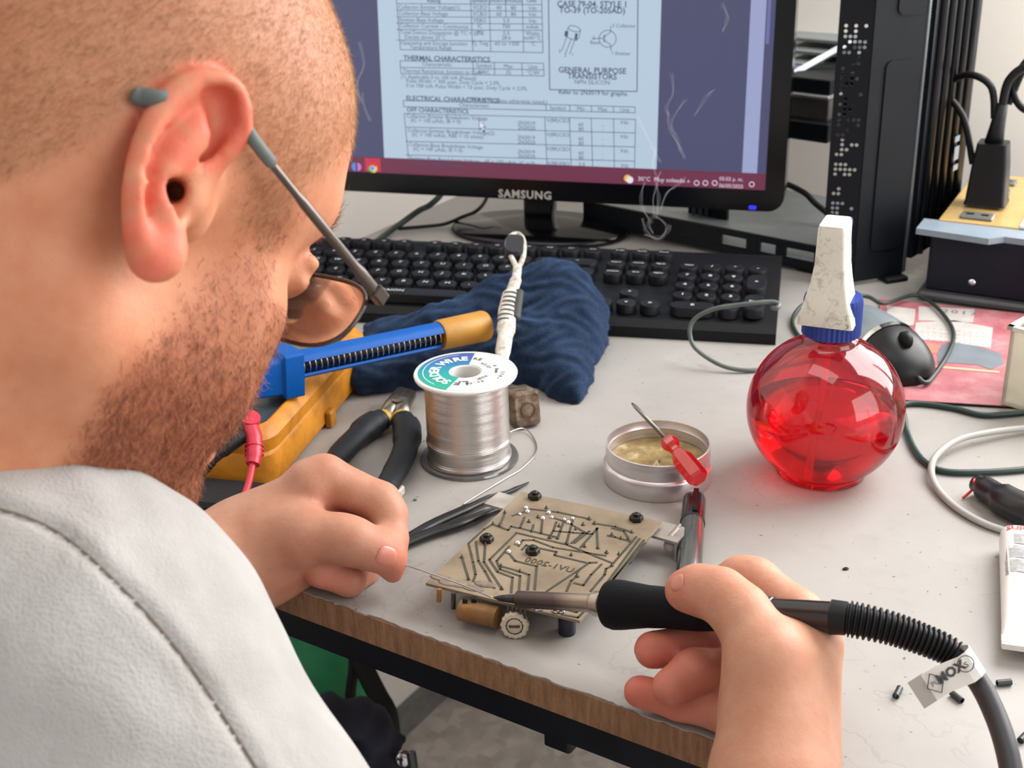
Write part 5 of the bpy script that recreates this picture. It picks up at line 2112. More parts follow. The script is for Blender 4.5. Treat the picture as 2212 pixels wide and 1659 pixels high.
# C-shaped shell, open towards the viewer
c_ang = math.atan2(sgn_ * .97, -.1)
half = math.radians(33)
an = [c_ang + half + (2 * math.pi - 2 * half) * i / 30 for i in range(31)]
vs_ = [pA + PD * t_ + (fa[0] * math.cos(a) + fa[1] * math.sin(a)) * r for t_ in (e0_ - 4, e1_ + 3) for r in (9.4, 7.6) for a in an]
K_ = 31
fs = []
for i in range(30):
    fs += [(i, i + 1, 2 * K_ + i + 1, 2 * K_ + i), (K_ + i + 1, K_ + i, 3 * K_ + i, 3 * K_ + i + 1), (i, K_ + i, K_ + i + 1, i + 1), (2 * K_ + i, 2 * K_ + i + 1, 3 * K_ + i + 1, 3 * K_ + i)]
fs += [(0, 2 * K_, 3 * K_, K_), (30, K_ + 30, 3 * K_ + 30, 2 * K_ + 30)]
MB().add(vs_, fs).build('body', BL2, pump, angle=40)
MB().tube([pA + PD * (e0_ - 4), pA + PD * e1_], 3.4, 12).build('plunger_rod', BL3, pump, smooth=True)
nt = 27
hx = []
for i in range(nt * 12 + 1):
    a = 2 * math.pi * i / 12
    t_ = e0_ + (e1_ - e0_) * i / (nt * 12)
    hx.append(pA + PD * t_ + (fa[0] * math.cos(a) + fa[1] * math.sin(a)) * 6.6)
MB().tube(hx, .55, 5).build('spring', mat('spring_steel', rgb(190, 182, 172), .3, 1.0), pump, smooth=True)
YC = mat('dirty_yellow_cap', rgb(176, 124, 40), .5, mottle=.2, mscale=45, bump=.1)
MB().lathe(pA + PD * e1_, [(10.2, -1), (10.8, 1), (11.2, PLn - e1_ - 3), (10.6, PLn - e1_ - 1), (8.8, PLn - e1_), (.1, PLn - e1_)], 32, fa, cap1=False).build('end_cap', YC, pump, angle=40)
m = MB()
loft(m, [(pA + PD * t_ + UZ * -2, fa[0], fa[1], hx_, hy_, 2) for t_, hx_, hy_ in ((-34, 11, 11), (-6, 12, 12), (-4, 15, 14), (e0_ + 1, 15, 14))]).build('trigger_block', BL2, pump, angle=30)
MB().lathe(pA - PD * 34, [(11, 0), (10, -16), (4.5, -26), (3.2, -40)], 24, fa).build('nozzle', mat('white_nozzle', rgb(206, 204, 198), .45), pump, angle=40)

# ------------------------------------------------------------------ navy cleaning cloth
def cloth():
    S = Sdf()
    S.group(18, 12)
    S.cap(G(835, 745, 12), G(960, 730, 16), 17, 20)
    S.cap(G(950, 725, 18), G(1090, 672, 24), 22, 24)
    S.cap(G(1090, 680, 22), G(1190, 652, 30), 24, 30)
    S.cap(G(1200, 655, 28), G(1235, 700, 24), 30, 24)
    S.cap(G(1232, 720, 20), G(1222, 832, 6), 17, 12)
    S.cap(G(1190, 760, 14), G(1160, 800, 6), 16, 11)
    S.cap(G(1150, 705, 20), G(1205, 800, 8), 24, 15)
    S.cap(G(1120, 745, 15), G(1140, 805, 6), 17, 10)
    S.cap(G(1226, 815, 6), G(1246, 866, 2), 12, 4.5)
    S.cap(G(1260, 690, 20), G(1262, 760, 9), 17, 11)
    S.cap(G(790, 822, 9), G(900, 800, 11), 11, 14)
    S.cap(G(900, 790, 12), G(1050, 770, 14), 16, 16)
    S.cap(G(1050, 770, 12), G(1150, 760, 14), 15, 16)
    S.cap(G(805, 715, 14), G(830, 728, 14), 6, 8)
    S.cap(G(790, 800, 8), G(830, 760, 12), 9, 12)

    def folds(P):
        x, y, z = P[:, 0], P[:, 1], P[:, 2]
        a = np.sin(x * .09 + .9 * np.sin(y * .05)) * np.sin(y * .08 - z * .1 + 1.2 * np.sin(x * .04))
        b = np.sin(x * .21 + 2.3 * np.sin(y * .13 + .09 * z)) * np.sin(y * .19 + z * .23 + 2.1 * np.sin(x * .11))
        c = np.sin(x * 1.7 + y) * np.sin(y * 1.9 - z * 1.5) * np.sin(z * 1.3 + x)
        return 2.2 * a + 1.2 * b + .45 * c

    V, Q = S.mesh(1.5, disp=folds)
    V[:, 2] = np.maximum(V[:, 2], .4)
    k = NT('navy_terry_cloth')
    n = k.noise(70, 5, .7)
    k.l(k.ramp(n.outputs[0], [(.3, rgb(14, 22, 34)), (.55, rgb(24, 37, 56)), (.8, rgb(44, 62, 88))]), k.b.inputs['Base Color'])
    k.set(Roughness=1.0, Specular_IOR_Level=.1, Sheen_Weight=.6, Sheen_Roughness=.5)
    k.b.inputs['Sheen Tint'].default_value = rgb(110, 140, 190)
    k.bump(k.noise(1100, 3, .7).outputs[0], .9, .0012)
    return V, Q, k.m


V, Q, cm = cloth()
cl_o = tag(mesh_obj('cleaning_cloth', V, Q, cm), 'crumpled navy blue terry cloth heaped against the keyboard', 'cloth')
NC = vnormals(V, Q)
rg = np.random.default_rng(8)
pk = rg.choice(len(V), 14000)
P0, D0 = V[pk] + rg.normal(0, .4, (14000, 3)), NC[pk] + rg.normal(0, .5, (14000, 3))
D0 /= np.linalg.norm(D0, axis=1)[:, None]
sd_ = np.cross(D0, rg.normal(0, 1, (14000, 3)))
sd_ /= np.linalg.norm(sd_, axis=1)[:, None]
u_ = np.cross(D0, sd_)
Ln = rg.uniform(.6, 1.7, 14000)[:, None]
vv = np.stack([P0 + sd_ * .16, P0 - sd_ * .08 + u_ * .14, P0 - sd_ * .08 - u_ * .14, P0 + D0 * Ln], 1).reshape(-1, 3)
b_ = np.arange(14000) * 4
ff = np.concatenate([np.stack([b_ + i, b_ + (i + 1) % 3, b_ + 3], 1) for i in range(3)])
pile = mesh_obj('terry_pile', vv, ff, cm, cl_o)
pile['kind'] = 'stuff'

# ------------------------------------------------------------------ old toothbrush leaning on the cloth
t0_, t1_ = G(1085, 805, 40), G(1112, 512, 80)
tbs = empty('toothbrush', t0_, 'old white and dark striped toothbrush with blackened bristles leaning on the cloth', 'toothbrush')
TD = unit(t1_ - t0_)
TLn = float(np.linalg.norm(t1_ - t0_))


def tp(px, py):
    """point of the brush plane (through its axis, facing the viewer) seen at a picture position"""
    nrm = unit(np.cross(TD, np.cross(-FW, TD)))
    d = ray(px, py)
    return CAM + d * (((t0_ - CAM) @ nrm) / (d @ nrm))


TBW = NT('worn_brush_white')
n_ = TBW.noise(150, 5, .7)
TBW.l(TBW.ramp(n_.outputs[0], [(.35, rgb(150, 142, 132)), (.55, rgb(196, 190, 182)), (.8, rgb(212, 208, 200))]), TBW.b.inputs['Base Color'])
TBW.set(Roughness=.5)
tf = unit(np.cross(TD, np.cross(-FW, TD)))
MB().tube(spline([tp(1083, 815), tp(1085, 770), tp(1093, 715), tp(1096, 670), tp(1104, 635), tp(1114, 605), tp(1118, 578)], 5), [4.6] * 6 + [5.4] * 4 + [6.6] * 6 + [6.2] * 5 + [4.4] * 5 + [3.4] * 5, 14, flat=(tf, .6)).build('handle', TBW.m, tbs, smooth=True)
for i in range(7):
    y = 640 + i * 9.5
    c_ = tp(1104 - i * 2.0, y)
    MB().tube([c_ - TD * .9, c_ + TD * .9], 6.7 - .12 * abs(i - 3), 16, flat=(tf, .64)).build('rubber_stripe', mat('dark_brush_rubber', rgb(52, 56, 54), .6), tbs, angle=40)
MB().tube(spline([tp(1114, 690), tp(1118, 660), tp(1122, 632)], 5), 3.4, 10).build('grip_edge', mat('dark_brush_rubber', rgb(52, 56, 54), .6), tbs, smooth=True)
ringp = [tp(1118, 578), tp(1108, 562), tp(1098, 540), tp(1097, 520), tp(1107, 508), tp(1120, 506), tp(1130, 518), tp(1132, 540), tp(1128, 562)]
MB().tube(spline(ringp, 5, closed=True), 2.1, 10, closed=True).build('head_rim', TBW.m, tbs, smooth=True)
hc = tp(1114, 536)
hx_ = unit(np.cross(TD, tf))
m = MB()
loft(m, [(hc + tf * z - hx_ * 1.2, hx_, TD, 7.0 - .5 * (z > 3), 13.2 - .6 * (z > 3), 5) for z in (-3.0, 0, 2.6, 4.6)]).build('bristles', mat('black_bristles', rgb(28, 27, 32), .6, mottle=.4, mscale=400, bump=.8, bscale=1500), tbs, angle=60)

# ------------------------------------------------------------------ rusty steel nut behind the spool
nc = G(1128, 878, 12)
nut = empty('steel_block', nc - UZ * 12, 'small worn brown steel hammer head standing behind the solder spool', 'hammer head')
fa = frame(unit(np.array([.35, -.9, .15])), (0, 0, 1))
RS = NT('rusty_steel')
n_ = RS.noise(130, 5, .7)
RS.l(RS.ramp(n_.outputs[0], [(.3, rgb(72, 58, 48)), (.5, rgb(122, 104, 88)), (.72, rgb(178, 160, 140))]), RS.b.inputs['Base Color'])
RS.set(Metallic=.7, Roughness=.45)
RS.bump(n_.outputs[0], .3, .001)
m = MB()
loft(m, [(nc + fa[2] * z, fa[0], fa[1], h_, w_, 3) for z, h_, w_ in ((-13, 10, 8), (-11, 12, 9.5), (7, 12.5, 10), (10.5, 11, 8.5))]).build('block', RS.m, nut, angle=30)
MB().lathe(nc + fa[2] * 10.4, [(5.5, -.6), (5.5, .5), (4.6, .6), (4.4, -.4)], 20, fa).build('face_hollow', mat('rust_dark', rgb(86, 68, 54), .6, .4), nut)

# ------------------------------------------------------------------ mouse on its calendar pad
pc = [G(1900, 651), G(2300, 690), G(2360, 905), G(1925, 866)]
pa_, pb_, pd_ = G(1898, 650), G(2330, 700), G(1925, 868)
pad = empty('mouse_pad', (pa_ + pd_) / 2, 'red mouse pad printed with a faded 2017 calendar', 'mouse pad')
ppoly = [pa_, G(2330, 695), G(2380, 895), pd_]
PADM = NT('faded_red_print')
n_ = PADM.noise(40, 5, .7)
PADM.l(PADM.ramp(n_.outputs[0], [(.3, rgb(148, 74, 82)), (.5, rgb(166, 98, 104)), (.75, rgb(176, 134, 136))]), PADM.b.inputs['Base Color'])
PADM.set(Roughness=.55)
slab('pad_sheet', [q + UZ * 2.2 for q in ppoly], (0, 0, -.5), PADM.m, pad)
slab('pad_base', [q + UZ * 1.7 for q in ppoly], (0, 0, -1.6), RUB, pad)


def pr_(name, pts, m_, lift=2.3, parent=pad):
    return slab(name, [G(px, py, lift) for px, py in pts], (0, 0, .12), m_, parent)


PGREY = mat('faded_month_grey', rgb(176, 170, 166), .55, mottle=.12, mscale=90)
for pts in ([(1915, 660), (1978, 668), (1974, 702), (1950, 705), (1918, 690)], [(1984, 662), (2105, 668), (2102, 697), (1984, 692)], [(1978, 697), (2060, 692), (2145, 708), (2140, 752), (2075, 742), (1975, 732)], [(1925, 805), (1965, 764), (2010, 773), (2006, 805), (1930, 810)]):
    pr_('month_panel', pts, PGREY)
pr_('orange_panel', [(1974, 737), (2030, 745), (2027, 762), (1972, 765)], mat('faded_orange', rgb(206, 118, 96), .55, mottle=.15))
pr_('printed_car', [(2026, 758), (2035, 745), (2070, 741), (2110, 748), (2162, 763), (2168, 785), (2140, 798), (2110, 788), (2025, 782)], mat('faded_slate_print', rgb(104, 110, 118), .55, mottle=.15), 2.35)
pr_('yellow_stripe', [(2012, 789), (2160, 802), (2158, 806), (2010, 793)], mat('faded_yellow', rgb(190, 160, 128), .55), 2.35)
tm = MB()
q = G(2072, 675, 2.45)
ex = unit(G(2110, 679, 2.45) - q)
text(tm, '2017', q, ex, np.cross(UZ, ex), 11, 'CENTER', 1.3, 0, .02)
for i in range(11):
    for j_ in range(4):
        q = G(1992 + i * 13, 708 + j_ * 8 + i * 1.2, 2.45)
        text(tm, str((i * 4 + j_) % 28 + 1), q, ex, np.cross(UZ, ex), 3.4, 'CENTER')
tm.build('calendar_print', mat('faded_ink', rgb(112, 106, 108), .6), pad)['kind'] = 'stuff'

mouse = empty('computer_mouse', G(1885, 770), 'grey computer mouse with a black front behind the spray bottle', 'mouse')
mc = G(1890, 775, 2.3)
md = unit(G(1955, 800, 2.3) - G(1850, 735, 2.3))
ms_ = np.cross(UZ, md)
MGREY = mat('gunmetal_mouse', rgb(128, 138, 144), .3, .3, mottle=.08, coat=.2)


def mouse_shell(t0, t1, m_, name, grow=0.0, z0=0.0):
    vs_, fs = [], []
    NT_, NS = 22, 20
    for i in range(NT_ + 1):
        t_ = t0 + (t1 - t0) * i / NT_
        w_ = 30 * (max(0, 1 - abs(t_ / 53) ** 3.2)) ** .5 * (1 - .07 * math.cos(t_ / 53 * 3)) + grow
        h_ = 35 * (max(0, 1 - abs((t_ + 6) / 61) ** 2.4)) ** .6 + grow
        for j_ in range(NS + 1):
            a = math.pi * j_ / NS
            vs_.append(mc + md * t_ + ms_ * w_ * math.cos(a) + UZ * (z0 + h_ * math.sin(a) ** .8))
    for i in range(NT_):
        for j_ in range(NS):
            fs.append((i * (NS + 1) + j_, i * (NS + 1) + j_ + 1, (i + 1) * (NS + 1) + j_ + 1, (i + 1) * (NS + 1) + j_))
    b = len(vs_)
    fs += [tuple(i * (NS + 1) for i in range(NT_ + 1)) + tuple(i * (NS + 1) + NS for i in range(NT_, -1, -1))]
    return MB().add(vs_, fs).build(name, m_, mouse, smooth=True)


mouse_shell(-53, 14, MGREY, 'shell')
mouse_shell(13, 17, mat('chrome_trim', rgb(206, 208, 206), .12, 1.0), 'chrome_trim', .5)
mouse_shell(16, 53, PLB, 'front_shell', -.3)
MB().lathe(mc + md * 34 + UZ * 28, [(5, -3), (6.2, -2), (6.2, 2), (5, 3)], 20, frame(ms_)).build('scroll_wheel', RUB, mouse, smooth=True)
cable('mouse_cable', [mc + md * 52 + UZ * 6, G(2010, 820, 5), G(2060, 720, 5), G(1990, 640, 6), G(1910, 655, 9), G(1870, 640, 12), G(1800, 640, 14), G(1740, 655, 9), G(1712, 690, 3), G(1725, 725, 2), G(1760, 750, 2), G(1820, 700, 2)], 1.7, mat('green_black_cable', rgb(36, 48, 42), .45, mottle=.1), 'dark mouse cable looping behind the spray head', 'cable')
cable('wire_loop', [G(1760, 775, 2), G(1690, 790, 1.8), G(1620, 800, 2), G(1560, 790, 5), G(1505, 755, 14), G(1490, 720, 24), G(1500, 690, 34), G(1540, 668, 44), G(1600, 658, 50), G(1660, 652, 52), G(1682, 656, 51), G(1678, 666, 49), G(1668, 664, 48)], 1.7, mat('grey_green_cable', rgb(84, 92, 88), .4, mottle=.2),
      'thin grey-green wire arching in a loop in front of the number pad', 'wire')

# ------------------------------------------------------------------ power regulator box with outlets on top
ua, ub = G(1990, 648), G(2192, 676)
ux = unit(ub - ua)
uy = np.cross(UZ, ux)
ua = ua - ux * 2
ups = empty('power_regulator', ua + ux * 60 + uy * 60, 'dark power regulator box with gold outlet panel beside the computer tower', 'power regulator')
UA = np.array([ux, uy, UZ])


def up_(x, y, z):
    return ua + ux * x + uy * y + UZ * z


NVY = mat('navy_metal_box', rgb(13, 18, 30), .5, spec=.25, mottle=.2, mscale=40)
MB().box(up_(62, 90, 33), (118, 172, 50), UA, 3).build('box_body', NVY, ups)
MB().box(up_(62, 86, 5), (128, 180, 7), UA, 4).build('base_plate', mat('dark_grey_base', rgb(62, 62, 66), .5, mottle=.15), ups)
m = MB()
m.prism([(-8, 0), (50, -6), (60, 4), (60, 30), (-8, 30)], up_(0, 0, 56), ux, uy, UZ, 0, 5)
m.prism([(60, 4), (130, 0), (130, 30), (60, 30)], up_(0, 0, 56), ux, uy, UZ, 0, 5)
m.build('grey_lip', mat('grey_lid_plastic', rgb(126, 138, 150), .35, mottle=.1), ups)
GOLD = mat('gold_panel', rgb(198, 164, 104), .35, .35, mottle=.08)
MB().box(up_(36, 108, 60), (64, 160, 5), UA, 1).build('gold_panel', GOLD, ups)
MB().box(up_(104, 108, 60), (64, 160, 5), UA, 1).build('label_panel', mat('cream_panel', rgb(202, 194, 176), .45, mottle=.12, mscale=80), ups)
MB().box(up_(70, 108, 63), (5, 160, 3), UA, 1).build('divider_strip', mat('white_strip', rgb(226, 222, 214), .4), ups)
for yy in (44, 82, 124, 160):
    so_ = MB().box(up_(32, yy, 63.5), (26, 17, 3), UA, 1.5).build('outlet', mat('grey_outlet', rgb(92, 92, 92), .4), ups)
    for dx in (-6, 6):
        MB().box(up_(32 + dx, yy, 65.2), (6, 3, .6), UA).build('outlet_slot', PLB, so_)
m = MB()
m.lathe(up_(40, 3.2, 20), [(3.2, 0), (2.8, 1.5), (.1, 1.8)], 14, frame(-uy), cap1=False)
m.build('screw', SOLD, ups, smooth=True)
lm = MB()
for i, s_ in enumerate(('WARNING', 'MAX 1000VA', '120V~ 60Hz')):
    text(lm, s_, up_(82, 50 + i * 34, 62.8), uy, -ux, 8, 'LEFT')
lm.build('panel_lettering', mat('panel_ink', rgb(120, 112, 100), .6), ups)
# plug standing in an outlet
plg = empty('power_plug', up_(32, 82, 65), 'large black power plug standing in the gold outlet panel', 'plug')
pc_ = up_(32, 84, 65)
m = MB()
loft(m, [(pc_ + UZ * z, ux, uy, a, b, 3) for z, a, b in ((0, 17, 15), (4, 16, 14), (34, 14, 13), (52, 12, 11))]).build('plug_body', PLB, plg, angle=35)
m = MB()
m.tube([pc_ + UZ * 50, pc_ + UZ * 62 + ux * 1, pc_ + UZ * 84 + ux * 3], [8, 6.5, 4.5], 14)
m.build('cord_boot', RUB, plg, smooth=True)
MB().tube(spline([pc_ + UZ * 80 + ux * 3, pc_ + UZ * 104 + ux * 6, pc_ + UZ * 116 + ux * 22, pc_ + UZ * 104 + ux * 46, pc_ + UZ * 80 + ux * 60], 8), 3.6, 10).build('cord', RUB, plg, smooth=True)
for i, (pts) in enumerate((
        [pc_ + UZ * 72 + ux * -2, pc_ + UZ * 98 - ux * 8, pc_ + UZ * 104 - ux * 30 + uy * 10, pc_ + UZ * 84 - ux * 52 + uy * 30, pc_ + UZ * 40 - ux * 66 + uy * 90, pc_ + UZ * 0 - ux * 90 + uy * 150],
        [pc_ + UZ * 82 + ux * 6 + uy * 12, pc_ + UZ * 126 + ux * 22 + uy * 14, pc_ + UZ * 122 + ux * 54 + uy * 14, pc_ + UZ * 86 + ux * 46 + uy * 14, pc_ + UZ * 78 + ux * 20 + uy * 12, pc_ + UZ * 100 + ux * 8 + uy * 12, pc_ + UZ * 128 + ux * 30 + uy * 14, pc_ + UZ * 110 + ux * 80 + uy * 20],
        [pc_ + UZ * 30 + uy * 8 - ux * 16, pc_ + UZ * 70 - ux * 30 + uy * 12, pc_ + UZ * 84 - ux * 56 + uy * 30, pc_ + UZ * 50 - ux * 84 + uy * 100, pc_ - ux * 110 + uy * 150])):
    cable('power_cable', pts, 3.0, RUB, ('black cable arching left from the plug to the tower', 'black cable coiled in loops above the power plug', 'lower black cable running left behind the plug')[i], 'cable', n=10)

# ------------------------------------------------------------------ clear plastic box at the right edge
xb = G(2162, 872, 3)
bxx = unit(G(2260, 902, 3) - xb)
byy = np.cross(UZ, bxx)
box_ = empty('plastic_box', xb + bxx * 40 + byy * 30, 'clear yellowed plastic parts box standing on the mouse pad', 'box')
CLB = clear_plastic('yellowed_clear_plastic', (.9, .88, .82, 1), .1, .2, (.74, .72, .62, 1), .22)
BA = np.array([bxx, byy, UZ])
BH, BW, BD = 56, 90, 80
for nm, c_, s_ in (('side_front', (BW / 2, 1, BH / 2), (BW, 2, BH)), ('side_back', (BW / 2, BD - 1, BH / 2), (BW, 2, BH)), ('side_left', (1, BD / 2, BH / 2), (2, BD - 4, BH)), ('side_right', (BW - 1, BD / 2, BH / 2), (2, BD - 4, BH)), ('bottom', (BW / 2, BD / 2, 1), (BW - 4, BD - 4, 2))):
    MB().box(xb + bxx * c_[0] + byy * c_[1] + UZ * c_[2], s_, BA).build('bottom_panel' if nm == 'bottom' else 'side_panel', CLB, box_)
RIM = mat('frosted_rim', rgb(206, 202, 190), .35)
for c_, s_ in (((BW / 2, 0, BH), (BW + 4, 4, 3)), ((BW / 2, BD, BH), (BW + 4, 4, 3)), ((0, BD / 2, BH), (4, BD + 4, 3)), ((BW, BD / 2, BH), (4, BD + 4, 3))):
    MB().box(xb + bxx * c_[0] + byy * c_[1] + UZ * c_[2], s_, BA).build('rim', RIM, box_)
MB().box(xb + bxx * 26 + byy * -1 + UZ * 38, (26, 2, 6), BA, .8).build('latch_rib', RIM, box_)

# ------------------------------------------------------------------ cables on the right, crocodile clip, glue tube, offcuts
GRN = mat('dark_green_cable', rgb(26, 50, 44), .4, mottle=.1)
cable('usb_cable', [G(1890, 905, 2), G(1945, 876, 2.2), G(1990, 872, 2.2), G(2060, 882, 2.2), G(2120, 896, 2.2), G(2180, 894, 2.2), G(2260, 886, 2.2), G(2400, 880, 2.2)], 2.1, GRN, 'dark green cable running along the front edge of the mouse pad', 'cable')
cable('usb_cable', [G(1890, 900, 4.4), G(1946, 888, 4.2), G(1958, 930, 2.2), G(1975, 970, 2.2), G(2000, 1000, 2.2), G(2040, 1018, 2.2), G(2120, 1020, 2.2), G(2230, 1012, 2.2), G(2400, 990, 2.2)], 2.1, GRN, 'dark green cable curving down behind the crocodile clip', 'cable')
cable('grey_cable', [G(2330, 920, 3), G(2230, 924, 4), G(2150, 932, 6), G(2075, 948, 7), G(2028, 978, 6), G(2012, 1010, 5), G(2022, 1050, 3), G(2060, 1092, 2.4), G(2120, 1128, 2.4), G(2190, 1152, 2.4), G(2330, 1190, 2.4)], 2.2, mat('pale_grey_cable', rgb(168, 166, 162), .45, mottle=.06), 'pale grey cable looping past the crocodile clip', 'cable')
cable('black_cable', [C(1610, 385, 1260), C(1680, 392, 1250), C(1735, 415, 1235), C(1762, 440, 1230), C(1800, 470, 1225)], 3.0, RUB, 'black cable hanging between monitor and open computer tower', 'cable')
cable('video_cable', [C(965, 375, 1300), C(955, 415, 1296), C(930, 442, 1290), G(905, 455, 18), G(870, 480, 8), G(838, 503, 4), G(790, 540, 4)], 3.0, mat('green_black_cable', rgb(36, 48, 42), .45), 'dark cable sloping from the monitor to the left table edge', 'cable')
cable('thin_cable', [C(1060, 390, 1296), C(1050, 430, 1290), C(1030, 455, 1280), G(1000, 468, 12), G(960, 484, 4), G(910, 490, 3), G(860, 494, 3)], 1.8, RUB, 'thin dark cable lying under the left half of the monitor', 'cable')
cable('stand_cable', [C(1196, 400, 1275), C(1198, 440, 1265), G(1197, 470, 20), G(1204, 500, 8), G(1222, 528, 4)], 2.2, mat('grey_lead', rgb(84, 84, 86), .5), 'grey cable hanging down beside the monitor stand', 'cable')
cc_ = empty('crocodile_clip', G(2160, 1080), 'black insulated crocodile clip with a stripped red wire', 'clip')
MB().tube(spline([G(2110, 1044, 7), G(2140, 1062, 8), G(2185, 1088, 9.5), G(2240, 1110, 9)], 5), [5.5] * 3 + [7.5] * 5 + [9.5] * 4 + [10] * 3 + [8], 16).build('sleeve', mat('black_soft_sleeve', rgb(28, 28, 32), .32, mottle=.1), cc_, smooth=True)
MB().tube(spline([G(2114, 1044, 8), G(2104, 1042, 10), G(2106, 1034, 11)], 5), .9, 8).build('red_wire', mat('red_wire', rgb(206, 46, 62), .4), cc_, smooth=True)
MB().tube(spline([G(2110, 1046, 8), G(2096, 1062, 4), G(2080, 1076, 1)], 5), .8, 8).build('red_wire', mat('red_wire', rgb(206, 46, 62), .4), cc_, smooth=True)

ga, gb_ = G(2196, 1160, 9), G(2218, 1405, 8)
gd = unit(gb_ - ga)
gs_ = np.cross(UZ, gd)
gs_ = gs_ if gs_[0] > 0 else -gs_
glue = empty('glue_tube', (ga + gb_) / 2 - UZ * 8, 'white and grey glue tube with red lettering at the right edge', 'tube')
GLn = float(np.linalg.norm(gb_ - ga))
TUB = mat('white_tube_foil', rgb(222, 220, 216), .3, .1, mottle=.05)
gm = ga + gs_ * 5
m = MB()
loft(m, [(gm + gd * t_, gs_, UZ, w_, h_, min(h_ * .95, 6)) for t_, w_, h_ in ((0, 11, 7.5), (3, 14, 8.8), (GLn * .5, 15, 8), (GLn * .85, 16, 4), (GLn * .93, 16.5, 1.6), (GLn, 16.5, 1.2))]).build('tube_body', TUB, glue, angle=40)
for i in range(9):
    MB().box(gm + gd * (GLn * .93 + i * .9) + UZ * 1.5, (33, .45, .6), np.array([gs_, gd, np.cross(gs_, gd)])).build('crimp_ridge', TUB, glue)


def gpt(x, t_, lift=.4):
    """on the tube's upper side; x across, t along"""
    h_ = np.interp(t_, [0, 3, GLn * .5, GLn * .85, GLn], [7.5, 8.8, 8, 4, 1.2])
    w_ = np.interp(t_, [0, GLn * .5, GLn], [13, 15, 16.5])
    rc = min(h_ * .95, 6)
    e_ = max(0.0, abs(x) - (w_ - rc))
    return gm + gd * t_ + gs_ * x + UZ * (h_ - rc + math.sqrt(max(0.0, rc * rc - min(e_, rc) ** 2)) + lift)


def gpatch(name, x0_, x1_, t0__, t1__, m_, lift=.3):
    vs_, n_ = [], 6
    for i in range(n_ + 1):
        for j2 in range(5):
            vs_.append(gpt(x0_ + (x1_ - x0_) * i / n_, t0__ + (t1__ - t0__) * j2 / 4, lift))
    fs = [(i * 5 + j2, i * 5 + j2 + 1, (i + 1) * 5 + j2 + 1, (i + 1) * 5 + j2) for i in range(n_) for j2 in range(4)]
    return MB().add(vs_, fs).build(name, m_, glue, smooth=True)


GP = mat('grey_tube_print', rgb(146, 146, 146), .4, mottle=.35, mscale=300)
gpatch('print_panel', -11, 12, 12, 22, GP)
gpatch('print_panel', -11, 12, 24, 36, mat('grey_tube_print', rgb(146, 146, 146), .4))
gpatch('print_panel', -11, 12, 38, 50, mat('grey_tube_print', rgb(146, 146, 146), .4))
gpatch('side_stripe', -13.2, -12.0, 10, 52, GP)
gt = MB()
text(gt, 'SUPER', gpt(-8, 6), gs_, -gd, 6, 'LEFT', 1, 0, .02, fun=lambda x, y: gpt(-12 + x, 6 - y, .6))
gt.build('red_lettering', mat('red_print', rgb(196, 52, 48), .45), glue)
OFF = mat('dark_insulation', rgb(38, 44, 46), .4, mottle=.2)
for i, (a, b, lab) in enumerate((((1935, 1504), (1944, 1486), 'short grey insulation offcut left of the paper tag'), ((2056, 1496), (2078, 1514), 'short black insulation offcut below the paper tag'), ((2154, 1476), (2184, 1473), 'short dark green insulation offcut right of the cord'),
                                 ((2204, 1600), (2222, 1582), 'grey insulation offcut at the right edge of the picture'))):
    p0_, p1_ = G(*a, 1.6), G(*b, 1.6)
    tag(MB().lathe(p0_, [(1.0, 0), (1.6, 0), (1.6, np.linalg.norm(p1_ - p0_)), (1.0, np.linalg.norm(p1_ - p0_))], 12, frame(p1_ - p0_, (0, 0, 1)), cap0=False, cap1=False).build('insulation_offcut', OFF, angle=40), lab, 'offcut', 'wire insulation offcuts')
GF = mat('green_flake', rgb(36, 112, 92), .5)
for i, (x, y, lab) in enumerate(((897, 1079, 'green flake nearer the spool, behind the left hand'), (874, 1111, 'green flake nearer the left hand, above the tweezers'), (1827, 1228, 'dark crumb on the bare table right of the right hand'))):
    c_ = G(x, y, .6)
    tag(MB().lathe(c_, [(1.1, -.5), (1.3, 0), (.7, .5)], 7, np.array([unit((1, .3, 0)) * (1.6 if i == 2 else 1), unit((-.3, 1, 0)), UZ])).build('flake', GF if i < 2 else PLB), lab, 'flake', 'crumbs on the table')
cn = empty('wire_connector', G(858, 1062), 'tiny translucent white connector with a black wire stub beside the left hand', 'connector')
MB().box(G(858, 1062, 3.2), (7, 9, 6), np.array([unit((1, -.4, 0)), unit((.4, 1, 0)), UZ]), 1.5).build('housing', mat('milky_plastic', rgb(200, 196, 184), .35), cn)
MB().tube([G(862, 1068, 5), G(866, 1082, 3)], 1.2, 8).build('stub', PLB, cn)

# ------------------------------------------------------------------ open computer tower behind the monitor
case = empty('computer_tower', G(1900, 590), 'open black computer tower with ribbed front and bare drive bays', 'computer')
CB = mat('black_case_steel', rgb(10, 15, 22), .45, spec=.25, mottle=.2, mscale=30)
CG = mat('bare_case_steel', rgb(150, 156, 158), .4, .55, mottle=.12, mscale=40)
qA, qB, qC, qD = G(1772, 600, 6), G(1842, 604, 6), G(1946, 588, 6), G(2056, 520, 6)
CH = 470.0


def hplate(name, a, b, z0, z1, th, m_, parent=case):
    d = unit(b - a)
    nn = np.cross(UZ, d)
    return MB().box((a + b) / 2 * np.array([1, 1, 0]) + UZ * (z0 + z1) / 2, (np.linalg.norm((b - a)[:2]), th, z1 - z0), np.array([d, nn, UZ])).build(name, m_, parent)


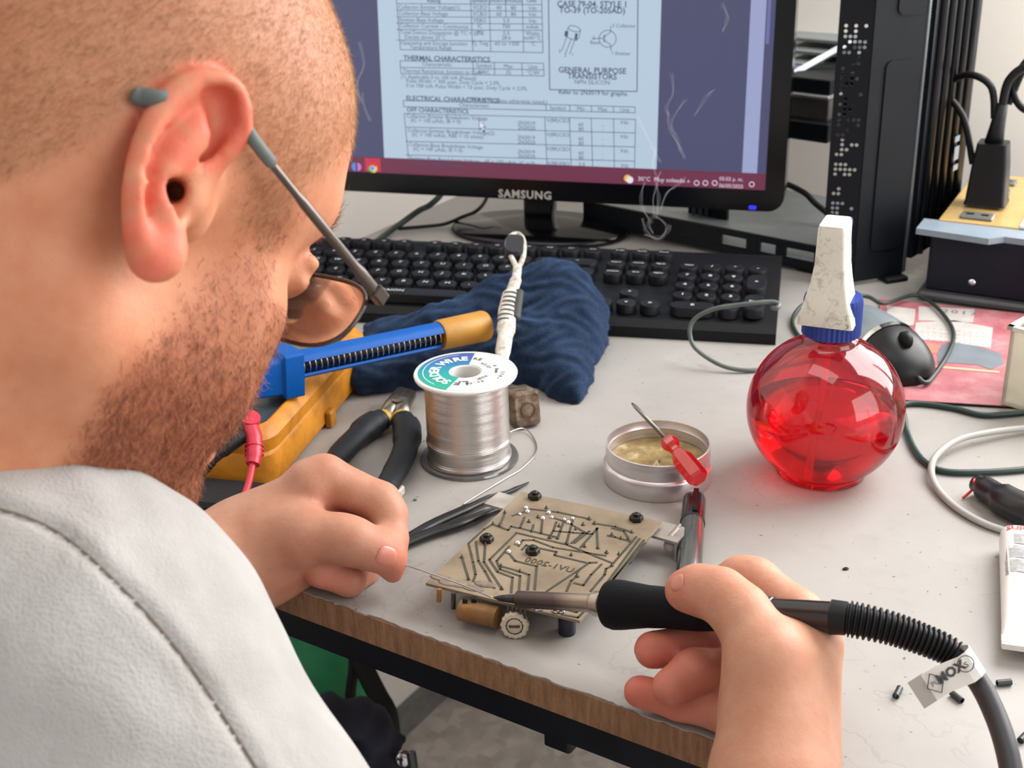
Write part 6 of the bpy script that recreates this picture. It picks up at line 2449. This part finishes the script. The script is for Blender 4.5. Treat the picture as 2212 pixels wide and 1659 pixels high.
def perforated(name, a, b, z0, z1, cols, rows, rr, m_, keep=lambda i, j: True):
    """steel strip with round holes"""
    m = MB()
    d = (b - a) * np.array([1, 1, 0])
    W_ = np.linalg.norm(d)
    d = d / W_
    nn = np.cross(UZ, d)
    cw, ch = W_ / cols, (z1 - z0) / rows
    a = a * np.array([1, 1, 0])
    for i in range(cols):
        for j in range(rows):
            c_ = a + d * (cw * (i + .5)) + UZ * (z0 + ch * (j + .5))
            sq = [(-1, -1), (0, -1), (1, -1), (1, 0), (1, 1), (0, 1), (-1, 1), (-1, 0)]
            o_ = [c_ + d * x * cw / 2 + UZ * y * ch / 2 for x, y in sq]
            if keep(i, j):
                r = rr * min(cw, ch) / 2
                h_ = [c_ + (d * x + UZ * y) / math.hypot(x, y) * r for x, y in sq]
                vs_ = o_ + h_ + [q + nn * 1.0 for q in h_]
                m.add(vs_, [(k, (k + 1) % 8, 8 + (k + 1) % 8, 8 + k) for k in range(8)] + [(8 + k, 8 + (k + 1) % 8, 16 + (k + 1) % 8, 16 + k) for k in range(8)])
            else:
                m.add(o_, [tuple(range(8))])
    return m.build(name, m_, case)


rk = random.Random(5)
perforated('perforated_plate', qA, qB, 4, CH, 7, 112, .8, CB, lambda i, j: (j < 52 and rk.random() < .62 and i > 0 and i < 6 and not (i in (4, 5) and rk.random() < .6)) or (j in (88, 89, 90) and i == 5))
hplate('front_frame', qB, qC, 4, CH, 2, CB)
dBC = unit((qC - qB) * np.array([1, 1, 0]))
nBC = np.cross(UZ, dBC)
nBC = nBC if nBC @ (CAM - qB) > 0 else -nBC
wBC = np.linalg.norm((qC - qB)[:2])
for z0, z1, x0_, x1_ in ((30, 190, .28, .9), (225, 420, .42, .95)):
    pl_ = rrect(wBC * x0_, z0, wBC * x1_, z1, 6)
    MB().prism(pl_, qB * np.array([1, 1, 0]), dBC, UZ, nBC, 1.0, 2.4).build('raised_panel', CB, case)
tDC = unit((qD - qC) * np.array([1, 1, 0]))
strip = [qC, qC + tDC * 13]
perforated('side_mesh', qC + tDC * 4, qC + tDC * 11, 30, CH, 3, 180, .8, CB, lambda i, j: 18 < j and (j // 4) % 9 != 0)
MB().box(qC * np.array([1, 1, 0]) + UZ * (CH / 2 + 3) + tDC * 2, (4.5, 4.5, CH - 6), np.array([tDC, np.cross(UZ, tDC), UZ]), 1).build('edge_strip', mat('grey_case_edge', rgb(74, 76, 80), .4, .3), case)
# ribbed plastic front
w_ = np.linalg.norm((qD - qC)[:2])
nCD = np.cross(tDC, UZ)
nCD = nCD if nCD @ (CAM - qC) > 0 else -nCD
hplate('bezel', qC + tDC * 12, qD, 16, CH, 6, CB)
for i in range(5):
    x = 24 + i * (w_ - 36) / 4.4
    b0 = (qC + tDC * x) * np.array([1, 1, 0]) + nCD * 4
    MB().tube([b0 + UZ * (18 + 4 * i), b0 + UZ * CH], 4.2, 10).build('bezel_rib', mat('ribbed_black_plastic', rgb(18, 20, 26), .3, spec=.35, mottle=.1), case, smooth=True)
lm = MB()
for i in range(3):
    lm.box((qC + tDC * (w_ * .66)) * np.array([1, 1, 0]) + nCD * 8.6 + UZ * (84 + i * 13) + tDC * (3 - i * 1.5), (10, .6, 5 if i != 1 else 12), np.array([tDC, np.cross(UZ, tDC), UZ]))
lm.build('front_badge', mat('grey_badge', rgb(140, 146, 152), .35, .4), case)
for q in (qA + (qC - qA) * .15, qC - dBC * 8):
    MB().box(q * np.array([1, 1, 0]) + UZ * 2.2, (22, 16, 4.4), np.array([dBC, nBC, UZ]), 1.5).build('foot', RUB, case)
# bottom plate and side rail with cut-outs
r0, r1 = G(1262, 490, 0), G(1784, 600, 0)
dR = unit(r0 - r1)
nR = np.cross(UZ, dR)
nR = nR if nR[1] > 0 else -nR
slab('bottom_plate', [r1 + UZ * 13, r0 + UZ * 13, r0 + nR * 190 + UZ * 13, r1 + nR * 190 + UZ * 13], (0, 0, -1.2), CG, case)
LR = float(np.linalg.norm(r0 - r1))
for z0, z1 in ((21, 27), (5, 11)):
    MB().box((r0 + r1) / 2 + UZ * (z0 + z1) / 2, (LR, 3, z1 - z0), np.array([dR, nR, UZ])).build('rail_strip', CB, case)
pos, gaps = 0.0, [(12, 40), (50, 66), (80, 106)]
for g0, g1 in gaps + [(LR, LR)]:
    MB().box(r1 + dR * (pos + g0) / 2 + UZ * 16, (g0 - pos, 3, 11), np.array([dR, nR, UZ])).build('rail_web', CB, case)
    pos = g1
for f_ in (.06, .9):
    MB().box(r1 + dR * LR * f_ + nR * 12 + UZ * 2.5, (30, 20, 5), np.array([dR, nR, UZ]), 1.5).build('foot', RUB, case)
MB().box(G(1500, 480, 13) + UZ * 16 + nR * 25, (44, 4, 32), np.array([dR, nR, UZ])).build('slot_bracket', CB, case)
for i in range(5):
    MB().box(G(1474 + i * 14, 480, 13) + UZ * 15 + nR * 20, (3, 2, 26), np.array([dR, nR, UZ])).build('slot_cover', mat('grey_slot_cover', rgb(72, 80, 88), .4, .4), case)
# drive cage and drives seen between monitor and tower
DA = np.array([-dR, nR, UZ])


def drive(name, px0, py0, px1, py1, Z, depth, m_, tilt=0.0):
    a, b = C(px0, py1, Z), C(px1, py1, Z)
    hgt = (py1 - py0) / FPX * Z / math.cos(PITCH)
    wid = (px1 - px0) / FPX * Z
    c_ = (a + b) / 2 + UZ * hgt / 2 + nR * depth / 2
    A_ = DA.copy()
    if tilt:
        t_ = math.radians(tilt)
        A_ = np.array([DA[0], DA[1] * math.cos(t_) + DA[2] * math.sin(t_), -DA[1] * math.sin(t_) + DA[2] * math.cos(t_)])
    return MB().box(c_, (wid * 1.12, depth, hgt), A_, 1.5).build(name, m_, case)


drive('optical_drive', 1690, 172, 1790, 206, 1215, 120, CB)
drive('drive_tray', 1690, 204, 1788, 212, 1210, 130, CG)
drive('hard_drive', 1690, 214, 1786, 262, 1225, 110, mat('drive_case_grey', rgb(104, 102, 100), .4, .5, mottle=.3, mscale=40))
lo = drive('power_supply', 1690, 266, 1785, 304, 1215, 120, CB)
lt = MB()
text(lt, 'SPEED', C(1738, 277, 1213), -dR, UZ, 6, 'CENTER', 1.1, 0, .02)
lt.build('drive_lettering', mat('drive_white', rgb(180, 180, 180), .5), lo)
for y0_, y1_, Z_ in ((84, 92, 1300), (112, 120, 1290), (140, 150, 1280)):
    drive('drive_rail', 1690, y0_, 1836, y1_, Z_, 70, CG)
m = MB()
m.tube([C(1706, 165, 1240), C(1836, 92, 1270)], 4.0, 4)
m.build('cage_brace', CG, case)
drive('cage_side', 1792, 170, 1836, 300, 1240, 20, CB)
drive('cage_plate', 1700, 150, 1836, 158, 1270, 60, mat('blue_grey_plate', rgb(132, 142, 170), .35, .5))

# ------------------------------------------------------------------ things under the table: green bag and dark jacket
def box_sd(c, A, half, r):
    c, A, half = np.asarray(c, np.float32), np.asarray(A, np.float32), np.asarray(half, np.float32) - r

    def f(P):
        q = np.abs((P - c) @ A.T) - half
        return np.linalg.norm(np.maximum(q, 0), axis=1) + np.minimum(q.max(1), 0) - r
    return (c, float(np.linalg.norm(half) + r), f)


bagc = C(600, 1690, 1230)
bagc[2] = -750 + 215
bag = empty('backpack', bagc - UZ * 215, 'green backpack with black trim standing on the floor under the table', 'backpack')
BGN = mat('green_bag_nylon', rgb(34, 156, 104), .6, mottle=.18, mscale=30, bump=.3, bscale=500)
S = Sdf()
S.group(10, 10)
S.g['p'].append(box_sd(bagc, np.array([unit((1, -.15, 0)), unit((.15, 1, 0)), UZ]), (80, 90, 214), 45))
V, Q = S.mesh(6.0, disp=lambda P: 4 * np.sin(P[:, 0] * .05) * np.sin(P[:, 2] * .035 + 1))
mesh_obj('bag_body', relax(V, Q, 2), Q, BGN, bag)
BST = mat('black_strap', rgb(18, 20, 24), .7, mottle=.2)
e_ = [C(762, 1380, 1152), C(764, 1440, 1150), C(757, 1500, 1152), C(755, 1590, 1152)]
MB().tube(spline(e_, 6), 5, 10).build('piping', BST, bag, smooth=True)
MB().tube(spline([C(770, 1400, 1145), C(790, 1450, 1140), C(815, 1500, 1135), C(838, 1545, 1130), C(846, 1620, 1130)], 6), 9, 10, flat=(FW, .4)).build('shoulder_strap', BST, bag, smooth=True)
S = Sdf()
S.group(25, 10)
for a, b, r0_, r1_ in (((640, 1540), (760, 1530), 30, 26), ((760, 1530), (830, 1580), 24, 20), ((830, 1580), (862, 1680), 18, 20), ((700, 1620), (790, 1660), 40, 32), ((640, 1720), (820, 1780), 60, 45), ((600, 1850), (790, 2020), 70, 55)):
    S.cap(C(a[0], a[1] + 30, 1060), C(b[0], b[1] + 30, 1060), r0_ * .62, r1_ * .62)
V, Q = S.mesh(4.5, disp=lambda P: 7 * np.sin(P[:, 0] * .11 + P[:, 2] * .08 + np.sin(P[:, 2] * .04)) * np.sin(P[:, 2] * .09 - P[:, 0] * .05) + 3 * np.sin(P[:, 0] * .2 - P[:, 2] * .22))
V[:, 2] = np.maximum(V[:, 2], -749)
jk = empty('dark_jacket', C(760, 1700, 1060) * np.array([1, 1, 0]) - UZ * 750, 'dark navy jacket heaped in front of the green backpack', 'jacket')
mesh_obj('jacket_cloth', relax(V, Q, 2), Q, mat('navy_jacket_cloth', rgb(46, 48, 64), .85, mottle=.3, mscale=25, bump=.4, bscale=300), jk)
MB().lathe(C(872, 1640, 1040), [(7, -2), (7.5, 0), (5, 2), (.1, 2)], 16, frame(-FW), cap1=False).build('metal_button', SOLD, jk, smooth=True)
MB().tube([C(885, 1625, 1042), C(890, 1660, 1042)], 5, 8).build('zip_end', mat('dark_zip', rgb(60, 62, 64), .35, .8), jk)

# ------------------------------------------------------------------ spectacles slipped down the nose
hg = C(812, 630, 480)
eb = C(520, 262, 415)
GT = unit(hg - eb)
GR = unit(HR - GT * (HR @ GT))
GD = np.cross(GT, GR)
GD = GD if GD @ UP < 0 else -GD
specs = empty('spectacles', hg, 'thin dark metal spectacles with grey rubber temple tips worn low on the nose', 'spectacles')
FRM = mat('dark_gunmetal_frame', rgb(92, 84, 80), .28, .9, mottle=.15, mscale=80)
TIPM = mat('grey_rubber_tip', rgb(88, 94, 92), .6, mottle=.15, mscale=150)


def mirror(p):
    rel = np.asarray(p) - HO
    return p - 2 * HR * (rel @ HR)


from mathutils.bvhtree import BVHTree
_bv = BVHTree.FromPolygons([tuple(v) for v in PV], [tuple(int(i) for i in q) for q in PQ[:: 1]])


def ZT(px, py):
    """distance of the skin seen at a picture position"""
    h_ = _bv.ray_cast(Vector(CAM), Vector(ray(px, py)))
    return float((np.array(h_[0]) - CAM) @ FW)


def temple(mir):
    f_ = mirror if mir else (lambda p: p)
    fl = (unit(f_(HO + GD) - f_(HO)) if mir else GD)
    m1 = spline([f_(C(582, 348, 424)), f_(C(640, 420, 436)), f_(C(720, 518, 455)), f_(C(790, 604, 474)), f_(C(812, 632, 480))], 5)
    MB().tube(m1, [1.5] * 6 + [2.0] * 8 + [2.7] * 7, 8, flat=(HR, .5)).build('temple', FRM, specs, angle=50)
    m2 = spline([f_(C(590, 356, 425)), f_(C(555, 312, 417)), f_(C(524, 268, 415)), f_(C(480, 222, 421)), f_(C(420, 206, 418)), f_(C(362, 212, ZT(318, 208) - 1.5)), f_(C(308, 210, ZT(308, 210) - 2.6)), f_(C(284, 200, ZT(284, 200) - 2.2))], 5)
    MB().tube(m2, [1.6] + [2.3] * 22 + [2.6] * 5 + [3.0] * 4 + [2.6] * 2 + [2.0, .8], 12, flat=(HR, .75)).build('temple_tip', TIPM, specs, smooth=True)
    c_ = f_(hg)
    MB().box(c_ + GT * 2, (4.2, 5.5, 7), np.array([GR, GD, GT]), .8).build('hinge_block', FRM, specs)


temple(False)
temple(True)
gw = float(2 * (hg - HO) @ HR)
for sg in (0, 1):
    cen = hg - GR * (27 if sg == 0 else gw - 27) + GD * 12 + GT * 3
    ring = []
    for i in range(40):
        a = 2 * math.pi * i / 40
        ca, sa = math.cos(a), math.sin(a)
        x, y = 26 * abs(ca) ** .8 * np.sign(ca), 15.5 * abs(sa) ** .8 * np.sign(sa)
        ring.append(cen + GR * x + GD * y - GT * (abs(x) / 26) ** 2 * 2.5)
    MB().tube(ring, .9, 8, closed=True).build('lens_rim', FRM, specs, smooth=True)
    n = len(ring)
    vs_ = [cen + GT * 1.5] + ring
    inner = [cen + (q - cen) * .5 + GT * 1.1 for q in ring]
    vs_ = [cen + GT * 1.5] + inner + ring
    fs = [(0, 1 + i, 1 + (i + 1) % n) for i in range(n)] + [(1 + i, 1 + n + i, 1 + n + (i + 1) % n, 1 + (i + 1) % n) for i in range(n)]
    lo = MB().add(vs_, fs).build('lens', clear_plastic('coated_lens', (.88, .9, .92, 1), .3, .02) if sg == 0 else bpy.data.materials['coated_lens'], specs, smooth=True)
MB().tube(spline([hg - GR * 53 + GD * 6 + GT * 3, hg - GR * (gw / 2) + GD * 2 + GT * 5, hg - GR * (gw - 53) + GD * 6 + GT * 3], 5), 1.2, 8).build('bridge', FRM, specs, smooth=True)

# ------------------------------------------------------------------ nails
def nail(px, py, rx, ry, along):
    """nail plate lying on the skin seen at a picture position"""
    h_ = _bv.ray_cast(Vector(CAM), Vector(ray(px, py)))
    p, nrm = np.array(h_[0]), np.array(h_[1])
    nrm = nrm if nrm @ FW < 0 else -nrm
    fa = frame(nrm, along)
    m = MB()
    NR_, NA_ = 6, 24
    vs_, fs = [], []
    for i in range(NR_ + 1):
        for j in range(NA_):
            a = 2 * math.pi * j / NA_
            ca, sa = math.cos(a), math.sin(a)
            x = rx * i / NR_ * np.sign(ca) * abs(ca) ** .7
            y = ry * i / NR_ * np.sign(sa) * abs(sa) ** .7
            vs_.append(p + fa[0] * x + fa[1] * y + fa[2] * (.75 - y * y / 20.0 - (.5 if i == NR_ else 0) - x * x / 60.0))
    for i in range(NR_):
        for j in range(NA_):
            fs.append((i * NA_ + j, i * NA_ + (j + 1) % NA_, (i + 1) * NA_ + (j + 1) % NA_, (i + 1) * NA_ + j))
    m.add(vs_, fs)
    m.build('nail', mat('finger_nail', rgb(198, 126, 108), .3, mottle=.05), person, smooth=True)


nail(836, 1203, 5.6, 5.2, RT - UP * .45)
nail(1462, 1258, 4.2, 3.8, RT - UP * .1)

# ------------------------------------------------------------------ trousers of the seated person
S = Sdf()
S.group(40, 20)
S.cap((-300, 300, -180), (-300, 290, -260), 125, 130)
for dx, kx, ky in ((60, -215, 545), (-70, -390, 640)):
    S.cap((-300 + dx, 290, -270), (kx, ky, -235), 84, 62)
    S.cap((kx, ky, -240), (kx + 10, ky + 20, -690), 62, 46)
V, Q = S.mesh(6.5)
mesh_obj('trousers', relax(V, Q, 2), Q, mat('dark_trousers', rgb(34, 36, 46), .9, mottle=.2), person)
for kx, ky in ((-215, 545), (-390, 640)):
    S = Sdf()
    S.group(25, 20)
    S.cap((kx + 10, ky + 15, -708), (kx + 40, ky + 150, -722), 42, 28)
    V, Q = S.mesh(5.0)
    V[:, 2] = np.maximum(V[:, 2], -749.5)
    mesh_obj('shoe', V, Q, mat('dark_shoe', rgb(30, 30, 32), .6), person)

# ------------------------------------------------------------------ wisps of solder smoke in front of the monitor
SMK = NT('solder_smoke')
tr = SMK.n('ShaderNodeBsdfTransparent')
df = SMK.n('ShaderNodeBsdfDiffuse')
df.inputs[0].default_value = (.9, .92, .95, 1)
mx = SMK.n('ShaderNodeMixShader', x0=.014)
SMK.l(tr.outputs[0], mx.inputs[1])
SMK.l(df.outputs[0], mx.inputs[2])
SMK.l(mx.outputs[0], SMK.out.inputs[0])
m = MB()
rs = random.Random(21)
zs = 735
base = [[(1395, 505), (1425, 512), (1440, 490), (1415, 470), (1400, 482), (1412, 505)], [(1412, 470), (1410, 430), (1418, 390), (1412, 350), (1420, 320)], [(1418, 470), (1424, 430), (1420, 395), (1430, 372)],
        [(1388, 470), (1396, 500), (1418, 516), (1440, 500), (1446, 484)], [(1470, 330), (1462, 300), (1450, 270), (1462, 240), (1482, 215)], [(1440, 240), (1448, 280), (1470, 320), (1478, 340)],
        [(1380, 250), (1400, 300), (1425, 350)], [(1450, 160), (1455, 200), (1440, 230), (1446, 250)], [(1480, 380), (1460, 400), (1440, 420), (1424, 460)], [(780, 220), (772, 180), (784, 140), (778, 90)], [(800, 260), (785, 230), (780, 200)],
        [(1408, 480), (1390, 450), (1385, 420), (1392, 390)], [(1560, 10), (1572, 40), (1560, 70)], [(1500, 250), (1520, 215), (1540, 195)]]
for b in base:
    for k_ in range(3):
        pts = [C(x + rs.uniform(-4, 4), y + rs.uniform(-4, 4), zs + rs.uniform(-6, 6)) for x, y in b]
        sp_ = spline(pts, 6)
        m.tube(sp_, [.35 + .35 * rs.random() for _ in sp_], 5, flat=(FW, .6))
sm = m.build('solder_smoke', SMK.m, smooth=True)
tag(sm, 'faint white wisps of solder smoke curling in front of the monitor', 'smoke', kind='stuff')
